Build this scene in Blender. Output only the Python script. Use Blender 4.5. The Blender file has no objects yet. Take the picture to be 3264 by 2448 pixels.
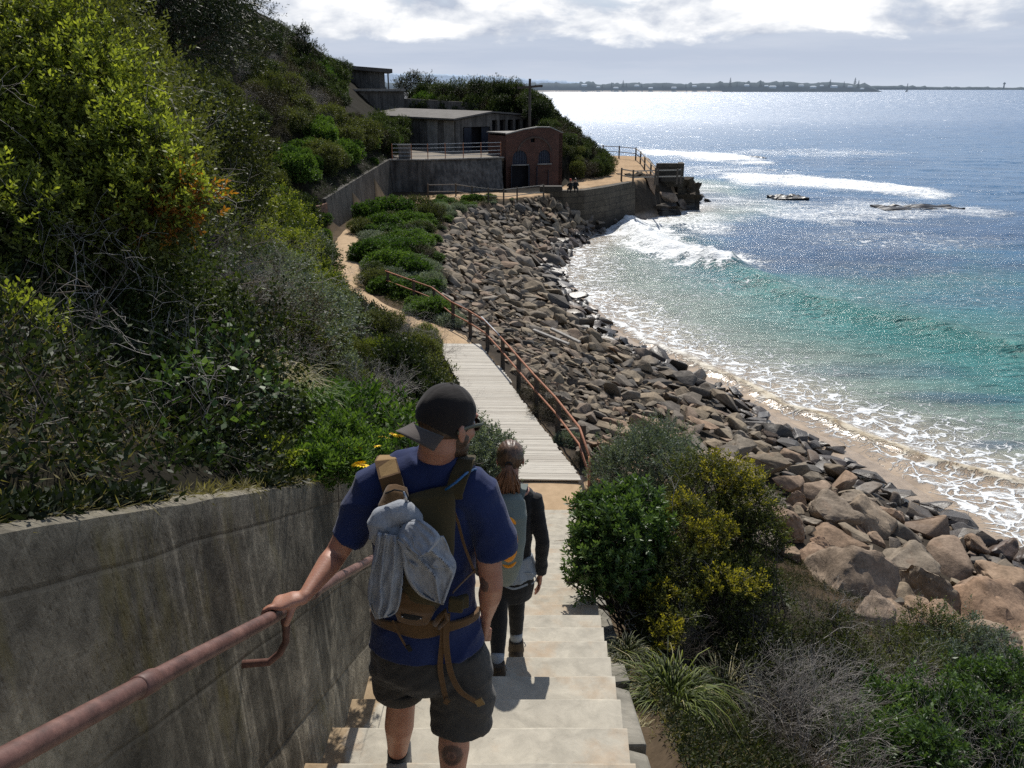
import bpy, bmesh, math, random
import numpy as np
from mathutils import Vector, Matrix, Quaternion, noise as mnoise
random.seed(7)
RNG = np.random.default_rng(7)
SC = bpy.context.scene
COL = SC.collection
rad = math.radians
CAMZ = 12.5
PITCH = rad(19.8)
FPX = 824.0
CP, SP = math.cos(PITCH), math.sin(PITCH)
KD = 2.16016          # photo sheet units per 1024-wide pixel

def ray(xd, yd):
    X = (xd / KD - 512) / FPX
    Y = -(yd / KD - 384) / FPX
    return Vector((X, CP + Y * SP, -SP + Y * CP))
def D(xd, yd, y):       # point of the place seen at (xd,yd) and y metres ahead
    d = ray(xd, yd); t = y / d.y
    return Vector((d.x * t, y, CAMZ + d.z * t))
def G(xd, yd, z):       # same, at height z
    d = ray(xd, yd); t = (z - CAMZ) / d.z
    return Vector((d.x * t, d.y * t, z))
def proj(p):            # world -> sheet units
    x, y, z = p[0], p[1], p[2] - CAMZ
    zc = y * CP - z * SP
    if zc < .05: return None
    u = x / zc; v = (y * SP + z * CP) / zc
    return ((512 + FPX * u) * KD, (384 - FPX * v) * KD, zc)

# ---------------------------------------------------------------- objects
def tag(o, label=None, cat=None, group=None, kind=None):
    if label: o['label'] = label
    if cat: o['category'] = cat
    if group: o['group'] = group
    if kind: o['kind'] = kind
    return o
def link(name, me, m=None, parent=None, loc=None):
    o = bpy.data.objects.new(name, me); COL.objects.link(o)
    if m is not None:
        for q in (m if isinstance(m, (list, tuple)) else [m]): me.materials.append(q)
    if parent is not None: o.parent = parent
    if loc is not None: o.location = loc
    return o
def empty(name, loc=(0, 0, 0), rz=0, **k):
    o = bpy.data.objects.new(name, None); COL.objects.link(o)
    o.location = loc; o.rotation_euler = (0, 0, rz); o.empty_display_size = .1
    return tag(o, **k)
def pmesh(name, V, F, smooth=False):
    me = bpy.data.meshes.new(name)
    me.from_pydata([tuple(v) for v in V], [], [tuple(f) for f in F])
    me.validate(); me.update()
    if smooth: me.polygons.foreach_set('use_smooth', [True] * len(me.polygons))
    return me
def fastquads(name, V, smooth=False, Q=None):
    """V (n,3); Q (m,4) quads (default consecutive fours)."""
    V = np.asarray(V, np.float32)
    if Q is None: Q = np.arange(len(V)).reshape(-1, 4)
    Q = np.asarray(Q, np.int32); n = len(Q)
    me = bpy.data.meshes.new(name)
    me.vertices.add(len(V)); me.vertices.foreach_set('co', V.ravel())
    me.loops.add(n * 4); me.loops.foreach_set('vertex_index', Q.ravel())
    me.polygons.add(n); me.polygons.foreach_set('loop_start', np.arange(n, dtype=np.int32) * 4)
    me.polygons.foreach_set('loop_total', np.full(n, 4, np.int32))
    if smooth: me.polygons.foreach_set('use_smooth', np.ones(n, bool))
    me.update(calc_edges=True)
    return me
def fattr(me, name, arr):
    a = me.attributes.new(name, 'FLOAT', 'POINT'); a.data.foreach_set('value', np.asarray(arr, np.float32).ravel())
def cattr(me, name, arr):
    a = me.attributes.new(name, 'FLOAT_COLOR', 'POINT')
    arr = np.asarray(arr, np.float32)
    if arr.shape[1] == 3: arr = np.hstack([arr, np.ones((len(arr), 1), np.float32)])
    a.data.foreach_set('color', arr.ravel())

class MB:
    """collects shapes into one mesh"""
    def __init__(s): s.V = []; s.F = []
    def add(s, V, F):
        b = len(s.V); s.V += [Vector(v) for v in V]; s.F += [tuple(i + b for i in f) for f in F]; return s
    def box(s, c, size, rz=0, M=None, taper=1.0):
        sx, sy, sz = [q / 2 for q in size]
        P = []
        for z in (-1, 1):
            k = taper if z > 0 else 1
            for x, y in ((-1, -1), (1, -1), (1, 1), (-1, 1)): P.append(Vector((x * sx * k, y * sy * k, z * sz)))
        R = M if M is not None else Matrix.Rotation(rz, 3, 'Z')
        c = Vector(c)
        return s.add([R @ p + c for p in P], [(0, 3, 2, 1), (4, 5, 6, 7), (0, 1, 5, 4), (1, 2, 6, 5), (2, 3, 7, 6), (3, 0, 4, 7)])
    def prism(s, poly, z0, z1):     # poly of (x,y) ccw; z0/z1 numbers or lists
        n = len(poly)
        a = z0 if isinstance(z0, (list, tuple)) else [z0] * n
        b = z1 if isinstance(z1, (list, tuple)) else [z1] * n
        V = [(p[0], p[1], a[i]) for i, p in enumerate(poly)] + [(p[0], p[1], b[i]) for i, p in enumerate(poly)]
        F = [tuple(range(n - 1, -1, -1)), tuple(range(n, 2 * n))] + [(i, (i + 1) % n, n + (i + 1) % n, n + i) for i in range(n)]
        return s.add(V, F)
    def tube(s, pts, r, seg=8, flat=1.0, up=None, caps=True, round_=False):
        """r: number or list; flat: ratio (or list) of the second radius; up: direction of the second radius"""
        pts = [Vector(p) for p in pts]; n = len(pts)
        R = list(r) if isinstance(r, (list, tuple)) else [r] * n
        FL = list(flat) if isinstance(flat, (list, tuple)) else [flat] * n
        UP = up if isinstance(up, list) else [up] * n
        if round_:
            d0 = (pts[0] - pts[1]).normalized(); d1 = (pts[-1] - pts[-2]).normalized()
            r0, r1 = R[0] * min(1, FL[0]), R[-1] * min(1, FL[-1])
            pts = [pts[0] + d0 * r0 * .9, pts[0] + d0 * r0 * .6] + pts + [pts[-1] + d1 * r1 * .6, pts[-1] + d1 * r1 * .9]
            R = [R[0] * .35, R[0] * .8] + R + [R[-1] * .8, R[-1] * .35]
            FL = [FL[0]] * 2 + FL + [FL[-1]] * 2; UP = [UP[0]] * 2 + UP + [UP[-1]] * 2; n += 4
        V = []; prev = None
        for i in range(n):
            t = (pts[min(i + 1, n - 1)] - pts[max(i - 1, 0)]).normalized()
            if UP[i] is not None: u = Vector(UP[i])
            elif prev is not None: u = prev
            else: u = Vector((0, 0, 1)) if abs(t.z) < .9 else Vector((1, 0, 0))
            u = (u - t * u.dot(t))
            u = u.normalized() if u.length > 1e-6 else t.orthogonal().normalized()
            if UP[i] is None: prev = u
            w = t.cross(u)
            for k in range(seg):
                a = 2 * math.pi * k / seg
                V.append(pts[i] + w * (math.cos(a) * R[i]) + u * (math.sin(a) * R[i] * FL[i]))
        F = [(i * seg + k, i * seg + (k + 1) % seg, (i + 1) * seg + (k + 1) % seg, (i + 1) * seg + k) for i in range(n - 1) for k in range(seg)]
        if caps: F += [tuple(range(seg - 1, -1, -1)), tuple((n - 1) * seg + k for k in range(seg))]
        return s.add(V, F)
    def ell(s, c, r, M=None, su=20, sv=12):
        c = Vector(c); r = r if isinstance(r, (tuple, list)) else (r, r, r)
        V = [Vector((0, 0, -r[2]))]
        for j in range(1, sv):
            ph = -math.pi / 2 + math.pi * j / sv
            for i in range(su):
                a = 2 * math.pi * i / su
                V.append(Vector((r[0] * math.cos(ph) * math.cos(a), r[1] * math.cos(ph) * math.sin(a), r[2] * math.sin(ph))))
        V.append(Vector((0, 0, r[2])))
        if M is not None: V = [M @ v for v in V]
        F = [(0, 1 + (i + 1) % su, 1 + i) for i in range(su)]
        for j in range(sv - 2):
            b = 1 + j * su
            F += [(b + i, b + (i + 1) % su, b + su + (i + 1) % su, b + su + i) for i in range(su)]
        b = 1 + (sv - 2) * su; t = len(V) - 1
        F += [(b + i, b + (i + 1) % su, t) for i in range(su)]
        return s.add([v + c for v in V], F)
    def ribbon(s, pts, w, th, side):
        """strap: flat band along pts; side = direction(s) of its width"""
        pts = [Vector(p) for p in pts]; n = len(pts); V = []
        for i in range(n):
            t = (pts[min(i + 1, n - 1)] - pts[max(i - 1, 0)]).normalized()
            sd = Vector(side[i] if isinstance(side, list) else side); sd = (sd - t * sd.dot(t)).normalized()
            nn = t.cross(sd); ww = w[i] if isinstance(w, (list, tuple)) else w
            V += [pts[i] - sd * ww / 2 - nn * th / 2, pts[i] + sd * ww / 2 - nn * th / 2, pts[i] + sd * ww / 2 + nn * th / 2, pts[i] - sd * ww / 2 + nn * th / 2]
        F = [(i * 4 + k, i * 4 + (k + 1) % 4, i * 4 + 4 + (k + 1) % 4, i * 4 + 4 + k) for i in range(n - 1) for k in range(4)]
        F += [(3, 2, 1, 0), tuple((n - 1) * 4 + k for k in range(4))]
        return s.add(V, F)
    def mesh(s, name, smooth=False): return pmesh(name, s.V, s.F, smooth)
    def build(s, name, m, parent=None, smooth=False, bevel=0, seg=2):
        me = s.mesh(name, smooth); o = link(name, me, m, parent)
        if bevel:
            b = o.modifiers.new('b', 'BEVEL'); b.width = bevel; b.segments = seg; b.limit_method = 'ANGLE'
        return o

def apply_mods(o):
    dg = bpy.context.evaluated_depsgraph_get(); dg.update()
    me = bpy.data.meshes.new_from_object(o.evaluated_get(dg))
    old = o.data; o.modifiers.clear(); o.data = me; me.name = old.name
    return o
def remesh(mb, name, voxel, smooth_it=4, m=None, parent=None, fold=None, fac=.5):
    """voxel union of everything in mb -> one continuous surface"""
    o = link(name, mb.mesh(name), m, parent)
    r = o.modifiers.new('r', 'REMESH'); r.mode = 'VOXEL'; r.voxel_size = voxel; r.use_smooth_shade = True
    if smooth_it:
        s = o.modifiers.new('s', 'SMOOTH'); s.iterations = smooth_it; s.factor = fac
    apply_mods(o)
    me = o.data
    if not len(me.materials) and m is not None: me.materials.append(m)
    if fold is not None:
        n = len(me.vertices); co = np.empty(n * 3, np.float32); me.vertices.foreach_get('co', co); co = co.reshape(-1, 3)
        no = np.empty(n * 3, np.float32); me.vertices.foreach_get('normal', no); no = no.reshape(-1, 3)
        d = np.array([fold(Vector(c), Vector(q)) for c, q in zip(co, no)], np.float32)
        me.vertices.foreach_set('co', (co + no * d[:, None]).ravel())
    me.polygons.foreach_set('use_smooth', np.ones(len(me.polygons), bool)); me.update()
    return o
def cut_mesh(me, p, n):
    """remove what lies on the +n side of the plane, cap it"""
    bm = bmesh.new(); bm.from_mesh(me)
    bmesh.ops.bisect_plane(bm, geom=bm.verts[:] + bm.edges[:] + bm.faces[:], plane_co=p, plane_no=n, clear_outer=True)
    bm.to_mesh(me); bm.free(); me.update()

# ---------------------------------------------------------------- numpy noise
def _h(ix, iy, s):
    n = (ix * 374761393 + iy * 668265263 + s * 982451653) & 0xffffffff
    n = ((n ^ (n >> 13)) * 1274126177) & 0xffffffff
    return ((n ^ (n >> 16)) & 0xffff) / 65535.0
def vnoise(x, y, s=0):
    x = np.asarray(x, float); y = np.asarray(y, float)
    ix = np.floor(x).astype(np.int64); iy = np.floor(y).astype(np.int64)
    fx = x - ix; fy = y - iy; fx = fx * fx * (3 - 2 * fx); fy = fy * fy * (3 - 2 * fy)
    a = _h(ix, iy, s); b = _h(ix + 1, iy, s); c = _h(ix, iy + 1, s); d = _h(ix + 1, iy + 1, s)
    return a + (b - a) * fx + (c - a) * fy + (a - b - c + d) * fx * fy
def fbm(x, y, s=0, o=4):
    r = 0; a = .5
    for k in range(o):
        r = r + a * vnoise(x * 2 ** k, y * 2 ** k, s + k * 17); a *= .5
    return r / (1 - .5 ** o)
def sstep(a, b, x):
    t = np.clip((x - a) / (b - a), 0, 1); return t * t * (3 - 2 * t)
def pline_dist(x, y, P):
    d = np.full(np.shape(x), 1e9)
    for (ax, ay), (bx, by) in zip(P[:-1], P[1:]):
        vx, vy = bx - ax, by - ay
        t = np.clip(((x - ax) * vx + (y - ay) * vy) / (vx * vx + vy * vy + 1e-9), 0, 1)
        d = np.minimum(d, np.hypot(x - ax - t * vx, y - ay - t * vy))
    return d

# ---------------------------------------------------------------- materials
class NT:
    def __init__(s, m): s.t = m.node_tree; s.t.nodes.clear()
    def n(s, typ, ins=None, **k):
        q = s.t.nodes.new('ShaderNode' + typ)
        for a, b in k.items(): setattr(q, a, b)
        for a, b in (ins or {}).items():
            if isinstance(b, bpy.types.NodeSocket): s.t.links.new(b, q.inputs[a])
            else: q.inputs[a].default_value = b
        return q
    def math(s, op, a, b=0.0, c=None, clamp=False):
        q = s.n('Math', {0: a, 1: b}, operation=op, use_clamp=clamp)
        if c is not None:
            if isinstance(c, bpy.types.NodeSocket): s.t.links.new(c, q.inputs[2])
            else: q.inputs[2].default_value = c
        return q.outputs[0]
    def ramp(s, fac, stops, interp='LINEAR'):
        q = s.n('ValToRGB', {'Fac': fac}); r = q.color_ramp; r.interpolation = interp
        while len(r.elements) < len(stops): r.elements.new(.5)
        for e, (p, c) in zip(r.elements, stops):
            e.position = p; e.color = (c if isinstance(c, (tuple, list)) else (c, c, c))[:3] + (1,) if not isinstance(c, (int, float)) else (c, c, c, 1)
        return q.outputs['Color']
    def mix(s, f, a, b, mode='MIX', clamp=False):
        q = s.n('Mix', data_type='RGBA', blend_type=mode, clamp_result=clamp)
        for i, v in ((0, f), (6, a), (7, b)):
            if isinstance(v, bpy.types.NodeSocket): s.t.links.new(v, q.inputs[i])
            else: q.inputs[i].default_value = v if i == 0 else tuple(v)[:3] + (1,)
        return q.outputs[2]
    def noise(s, scale, detail=5, rough=.55, vec=None, dist=0.0, out='Fac'):
        i = {'Scale': scale, 'Detail': detail, 'Roughness': rough, 'Distortion': dist}
        if vec is not None: i['Vector'] = vec
        return s.n('TexNoise', i).outputs[out]
    def vor(s, scale, vec=None, feature='F1', out='Distance', rnd=1.0):
        i = {'Scale': scale, 'Randomness': rnd}
        if vec is not None: i['Vector'] = vec
        return s.n('TexVoronoi', i, feature=feature).outputs[out]
    def mapv(s, vec, scale=(1, 1, 1), rot=(0, 0, 0), loc=(0, 0, 0)):
        return s.n('Mapping', {'Vector': vec, 'Scale': scale, 'Rotation': rot, 'Location': loc}).outputs[0]
    def pos(s): return s.n('NewGeometry').outputs['Position']
    def obj(s): return s.n('TexCoord').outputs['Object']
    def bump(s, h, strength=.5, dist=.01, normal=None):
        i = {'Height': h, 'Strength': strength, 'Distance': dist}
        if normal is not None: i['Normal'] = normal
        return s.n('Bump', i).outputs[0]
    def out(s, sh): s.t.links.new(sh, s.n('OutputMaterial').inputs[0])
    def bsdf(s, col, rough=.8, normal=None, spec=.3, **k):
        i = {'Base Color': col if isinstance(col, bpy.types.NodeSocket) else tuple(col)[:3] + (1,), 'Roughness': rough, 'Specular IOR Level': spec}
        if normal is not None: i['Normal'] = normal
        i.update({a.replace('_', ' '): b for a, b in k.items()})
        q = s.n('BsdfPrincipled', i); return q.outputs[0]
def newmat(name):
    m = bpy.data.materials.new(name); m.use_nodes = True; return m, NT(m)
def simple(name, c1, c2=None, rough=.8, scale=20, bump=.3, bdist=.003, spec=.3, detail=6, world=True, vscale=(1, 1, 1), **k):
    m, t = newmat(name)
    v = t.mapv(t.pos() if world else t.obj(), vscale)
    f = t.noise(scale, detail, .6, v)
    col = t.ramp(f, [(.3, c1), (.7, c2 or tuple(q * .6 for q in c1))])
    t.out(t.bsdf(col, rough, t.bump(t.noise(scale * 3, detail, .65, v), bump, bdist), spec, **k))
    return m
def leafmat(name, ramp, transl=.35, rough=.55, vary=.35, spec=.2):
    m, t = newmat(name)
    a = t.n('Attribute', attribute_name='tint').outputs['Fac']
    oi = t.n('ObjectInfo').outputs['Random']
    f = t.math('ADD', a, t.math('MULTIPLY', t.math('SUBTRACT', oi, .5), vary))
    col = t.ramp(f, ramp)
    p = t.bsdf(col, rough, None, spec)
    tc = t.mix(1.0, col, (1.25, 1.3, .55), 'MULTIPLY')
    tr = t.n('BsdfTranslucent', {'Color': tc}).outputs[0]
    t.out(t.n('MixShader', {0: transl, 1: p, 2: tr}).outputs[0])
    return m
# ================================================================ camera, light, sky
SUN_EL, SUN_AZ = rad(48), rad(1.5)      # azimuth measured from +y towards +x
cam = bpy.data.cameras.new('camera'); co = bpy.data.objects.new('camera', cam); COL.objects.link(co)
cam.sensor_width = 36; cam.lens = 36 * FPX / 1024; cam.clip_start = .05; cam.clip_end = 60000
co.location = (0, 0, CAMZ); co.rotation_euler = (rad(90) - PITCH, 0, 0); SC.camera = co
sl = bpy.data.lights.new('sun', 'SUN'); sl.energy = 5.0; sl.angle = rad(.53); sl.color = (1, .955, .88)
so = bpy.data.objects.new('sun', sl); COL.objects.link(so)
sdir = Vector((math.sin(SUN_AZ) * math.cos(SUN_EL), math.cos(SUN_AZ) * math.cos(SUN_EL), math.sin(SUN_EL)))
so.rotation_euler = sdir.to_track_quat('Z', 'Y').to_euler(); so.location = sdir * 60
SC.view_settings.view_transform = 'Standard'; SC.view_settings.look = 'None'
SC.view_settings.exposure = 0; SC.view_settings.gamma = 1
SC.cycles.max_bounces = 6; SC.cycles.transparent_max_bounces = 8
SC.cycles.sample_clamp_indirect = 4; SC.cycles.sample_clamp_direct = 14

w = bpy.data.worlds.new('World'); SC.world = w; w.use_nodes = True
t = NT(w)
sky = t.n('TexSky', sky_type='NISHITA', sun_disc=False, sun_elevation=SUN_EL, sun_rotation=SUN_AZ, altitude=10, air_density=1.0, dust_density=.6, ozone_density=1.2)
g = t.n('TexCoord').outputs['Generated']
sep = t.n('SeparateXYZ', {0: g}); zz = sep.outputs[2]
hz = t.math('MAXIMUM', zz, 0.0)
# puffy cumulus bank, seen side-on low in the sky
cv = t.mapv(g, (11, 11, 26))
warp = t.n('VectorMath', {0: cv, 1: (0, 0, 1.15)}, operation='ADD').outputs[0]
def cl(v): return t.noise(1.0, 9, .56, v, .25)
n0 = cl(cv); n1 = cl(warp)
wide = t.noise(1.0, 4, .5, t.mapv(g, (3.0, 3.0, 9.0), loc=(3.1, 1.7, 0)))
band = t.ramp(hz, [(.026, 0.0), (.044, .66), (.060, 1.0), (.125, .95), (.22, .15), (.6, .05)])
fld = t.math('ADD', t.math('MULTIPLY', n0, .75), t.math('MULTIPLY', wide, .45))
thr = t.math('SUBTRACT', 1.02, t.math('MULTIPLY', band, .56))
mask = t.math('MULTIPLY', t.math('SUBTRACT', fld, thr), 9.0, clamp=True)
lit = t.math('ADD', t.math('MULTIPLY', t.math('SUBTRACT', n0, n1), 3.2), .62, clamp=True)
ccol = t.ramp(lit, [(0.0, (5.0, 5.55, 6.7)), (.45, (7.6, 7.95, 8.6)), (1.0, (11.0, 11.0, 11.0))])
haze = t.ramp(hz, [(0.0, (6.0, 6.75, 7.9)), (.03, (5.1, 5.8, 7.2)), (.075, (5.2, 5.9, 7.3)), (.12, (5.8, 6.6, 8.0))])
streak = t.noise(1.0, 6, .6, t.mapv(g, (4, 4, 42), loc=(0, 0, 2)))
haze = t.mix(t.math('MULTIPLY', t.math('SUBTRACT', streak, .42), 2.2, clamp=True), haze, (6.6, 7.05, 8.1))
hm = t.ramp(hz, [(0.0, 1.0), (.075, .93), (.13, .35), (.4, .12)])
c = t.mix(hm, sky.outputs[0], haze)
c = t.mix(mask, c, ccol)
below = t.math('LESS_THAN', zz, -0.001)
c = t.mix(below, c, (2.2, 2.6, 3.0))
bg = t.n('Background', {0: c, 1: .1})
t.t.links.new(bg.outputs[0], t.n('OutputWorld').inputs[0])

# ================================================================ shape of the land
def zt(y): return np.where(np.asarray(y) < 15.9, 10.9 - .4525 * np.asarray(y, float), 3.7)
def SRX(y): return .60 + .066 * (y - 4)          # right edge of the stairs
def SLX(y): return -.84 + .035 * (y - 3)         # foot of the retaining wall
YL = [-6, 7, 15.9, 17.6, 28.4, 31.4, 34.8, 38, 42, 48, 52.9, 60, 75.2]
XLv = [-1.2, -.7, -.45, 0.0, -2.75, -4.9, -7.1, -8.6, -9.5, -10.9, -11.9, -11.6, -10.8]
YR = [-6, 15.9, 17.5, 28.4, 30.8, 33.8, 36.5, 39.5, 48, 55, 62, 66, 69.5, 73.5, 83.0, 86, 91, 94.2, 95, 115, 118, 140]
XRv = [.25, 1.65, 1.85, -1.0, -2.35, -3.0, -3.7, -3.4, -5.0, -4.8, -4.4, -3.2, -.5, 2.9, 11.0, 13.0, 15.6, 18.6, 16.5, 18.3, 14, 0]
SH = [(1300, 480), (1220, 540), (1190, 600), (1250, 660), (1300, 730), (1440, 790), (1570, 860), (1650, 920), (1750, 960), (1830, 1020), (1900, 1060), (2000, 1100), (2100, 1180), (2212, 1220)]
SH = sorted([(p.y, p.x) for p in (G(a, b, .3) for a, b in SH)])
YSH = [-10, 10] + [a for a, b in SH] + [84, 90, 96, 118, 140]
WETD = sorted([(p.y, p.x) for p in (G(a, b, 0) for a, b in [(1205, 590), (1290, 655), (1355, 725), (1460, 783), (1590, 850), (1690, 905), (1800, 950), (1900, 1000), (2000, 1060), (2100, 1125), (2230, 1205)])])
XSH = [19, 17] + [b for a, b in SH] + [13.5, 18.5, 21, 20.5, 4]
PC = [(-2.0, 28.0), (-2.4, 29.6), (-4.1, 31.8), (-6.3, 34.8), (-7.7, 38.3), (-8.55, 42), (-9.3, 46.5), (-10.0, 50), (-10.3, 54.5), (-9.9, 60), (-8.6, 66), (-6.3, 70.2), (-2.5, 72.8), (2.5, 75.2), (7, 79.5)]
YB = [74, 78.4, 79.4, 84, 86, 90, 100, 115, 130]; XBv = [-.5, -.5, 5.5, 5.8, 7.8, 9.9, 10.8, 9.2, 2]
YWT = [-10, 12] + [a for a, b in WETD]; XWT = [21, 18.5] + [b for a, b in WETD]
def XWET(y): return np.maximum(np.where(np.asarray(y) > WETD[-1][0], np.interp(y, YSH, XSH) + .25, np.interp(y, YWT, XWT)), np.interp(y, YSH, XSH) + .25)
def wallh(y): return np.interp(y, [8.8, 9.8, 50, 52.4, 52.9, 75], [1.42, 0, 0, .4, 2.0, 2.7])
def H(x, y):
    x = np.asarray(x, float); y = np.asarray(y, float)
    XL = np.interp(y, YL, XLv); XL = np.where(y < 8.8, SLX(y) - .17, XL)
    XR = np.interp(y, YR, XRv); XS = np.maximum(np.interp(y, YSH, XSH), XR + .6)
    T = zt(y) - np.where(y < 15.7, .3, .02)
    z = T + 0 * x
    s = XL - x
    wob = .9 * (fbm(x * .25, y * .25, 3) - .5) * sstep(0, 3, s)
    left = T + wallh(y) + np.where(y < 15.7, .3, 0) + .76 * s + wob * 1.6
    cap = 10.2 + .45 * np.maximum(0, -x - 8) + 1.2 * fbm(x * .15, y * .15, 8)
    cap = np.where(y < 66, cap + (66 - y) * .25, cap)
    left = np.minimum(left, cap)
    z = np.where(s > 0, left, z)
    u = (x - XR) / (XS - XR)
    T = np.where((y < 15.7), T + .13, T)
    bank = T + (.3 - T) * np.clip(u, 0, 1) ** .93 + .3 * (fbm(x * .4, y * .4, 5) - .5) * (u > 0) * (u < 1)
    XW = np.maximum(XWET(y), XS + .2)
    beach = np.where(x < XW, .3 * (XW - x) / (XW - XS), -np.interp(y, [42, 54, 75, 90], [.06, .3, .3, .6]) * (x - XW))
    z = np.where(u > 0, np.where(u < 1, bank, np.maximum(beach, -4)), z)
    # the headland behind the brick house
    hb = y > 75.3
    A = np.where(x < -11, 6.4 + .74 * (-11 - x) + wob, 0)
    A = np.minimum(A, cap)
    XB = np.interp(y, YB, XBv)
    B = 3.68 + .78 * np.maximum(0, XB - x)
    yb = np.interp(x, [-30, -14, -6, 1.5, 2.5, 9], [104, 103, 99, 95, 84, 80])
    cb = 6.3 + .8 * np.maximum(0, y - yb)
    cb = np.where((x < 3), cb, 20)
    mound = np.minimum(np.minimum(B, cb), 10.6 + 1.0 * (fbm(x * .2, y * .2, 12) - .5) - np.maximum(0, y - 112) * .35)
    hd = np.maximum(A, mound)
    hd = np.where(u > 0, z, hd)
    wy = np.interp(x, [-10.9, -7.6, -.75], [75.3, 75.3, 77.9]) + .25
    hd = np.where(((x > -10.9) & (x < 5) & (y < wy)) | ((x > -2.4) & (x < 5.1) & (y < 84.6)), 3.68, hd)
    z = np.where(hb, hd, z)
    fall = np.maximum(0, y - 117) * .9
    z = np.where(y > 117, np.maximum(z - fall, -4), z)
    return z
def Hs(x, y): return float(H(np.array([x]), np.array([y]))[0])

gx = np.unique(np.round(np.concatenate([np.arange(-110, -30, 2.0), np.arange(-30, -6, .4), np.arange(-6, 4, .16), np.arange(4, 26, .4)]), 3))
gy = np.unique(np.round(np.concatenate([np.arange(-8, 20, .25), np.arange(20, 122, .4), np.arange(122, 150, 2.0)]), 3))
X, Y = np.meshgrid(gx, gy); Z = H(X, Y)
Z = Z + .05 * (fbm(X * 2.2, Y * 2.2, 21) - .5)
nx, ny = len(gx), len(gy)
idx = np.arange(nx * ny).reshape(ny, nx)
Q = np.stack([idx[:-1, :-1], idx[:-1, 1:], idx[1:, 1:], idx[1:, :-1]], -1).reshape(-1, 4)
me = fastquads('ground', np.stack([X, Y, Z], -1).reshape(-1, 3), True, Q)
# kinds of ground: soil / sand of the paths / beach
XLg = np.interp(Y, YL, XLv); XRg = np.interp(Y, YR, XRv); XSg = np.interp(Y, YSH, XSH)
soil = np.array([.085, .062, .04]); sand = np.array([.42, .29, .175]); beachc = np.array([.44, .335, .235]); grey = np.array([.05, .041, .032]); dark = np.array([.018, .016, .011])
k = fbm(X * .6, Y * .6, 31)[..., None]
colr = soil * (.7 + .6 * k)
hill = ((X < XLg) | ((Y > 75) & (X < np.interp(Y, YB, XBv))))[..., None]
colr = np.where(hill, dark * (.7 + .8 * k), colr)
bankm = (X > XRg)[..., None]
colr = np.where(bankm, grey * (.7 + .6 * k), colr)
veg = ((X > XRg) & (Y < 17))[..., None]
colr = np.where(veg & (X[..., None] < 9), soil * (.6 + .5 * k), colr)
bd = sstep(-.3, .5, X - XSg)[..., None]
colr = colr * (1 - bd) + beachc * bd
pf = ((Y > 64) & (X > XLg) & (X < XRg) & (Y < 75.3)) | ((Y >= 75.3) & (Y < 118) & (X > np.interp(Y, YB, XBv)) & (X < XRg))
pd = pline_dist(X, Y, PC)
edge = (fbm(X * .9, Y * .9, 44) - .5)
pm = (pf & (pd < 2.6 + 2 * edge)) | (pf & (Y > 76))
pm = pm | ((Y > 15.4) & (Y < 18) & (X > XLg - .1) & (X < XRg))
colr = np.where(pm[..., None], sand * (.82 + .36 * k), colr)
wetb = sstep(.75, .1, Z)[..., None] * (X > XSg - 1.5)[..., None]
colr = colr * (1 - .22 * wetb)
cattr(me, 'gcol', colr.reshape(-1, 3))
m_ground, t = newmat('ground')
ga = t.n('Attribute', attribute_name='gcol').outputs['Color']
p = t.pos(); nz = t.noise(2.4, 9, .65, p); gr = t.noise(28, 6, .7, p)
cg = t.mix(.85, ga, t.ramp(nz, [(.3, .62), (.7, 1.32)]), 'MULTIPLY')
cg = t.mix(.6, cg, t.ramp(gr, [(.3, .6), (.7, 1.35)]), 'MULTIPLY')
wet = t.math('MULTIPLY', t.math('SUBTRACT', .8, t.n('SeparateXYZ', {0: p}).outputs[2]), 2.5, clamp=True)
t.out(t.bsdf(cg, t.math('SUBTRACT', .95, t.math('MULTIPLY', wet, .62)), t.bump(t.math('ADD', nz, t.math('MULTIPLY', gr, .35)), .7, .03), t.math('ADD', .06, t.math('MULTIPLY', wet, .3))))
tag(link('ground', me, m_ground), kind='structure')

# ---------------------------------------------------------------- footpath
def strip(P, half, z, name, m, seg=6, jitter=.12):
    pts = [Vector((a, b, 0)) for a, b in P]; out = []
    for i in range(len(pts) - 1):
        p0 = pts[max(i - 1, 0)]; p1 = pts[i]; p2 = pts[i + 1]; p3 = pts[min(i + 2, len(pts) - 1)]
        for q in range(seg):
            s = q / seg
            out.append(.5 * ((2 * p1) + (p2 - p0) * s + (2 * p0 - 5 * p1 + 4 * p2 - p3) * s * s + (3 * p1 - p0 - 3 * p2 + p3) * s ** 3))
    out.append(pts[-1]); V = []
    for i, c in enumerate(out):
        d = (out[min(i + 1, len(out) - 1)] - out[max(i - 1, 0)]).normalized(); n = Vector((d.y, -d.x, 0))
        for k in range(7):
            f = k / 3 - 1; j = (random.random() - .5) * jitter if k in (0, 6) else 0
            zz_ = z + .035 * (1 - f * f) - (.06 if k in (0, 6) else 0)
            p = c + n * (f * half + j); V.append((p.x, p.y, zz_))
    Q = [(i * 7 + k, i * 7 + k + 1, i * 7 + 8 + k, i * 7 + 7 + k) for i in range(len(out) - 1) for k in range(6)]
    return tag(link(name, pmesh(name, V, Q, True), m), kind='structure')
m_sand = simple('path_sand', (.50, .36, .225), (.36, .255, .155), .95, 3.0, .5, .012, .15, 9)
strip(PC, .69, 3.73, 'footpath', m_sand)
strip([(.55, 15.6), (.7, 16.4), (.8, 17.3), (.85, 18.0)], 1.1, 3.695, 'sand_landing', m_sand)

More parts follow.
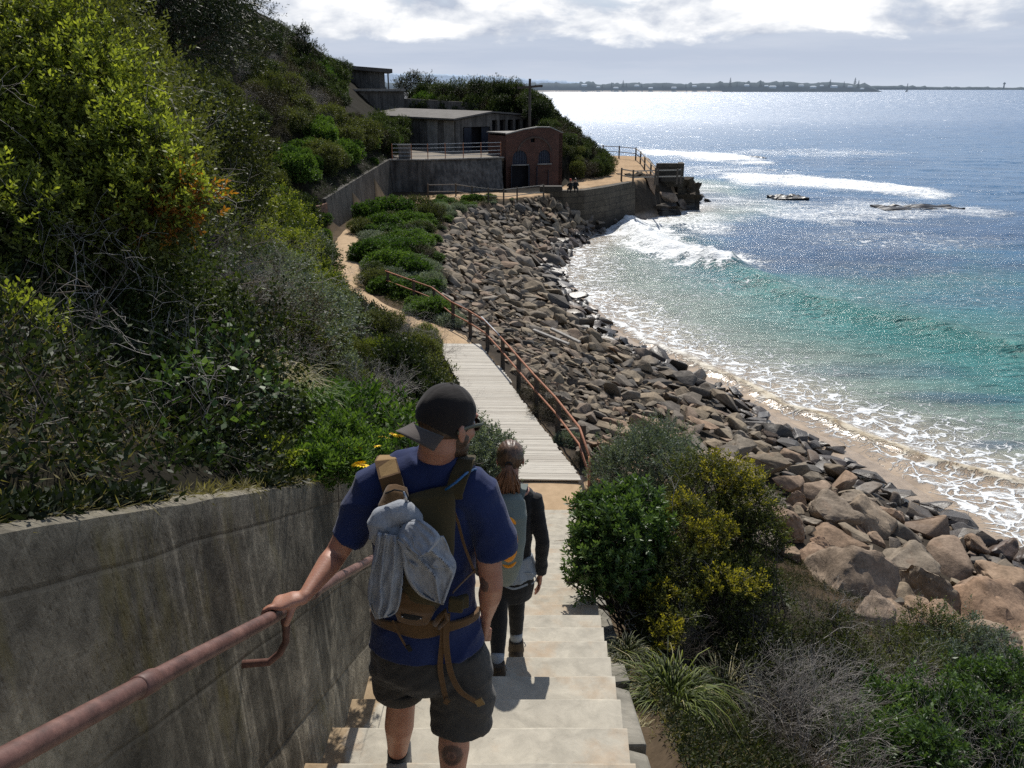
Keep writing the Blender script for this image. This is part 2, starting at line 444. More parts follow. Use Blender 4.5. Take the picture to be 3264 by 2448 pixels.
# ---------------------------------------------------------------- concrete
def concrete(name, base, dark, stains=True, flat=False, sc=1.0, streaks=0.0, moss=0.0, bumpd=.006, line=None, rust=0.0, bs=.6):
    m, t = newmat(name); p = t.pos()
    if flat: p = t.mapv(p, (1, 1, 0))
    a = t.noise(1.6 * sc, 9, .62, p); b = t.noise(7 * sc, 8, .7, p, .4); c_ = t.noise(55 * sc, 4, .6, p)
    col = t.ramp(a, [(.32, dark), (.66, base)])
    col = t.mix(.7, col, t.ramp(b, [(.3, .6), (.66, 1.18)]), 'MULTIPLY')
    if streaks:
        s = t.noise(1.0, 6, .6, t.mapv(p, (9 * sc, 9 * sc, .55 * sc)))
        col = t.mix(streaks, col, t.ramp(s, [(.34, .32), (.62, 1.15)]), 'MULTIPLY')
    if moss:
        q = t.noise(1.3, 7, .7, t.mapv(p, (1, 1, .45), loc=(4, 2, 1)))
        col = t.mix(t.math('MULTIPLY', t.math('SUBTRACT', q, .53), 7 * moss, clamp=True), col, (.105, .085, .02))
    if rust:
        q = t.noise(2.1, 8, .65, t.mapv(p, loc=(1, 5, 3)))
        col = t.mix(t.math('MULTIPLY', t.math('SUBTRACT', q, .52), 6 * rust, clamp=True), col, (.42, .25, .12))
    h = t.math('ADD', b, t.math('MULTIPLY', c_, .35))
    pit = t.vor(9 * sc, t.mapv(p, (1, 1, .8)), 'F1')
    h = t.math('ADD', h, t.math('MULTIPLY', t.math('MULTIPLY', t.math('SUBTRACT', .22, pit), 3, clamp=True), -.5))
    t.out(t.bsdf(col, .88, t.bump(h, bs, bumpd), .25)); return m
m_steps = concrete('step_concrete', (.47, .43, .35), (.37, .34, .28), flat=True, bumpd=.004, rust=.45)
t = NT.__new__(NT); t.t = m_steps.node_tree; bs_ = next(n for n in t.t.nodes if n.type == 'BSDF_PRINCIPLED'); src = bs_.inputs['Base Color'].links[0].from_socket
p = t.pos(); sx = t.n('SeparateXYZ', {0: p}); dwl = t.math('SUBTRACT', sx.outputs[0], t.math('ADD', -.945, t.math('MULTIPLY', sx.outputs[1], .035)))
nn_w = t.noise(3.5, 6, .65, p); ms = t.math('MULTIPLY', t.math('SUBTRACT', t.math('ADD', .06, t.math('MULTIPLY', t.math('SUBTRACT', nn_w, .35), .45)), dwl), 25, clamp=True)
c_ = t.mix(ms, src, t.ramp(t.noise(20, 6, .7, p), [(.3, (.22, .155, .09)), (.7, (.36, .27, .17))]))
dk = t.math('MULTIPLY', t.math('SUBTRACT', t.noise(26, 5, .75, p), .62), 7, clamp=True); c_ = t.mix(t.math('MULTIPLY', dk, .5), c_, (.10, .085, .06))
t.t.links.new(c_, bs_.inputs['Base Color'])

m_kerb = concrete('kerb_concrete', (.26, .24, .20), (.14, .13, .105), sc=1.5)
m_wall, t = newmat('old_wall_concrete'); p = t.pos()
yz = t.n('SeparateXYZ', {0: p}); lv = t.math('ADD', yz.outputs[2], t.math('MULTIPLY', yz.outputs[1], .4525))
a = t.noise(1.5, 9, .65, p); gr_ = t.noise(42, 6, .7, p); gm = t.noise(13, 8, .72, p, .6)
col = t.ramp(a, [(.34, (.045, .039, .029)), (.5, (.15, .13, .097)), (.70, (.31, .27, .20))])
col = t.mix(.75, col, t.ramp(gm, [(.34, .45), (.62, 1.3)]), 'MULTIPLY')
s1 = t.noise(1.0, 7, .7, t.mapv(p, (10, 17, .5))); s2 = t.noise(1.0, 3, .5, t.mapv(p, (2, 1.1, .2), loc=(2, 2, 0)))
sun_streak_m = t.math('MULTIPLY', t.math('MULTIPLY', t.math('SUBTRACT', s2, .46), 5, clamp=True), .8)
col = t.mix(sun_streak_m, col, t.mix(1.0, col, t.ramp(s1, [(.36, .42), (.52, .9), (.64, 2.5)]), 'MULTIPLY'))  # upright streaks of raking sun, painted into the wall colour
q = t.noise(1.0, 7, .7, t.mapv(p, (1.5, 1.5, .5), loc=(4, 2, 1)))
col = t.mix(t.math('MULTIPLY', t.math('SUBTRACT', q, .56), 6, clamp=True), col, (.14, .11, .02))
topd = t.ramp(t.math('SUBTRACT', lv, 11.9), [(.0, 0.0), (.35, .0), (.44, .45)])
col = t.mix(topd, col, t.ramp(gm, [(.3, (.10, .09, .07)), (.6, (.36, .33, .26))]))
ln_ = t.math('PINGPONG', t.math('ADD', lv, t.math('MULTIPLY', t.noise(2, 3, .5, p), .04)), .235)
lm = t.math('MULTIPLY', t.math('SUBTRACT', .012, ln_), 70, clamp=True)
col = t.mix(t.math('MULTIPLY', lm, .55), col, (.05, .045, .035))
pit = t.math('MULTIPLY', t.math('SUBTRACT', .34, t.vor(60, t.mapv(p, (1, 1, .5)))), 3, clamp=True); pmask = t.math('MULTIPLY', t.math('SUBTRACT', t.noise(1.1, 4, .6, t.mapv(p, loc=(9, 0, 0))), .40), 5, clamp=True)
col = t.mix(t.math('MULTIPLY', t.math('MULTIPLY', pit, pmask), .0), col, (.03, .026, .02))
hgt = t.math('ADD', t.math('ADD', t.math('MULTIPLY', gm, .8), t.math('MULTIPLY', gr_, .45)), t.math('MULTIPLY', t.math('MULTIPLY', pit, pmask), -.35))
hgt = t.math('SUBTRACT', hgt, t.math('MULTIPLY', lm, .4))
t.out(t.bsdf(col, .9, t.bump(hgt, 1.0, .016), .2))

st = MB()
N = 46
for i in range(N):
    y0 = 15.9 - .4 * (i + 1); zz_ = 3.7 + .181 * (i + 1)
    xl0, xl1 = SLX(y0) - .12, SLX(y0 + .4) - .12; xr0, xr1 = SRX(y0), SRX(y0 + .4)
    j = random.uniform(-.003, .003); z1 = zz_
    # tread block with a slightly worn rounded nose, running on under the next step up
    sec = [(y0 - .02, z1), (y0 + .386 + j, z1 - .001), (y0 + .396 + j, z1 - .004), (y0 + .4 + j, z1 - .012), (y0 + .4 + j, z1 - .20), (y0 - .02, z1 - .20)]
    V = []; nn = 9
    for q in range(nn):
        f = q / (nn - 1)
        for (yy, z_) in sec:
            s_ = (yy - y0) / .4
            x = (xl0 + (xl1 - xl0) * s_) * (1 - f) + (xr0 + (xr1 - xr0) * s_) * f
            wob = .003 * math.sin(q * 2.1 + i) if yy > y0 + .3 else 0
            V.append((x, yy + wob, z_))
    ns = len(sec)
    F = [(q * ns + k, q * ns + (k + 1) % ns, (q + 1) * ns + (k + 1) % ns, (q + 1) * ns + k) for q in range(nn - 1) for k in range(ns)]
    F += [tuple(range(ns - 1, -1, -1)), tuple((nn - 1) * ns + k for k in range(ns))]
    st.add(V, F)
tag(st.build('stairs', m_steps), kind='structure')
# low broken kerb on the sea side
kb = MB(); y = -2.0
while y < 11.5:
    L = random.uniform(1.0, 1.6); x0 = SRX(y) + .012; x1 = SRX(y + L) + .012; wd = random.uniform(.12, .17)
    za, zb = float(zt(y)) - .07, float(zt(y + L)) - .07
    kb.prism([(x0, y), (x0 + wd, y + random.uniform(0, .1)), (x1 + wd, y + L - .02), (x1, y + L - .02)], [za - .5, za - .5, zb - .5, zb - .5], [za - .05, za - .07, zb - .1, zb - .05])
    y += L
o = kb.build('stair_kerb', m_kerb, bevel=.02); tag(o, 'low broken concrete kerb along the right side of the steps', 'kerb')

# battered retaining wall beside the stairs
me_v = []; nY, nZ = 130, 26
for i in range(nY + 1):
    y = -5 + 14.0 * i / nY
    zb = float(zt(y)) - .5; ztp = float(zt(y)) + 1.43 + .010 * mnoise.noise(Vector((y * 5, 0, 0)))
    for k in range(nZ + 1):
        z = zb + (ztp - zb) * k / nZ
        x = SLX(y) - float(np.interp(y, [1.6, 2.6, 3.6], [.035, .05, .075])) * (z - float(zt(y)))
        nv = mnoise.fractal(Vector((y * 2.2, z * 2.2, 1)), .8, 2, 5)
        dd = .0045 * nv
        ph = ((z + .4525 * y) % .47) / .47             # lift lines of the shuttering
        if ph < .05: dd -= .012
        me_v.append((x + dd, y, z))
    x = SLX(y) - 1.43 * float(np.interp(y, [1.6, 2.6, 3.6], [.035, .05, .075]))
    me_v.append((x - .03, y, ztp + .012)); me_v.append((x - .27, y, ztp + .01 * mnoise.noise(Vector((y * 3, 2, 0))))); me_v.append((x - .29, y, ztp - .7))
R_ = nZ + 4
F = [(i * R_ + k, (i + 1) * R_ + k, (i + 1) * R_ + k + 1, i * R_ + k + 1) for i in range(nY) for k in range(R_ - 1)]
F += [tuple(nY * R_ + k for k in range(R_ - 1, -1, -1))]
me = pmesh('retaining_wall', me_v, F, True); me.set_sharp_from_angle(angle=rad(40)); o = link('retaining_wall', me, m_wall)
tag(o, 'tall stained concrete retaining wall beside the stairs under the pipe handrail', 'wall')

# boardwalk of crosswise boards
m_board, t = newmat('weathered_boards')
p = t.pos(); oi = t.n('Attribute', attribute_name='rnd').outputs['Fac']
gr = t.noise(1.0, 7, .6, t.mapv(p, (3, 46, 10), (0, 0, rad(14))))
bc = t.ramp(oi, [(0, (.42, .385, .33)), (.5, (.48, .445, .385)), (1, (.53, .495, .43))])
bc = t.mix(.8, bc, t.ramp(gr, [(.3, .72), (.65, 1.12)]), 'MULTIPLY')
t.out(t.bsdf(bc, .85, t.bump(gr, .5, .004), .2))
A0, A1 = Vector((.04, 17.55, 0)), Vector((1.66, 17.5, 0)); B0, B1 = Vector((-2.72, 28.5, 0)), Vector((-1.16, 28.45, 0))
bw = MB(); rn = []
nb = 98
for i in range(nb):
    f0 = i / nb; f1 = (i + .935) / nb
    a = A0.lerp(B0, f0); b = A1.lerp(B1, f0); c_ = A1.lerp(B1, f1); d = A0.lerp(B0, f1)
    e = (b - a).normalized() * random.uniform(-.03, .03); zj = 3.80 + random.uniform(-.004, .004); g_ = e
    if 60 < i < 76: e2 = (b - a).normalized() * .10
    else: e2 = Vector((0, 0, 0))
    bw.prism([tuple((a - g_)[:2]), tuple((b + e + e2)[:2]), tuple((c_ + e + e2)[:2]), tuple((d - g_)[:2])], zj - .035, zj)
    rn += [random.random()] * 8
me = bw.mesh('boardwalk'); fattr(me, 'rnd', rn)
tag(link('boardwalk', me, m_board), kind='structure')
bj = MB()
for s0, s1 in ((A0, B0), (A1, B1)):
    dirx = (A1 - A0).normalized() * (.05 if s0 is A0 else -.05)
    q0, q1 = s0 + dirx, s1 + dirx
    n_ = (A1 - A0).normalized() * .04
    bj.prism([tuple((q0 - n_)[:2]), tuple((q0 + n_)[:2]), tuple((q1 + n_)[:2]), tuple((q1 - n_)[:2])], 3.55, 3.758)
tag(bj.build('boardwalk_bearers', m_board), kind='structure')
SC.cycles.use_denoising = False
# ================================================================ sea
ys = [9.0]
while ys[-1] < 30000:
    y = ys[-1]
    ys.append(y + (max(.16, .0052 * y) if y < 160 else .011 * y if y < 900 else .05 * y))
ys = np.array(ys); nj = len(ys)
fs = np.concatenate([np.linspace(-1.4, -.25, 14)[:-1], np.linspace(-.25, .95, 430), np.linspace(.95, 2.2, 22)[1:]]); ni = len(fs)
Xs = fs[None, :] * (ys[:, None] + 9); Ys = np.repeat(ys[:, None], ni, 1)
XSs = np.interp(Ys, YSH, XSH)
dsh = Xs - XSs                                   # metres out from the rocks (sideways)
def gl(pts): return [(p.x, p.y) for p in (G(a, b, 0) for a, b in pts)]
SW = gl([(1300, 690), (1400, 735), (1460, 755), (1540, 795), (1620, 832), (1720, 880), (1800, 900), (1900, 945), (2000, 990), (2100, 1020), (2230, 1070)])  # brown wash line
WET = gl([(1200, 600), (1290, 660), (1360, 730), (1470, 800), (1600, 870), (1700, 910), (1800, 950), (1900, 1000), (2000, 1060), (2100, 1120), (2230, 1200)])
BR1 = gl([(1345, 478), (1370, 500), (1410, 525), (1470, 552), (1550, 572)])      # breaking wave
CR = gl([(1550, 572), (1640, 610), (1740, 650), (1850, 682), (1960, 700), (2080, 730), (2230, 765)])   # its unbroken crest
W2 = gl([(1600, 385), (1720, 388), (1850, 398), (1970, 412)])
W3 = gl([(1420, 330), (1500, 335), (1600, 342)])
W4 = gl([(1350, 470), (1430, 470), (1500, 470)])
RF = gl([(1880, 440), (1960, 446), (2080, 454)])
# distance out to sea measured from the beach polyline
def xat(P, Y):
    P = sorted([(b, a) for a, b in P]); return np.interp(Y, [q[0] for q in P], [q[1] for q in P])
xsw = xat(SW, Ys); xsw = np.where(Ys > SW[0][1], np.maximum(np.interp(Ys, [SW[0][1], 52], [SW[0][0], 0]), XSs + np.interp(Ys, [48, 52, 60], [.9, .7, .3])), xsw)
n1 = fbm(Xs * .22, Ys * .22, 5); n2 = fbm(Xs * .07 + 3, Ys * .10, 6); n3 = fbm(Xs * .9, Ys * .9, 9)
out = Xs - xsw + 2.2 * (n1 - .5); out2 = Xs - XWET(Ys)                  # >0 beyond the wash line
sandc = np.array([.40, .31, .22]); shall = np.array([.22, .27, .225]); teal = np.array([.055, .205, .195]); green = np.array([.032, .165, .175]); blue = np.array([.008, .105, .24]); deep = np.array([.006, .085, .21]); reef = np.array([.012, .065, .16])
def L(a, b, f): return a + (b - a) * f[..., None]
c = L(sandc, shall, sstep(0, 5, out))
c = L(c, teal, sstep(4, 13, out + 3 * (n2 - .5)))
c = L(c, green, sstep(14, 26, out + 6 * (n2 - .5)) * .7)
off = np.hypot(0, Ys) + 40 * (n2 - .5)
c = L(c, blue, sstep(50, 95, Ys + .55 * Xs + 55 * (n2 - .5)) * sstep(5, 14, out))
c = L(c, deep, sstep(120, 300, Ys + 80 * (n2 - .5)) * .75)
# weed and reef patches under water
def blob(xd, yd, a, b, seed):
    q = G(xd, yd, 0); r = np.hypot((Xs - q.x) / a, (Ys - q.y) / b)
    return sstep(1.15, .45, r + .9 * (fbm(Xs * .35, Ys * .35, seed) - .5))
for xd, yd, a, b, s_, f in [(1700, 545, 14, 6, 51, .85), (1850, 575, 14, 5, 52, .8), (1600, 500, 10, 6, 53, .6), (1900, 500, 16, 9, 54, .5), (1500, 430, 9, 8, 55, .55), (1720, 430, 13, 8, 56, .5), (2080, 480, 16, 12, 57, .6), (2080, 860, 4, 1.2, 58, .5), (1900, 800, 5, 1.5, 59, .3), (2150, 960, 2, .6, 60, .5), (1800, 350, 20, 12, 61, .4)]:
    c = L(c, reef, blob(xd, yd, a, b, s_) * f)
# clear green water of a rising wave face
dcr = pline_dist(Xs, Ys, CR); c = L(c, np.array([.04, .18, .15]), sstep(3.0, .4, dcr) * .55)
foam = np.zeros_like(Xs)
def addf(a): 
    global foam
    foam = np.maximum(foam, a)
addf(sstep(6.2, .8, pline_dist(Xs, Ys - 1.6, BR1) + 3.8 * (n3 - .5)) * 1.15)
W5 = gl([(1340, 475), (1400, 478), (1470, 480), (1520, 490)]); addf(sstep(6, .5, pline_dist(Xs, Ys * .6, [(a, b * .6) for a, b in W5]) + 4 * (n1 - .5)) * .82)
addf(sstep(7, 1, pline_dist(Xs, Ys, W4)) * .75)
addf(sstep(5.5, .5, pline_dist(Xs, Ys * .38, [(a, b * .38) for a, b in W2]) + 5 * (n1 - .5)) * 1.05)
addf(sstep(6, .5, pline_dist(Xs, Ys * .3, [(a, b * .3) for a, b in W3]) + 5 * (n1 - .5)) * 1.0)
addf(sstep(9, 1, pline_dist(Xs, Ys, RF) + 5 * (n1 - .5)) * .6)
for xd, yd, a, b, f in [(1800, 460, 16, 9, .62), (1600, 440, 12, 9, .5), (1950, 520, 12, 7, .45), (1450, 400, 9, 12, .6), (1560, 370, 14, 12, .5), (2000, 600, 10, 6, .35), (1950, 640, 14, 6, .3), (1420, 600, 8, 10, .42), (1750, 330, 26, 14, .45), (2050, 900, 7, 3, .35)]:
    addf(blob(xd, yd, a, b, int(xd)) * f)
addf(sstep(-1.5, .2, out) * sstep(9.5, 1.0, out) * .70 * sstep(100, 60, Ys))
addf(sstep(.9, 0, np.abs(out)) * .98 * sstep(90, 40, Ys))
addf(sstep(-.6, .6, out2) * sstep(.5, -.6, out) * (.46 + .30 * sstep(32, 22, Ys)) * sstep(70, 30, Ys))
brown = sstep(.8, .1, np.abs(out + .1)) * sstep(20, 26, Ys) * sstep(46, 34, Ys)
addf(sstep(6, 0, np.hypot(Xs - 17, Ys - 84) - 2) * .7)
addf(sstep(4, 0, np.abs(Xs - np.interp(Ys, [74, 80, 86, 94, 118], [9, 12, 17, 20.5, 20.5]))) * .75 * sstep(76, 80, Ys) * sstep(125, 118, Ys))
# heave of the surface
Zs = .05 * np.sin((Xs * .35 + Ys * .9) * .9 + 3 * n2) + .22 * (fbm(Xs * .12, Ys * .3, 70) - .5) * sstep(20, 60, Ys)
Zs += .10 * (fbm(Xs * .5, Ys * 1.0, 71, 3) - .5) * sstep(3, 10, out)
Zs *= sstep(-2, 6, out) * .8 + .2
def crest(P, w, h, nz=.4):
    d = pline_dist(Xs, Ys, P); return h * np.exp(-(d / w) ** 2) * (1 + nz * (n3 - .5) * 2)
Zs += crest(BR1, 1.4, .75, .7) + crest(CR, 1.5, .55, .2) + crest(W2, 2.2, .5, .5) + crest(W3, 2.5, .5, .4)
Zs += .16 * np.exp(-(out / .55) ** 2) * (Ys < 60)
Zs += .02
Zs = np.where(out < -1.2, .03, Zs)
Zs = Zs - .25 * sstep(-.1, -1.2, out2) * (Ys < 75)
# the sheet thins out up the beach: it follows just under the sand there
pass
idx = np.arange(ni * nj).reshape(nj, ni)
Q = np.stack([idx[:-1, :-1], idx[:-1, 1:], idx[1:, 1:], idx[1:, :-1]], -1).reshape(-1, 4)
fall_ = sstep(0, -6, Xs - np.interp(Ys, YSH, XSH)) * (Ys < 120)
Zs = Zs - 3 * fall_
me = fastquads('sea', np.stack([Xs, Ys, Zs], -1).reshape(-1, 3), True, Q)
cattr(me, 'wcol', c.reshape(-1, 3)); fattr(me, 'foam', foam); fattr(me, 'brown', brown); fattr(me, 'outd', out); gn = fbm(Xs * .35, Ys * .6, 81, 3); fattr(me, 'glint', np.clip(sstep(5.5, .8, pline_dist(Xs, Ys + 2.2, CR)) * sstep(.38, .56, gn) + .55 * sstep(10, 2, out2) * sstep(34, 44, Ys) * sstep(90, 70, Ys) * sstep(.40, .58, gn) + .5 * sstep(.9, .2, np.abs(out)) * sstep(.45, .6, gn), 0, 1))
m_sea, t = newmat('sea')
p = t.pos()
wc = t.n('Attribute', attribute_name='wcol').outputs['Color']; fa = t.n('Attribute', attribute_name='foam').outputs['Fac']
br = t.n('Attribute', attribute_name='brown').outputs['Fac']; od = t.n('Attribute', attribute_name='outd').outputs['Fac']
yy = t.n('SeparateXYZ', {0: p}).outputs[1]
k1 = t.math('MULTIPLY', t.math('SUBTRACT', yy, 35), 1 / 60, clamp=True)
far = t.math('MULTIPLY', t.math('SUBTRACT', yy, 60), 1 / 300, clamp=True)
w1 = t.noise(1.0, 6, .62, t.mapv(p, (.9, 1.9, 1), (0, 0, rad(-14))), .6)
w2 = t.noise(1.0, 5, .62, t.mapv(p, (5.5, 10, 1), (0, 0, rad(12))), .5)
w3 = t.noise(1.0, 4, .6, t.mapv(p, (.16, .42, 1), (0, 0, rad(-20))), .3)
# lace foam
dv = t.n('VectorMath', {0: p, 1: t.n('VectorMath', {0: t.n('TexNoise', {'Vector': p, 'Scale': .7, 'Detail': 4}).outputs['Color'], 3: 2.2}, operation='SCALE').outputs[0]}, operation='ADD').outputs[0]
ed = t.vor(1.5, t.mapv(dv, (1, 1.25, 0)), 'DISTANCE_TO_EDGE'); ed2 = t.vor(4.2, t.mapv(dv, (1, 1.3, 0)), 'DISTANCE_TO_EDGE')
lace = t.math('MINIMUM', ed, t.math('ADD', t.math('MULTIPLY', ed2, 1.3), .03))
fn = t.noise(1.6, 8, .65, p)
dens = t.math('ADD', fa, t.math('MULTIPLY', t.math('SUBTRACT', fn, .5), 1.1))
width = t.math('MULTIPLY', t.math('MAXIMUM', t.math('SUBTRACT', dens, .18), 0.0), .20)
m1 = t.math('MULTIPLY', t.math('SUBTRACT', width, lace), 16, clamp=True)
m2 = t.math('MULTIPLY', t.math('SUBTRACT', dens, .72), 4.5, clamp=True)
fl = t.noise(1.0, 7, .65, t.mapv(p, (.16, .42, 1), (0, 0, rad(-12)), (3, 1, 0)))
df_ = t.math('ADD', fa, t.math('MULTIPLY', t.math('SUBTRACT', fl, .5), 1.9))
kf = t.math('MULTIPLY', t.math('SUBTRACT', yy, 62), 1 / 25, clamp=True)
m3 = t.math('MULTIPLY', t.math('MULTIPLY', t.math('SUBTRACT', df_, .38), 1.7, clamp=True), t.ramp(fn, [(.38, .35), (.6, 1.0)]))
m2 = t.math('MULTIPLY', m2, t.math('SUBTRACT', 1.0, t.math('MULTIPLY', kf, .75)))
fm = t.math('MAXIMUM', t.math('MAXIMUM', m1, m2), t.math('MULTIPLY', m3, kf))
fm = t.math('MULTIPLY', fm, t.math('MULTIPLY', t.math('GREATER_THAN', fa, .06), 1.0))
base = t.mix(.55, wc, t.ramp(w1, [(.3, .55), (.7, 1.4)]), 'MULTIPLY')
base = t.mix(.4, base, t.ramp(w3, [(.35, .55), (.65, 1.35)]), 'MULTIPLY')
fcol = t.mix(br, (.80, .82, .82), t.ramp(fn, [(.35, (.30, .22, .12)), (.6, (.62, .55, .42))]))
col = t.mix(fm, base, fcol)
amp = t.math('ADD', .18, t.math('MULTIPLY', od, .12), clamp=True)
hh = t.math('ADD', t.math('MULTIPLY', w1, .55), t.math('MULTIPLY', w2, .12))
hh = t.math('ADD', hh, t.math('MULTIPLY', w3, .9))
hh = t.math('MULTIPLY', hh, t.math('MULTIPLY', amp, t.math('SUBTRACT', 1.0, t.math('MULTIPLY', k1, .55))))
hh = t.math('ADD', hh, t.math('MULTIPLY', t.math('MULTIPLY', fm, fn), .25))
bn = t.bump(hh, 1.0, .48)
# small facets of wind ripple: near ones, then larger ones further out
def facets(sc, loc): return t.n('TexNoise', {'Vector': t.mapv(p, (sc * .75, sc * 1.25, sc), (0, 0, rad(-10)), loc), 'Scale': 1.0, 'Detail': 2.5, 'Roughness': .6}).outputs['Color']
f1 = facets(2.7, (0, 0, 0)); f2 = facets(.85, (7, 3, 0)); f3 = facets(.22, (3, 9, 0))
k2 = t.math('MULTIPLY', t.math('SUBTRACT', yy, 190), 1 / 650, clamp=True)
fc = t.mix(t.math('MULTIPLY', k1, .6), f1, f2); fc = t.mix(t.math('MULTIPLY', k2, .55), fc, f3)
fv = t.n('VectorMath', {0: fc, 1: (.5, .5, .5)}, operation='SUBTRACT').outputs[0]
fv = t.n('VectorMath', {0: fv, 1: (1, 1, 0)}, operation='MULTIPLY').outputs[0]
ka = t.math('MULTIPLY', t.math('ADD', t.math('MULTIPLY', k1, 1.6), 3.4), t.math('SUBTRACT', 1.0, t.math('MULTIPLY', fm, .7)))
gust = t.noise(1.0, 4, .6, t.mapv(p, (.07, .16, 1), (0, 0, rad(-20)), (5, 5, 0)))
ka = t.math('MULTIPLY', ka, t.math('ADD', t.math('ADD', .03, t.math('ADD', t.math('MULTIPLY', k1, .03), t.math('MULTIPLY', k2, .85))), t.math('MAXIMUM', t.math('MULTIPLY', t.math('SUBTRACT', gust, .56), 5), t.math('MULTIPLY', k2, -.3)), clamp=True))
ka = t.math('ADD', ka, t.math('MULTIPLY', t.n('Attribute', attribute_name='glint').outputs['Fac'], 3.2))
ka = t.math('MULTIPLY', ka, t.math('ADD', .25, t.math('MULTIPLY', od, .16), clamp=True))
fv = t.n('VectorMath', {0: fv, 3: ka}, operation='SCALE').outputs[0]
bn2 = t.n('VectorMath', {0: t.n('VectorMath', {0: bn, 1: fv}, operation='ADD').outputs[0]}, operation='NORMALIZE').outputs[0]
rough = t.math('ADD', t.math('ADD', t.math('ADD', .13, t.math('MULTIPLY', t.n('Attribute', attribute_name='glint').outputs['Fac'], .12)), t.math('MULTIPLY', far, .27)), t.math('MULTIPLY', fm, .4))
ior = t.math('ADD', 1.26, t.math('ADD', t.math('MULTIPLY', k1, .12), t.math('MULTIPLY', far, .9)))
t.out(t.bsdf(col, rough, bn2, .5, IOR=ior))
tag(link('sea', me, m_sea), kind='structure')

# ================================================================ far coast
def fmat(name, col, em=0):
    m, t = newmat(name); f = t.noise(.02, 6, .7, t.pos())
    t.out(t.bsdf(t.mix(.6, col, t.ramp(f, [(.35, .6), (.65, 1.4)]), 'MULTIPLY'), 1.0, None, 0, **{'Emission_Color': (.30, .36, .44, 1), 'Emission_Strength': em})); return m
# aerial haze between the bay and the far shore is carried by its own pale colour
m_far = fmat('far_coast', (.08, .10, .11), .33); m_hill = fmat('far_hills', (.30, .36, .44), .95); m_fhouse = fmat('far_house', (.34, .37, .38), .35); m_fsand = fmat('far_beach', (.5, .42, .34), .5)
def ridge(name, pts, dist, m, base=-3, rough_=6, depth=250, seed=1):
    xs = np.linspace(pts[0][0], pts[-1][0], 700); zs = np.interp(xs, [a for a, b in pts], [b for a, b in pts])
    wv = dist / 2500
    bumps = (fbm(xs * .02 / wv, xs * 0, seed, 5) - .5) * rough_ * 1.6 + np.maximum(0, fbm(xs * .06 / wv, xs * 0, seed + 5, 3) - .62) * rough_ * 4
    zs = np.where(zs > 1, np.maximum(zs + bumps, 1), zs)
    V = []; 
    for x, z in zip(xs, zs): V += [(x, dist, base), (x, dist + 6, z * .45), (x, dist + 30, z), (x, dist + depth, base)]
    Q = [(i * 4 + k, i * 4 + 4 + k, i * 4 + 5 + k, i * 4 + 1 + k) for i in range(len(xs) - 1) for k in range(3)]
    return tag(link(name, pmesh(name, V, Q, True), m), kind='structure')
def fx(xd, dist): return (xd / KD - 512) / FPX * dist * 1.0 / (CP - (92 - 384) / FPX * SP) * 1.0
def fxp(xd, dist): d = ray(xd, 190); return d.x / d.y * dist
def fz(xd, yd, dist): d = ray(xd, yd); return CAMZ + d.z / d.y * dist
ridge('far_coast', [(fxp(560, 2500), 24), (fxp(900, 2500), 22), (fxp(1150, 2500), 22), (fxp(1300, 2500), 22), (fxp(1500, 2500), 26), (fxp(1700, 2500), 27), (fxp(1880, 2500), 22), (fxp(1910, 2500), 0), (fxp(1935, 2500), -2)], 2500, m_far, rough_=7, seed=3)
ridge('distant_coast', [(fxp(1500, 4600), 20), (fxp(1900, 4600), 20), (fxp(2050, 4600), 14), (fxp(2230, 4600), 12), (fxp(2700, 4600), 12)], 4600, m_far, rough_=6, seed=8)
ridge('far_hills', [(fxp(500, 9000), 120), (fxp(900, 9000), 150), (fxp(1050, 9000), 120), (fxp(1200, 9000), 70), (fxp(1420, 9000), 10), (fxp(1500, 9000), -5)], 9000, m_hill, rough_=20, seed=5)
bch = MB(); bch.prism([(fxp(1000, 2496), 2492), (fxp(1560, 2496), 2492), (fxp(1560, 2499), 2499), (fxp(1000, 2499), 2499)], -1, [1.2, .6, 3.0, 4.0])
tag(bch.build('far_beach', m_fsand), kind='structure')
def far_pine(seed, h):
    m = MB(); r = random.Random(seed)
    for k in range(9):
        f = k / 9; R = h * .24 * (1 - f) ** .8 * r.uniform(.8, 1.15)
        m.tube([(0, 0, h * (.12 + .84 * f)), (r.uniform(-.3, .3), 0, h * (.12 + .84 * f + .07))], [R, R * .25], 7)
    return m.mesh('crown')
pcr = [far_pine(s, 26) for s in range(3)]
ptr = MB().tube([(0, 0, 0), (0, 0, 22)], [.9, .3], 5).mesh('trunk')
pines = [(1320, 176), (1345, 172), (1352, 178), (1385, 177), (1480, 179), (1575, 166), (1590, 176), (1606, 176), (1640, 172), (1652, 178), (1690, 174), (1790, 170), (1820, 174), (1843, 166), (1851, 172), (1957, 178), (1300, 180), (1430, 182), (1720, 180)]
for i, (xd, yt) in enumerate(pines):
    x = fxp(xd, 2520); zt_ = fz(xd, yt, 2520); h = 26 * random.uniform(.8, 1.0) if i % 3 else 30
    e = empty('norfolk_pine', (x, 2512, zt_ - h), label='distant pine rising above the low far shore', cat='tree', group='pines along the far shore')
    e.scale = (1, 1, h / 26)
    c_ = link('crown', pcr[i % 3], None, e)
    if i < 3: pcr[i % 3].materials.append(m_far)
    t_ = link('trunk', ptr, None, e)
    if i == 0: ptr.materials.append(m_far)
hm_ = MB(); hm_.box((0, 0, 3), (22, 10, 6)); hme = hm_.mesh('wall'); hme.materials.append(m_fhouse)
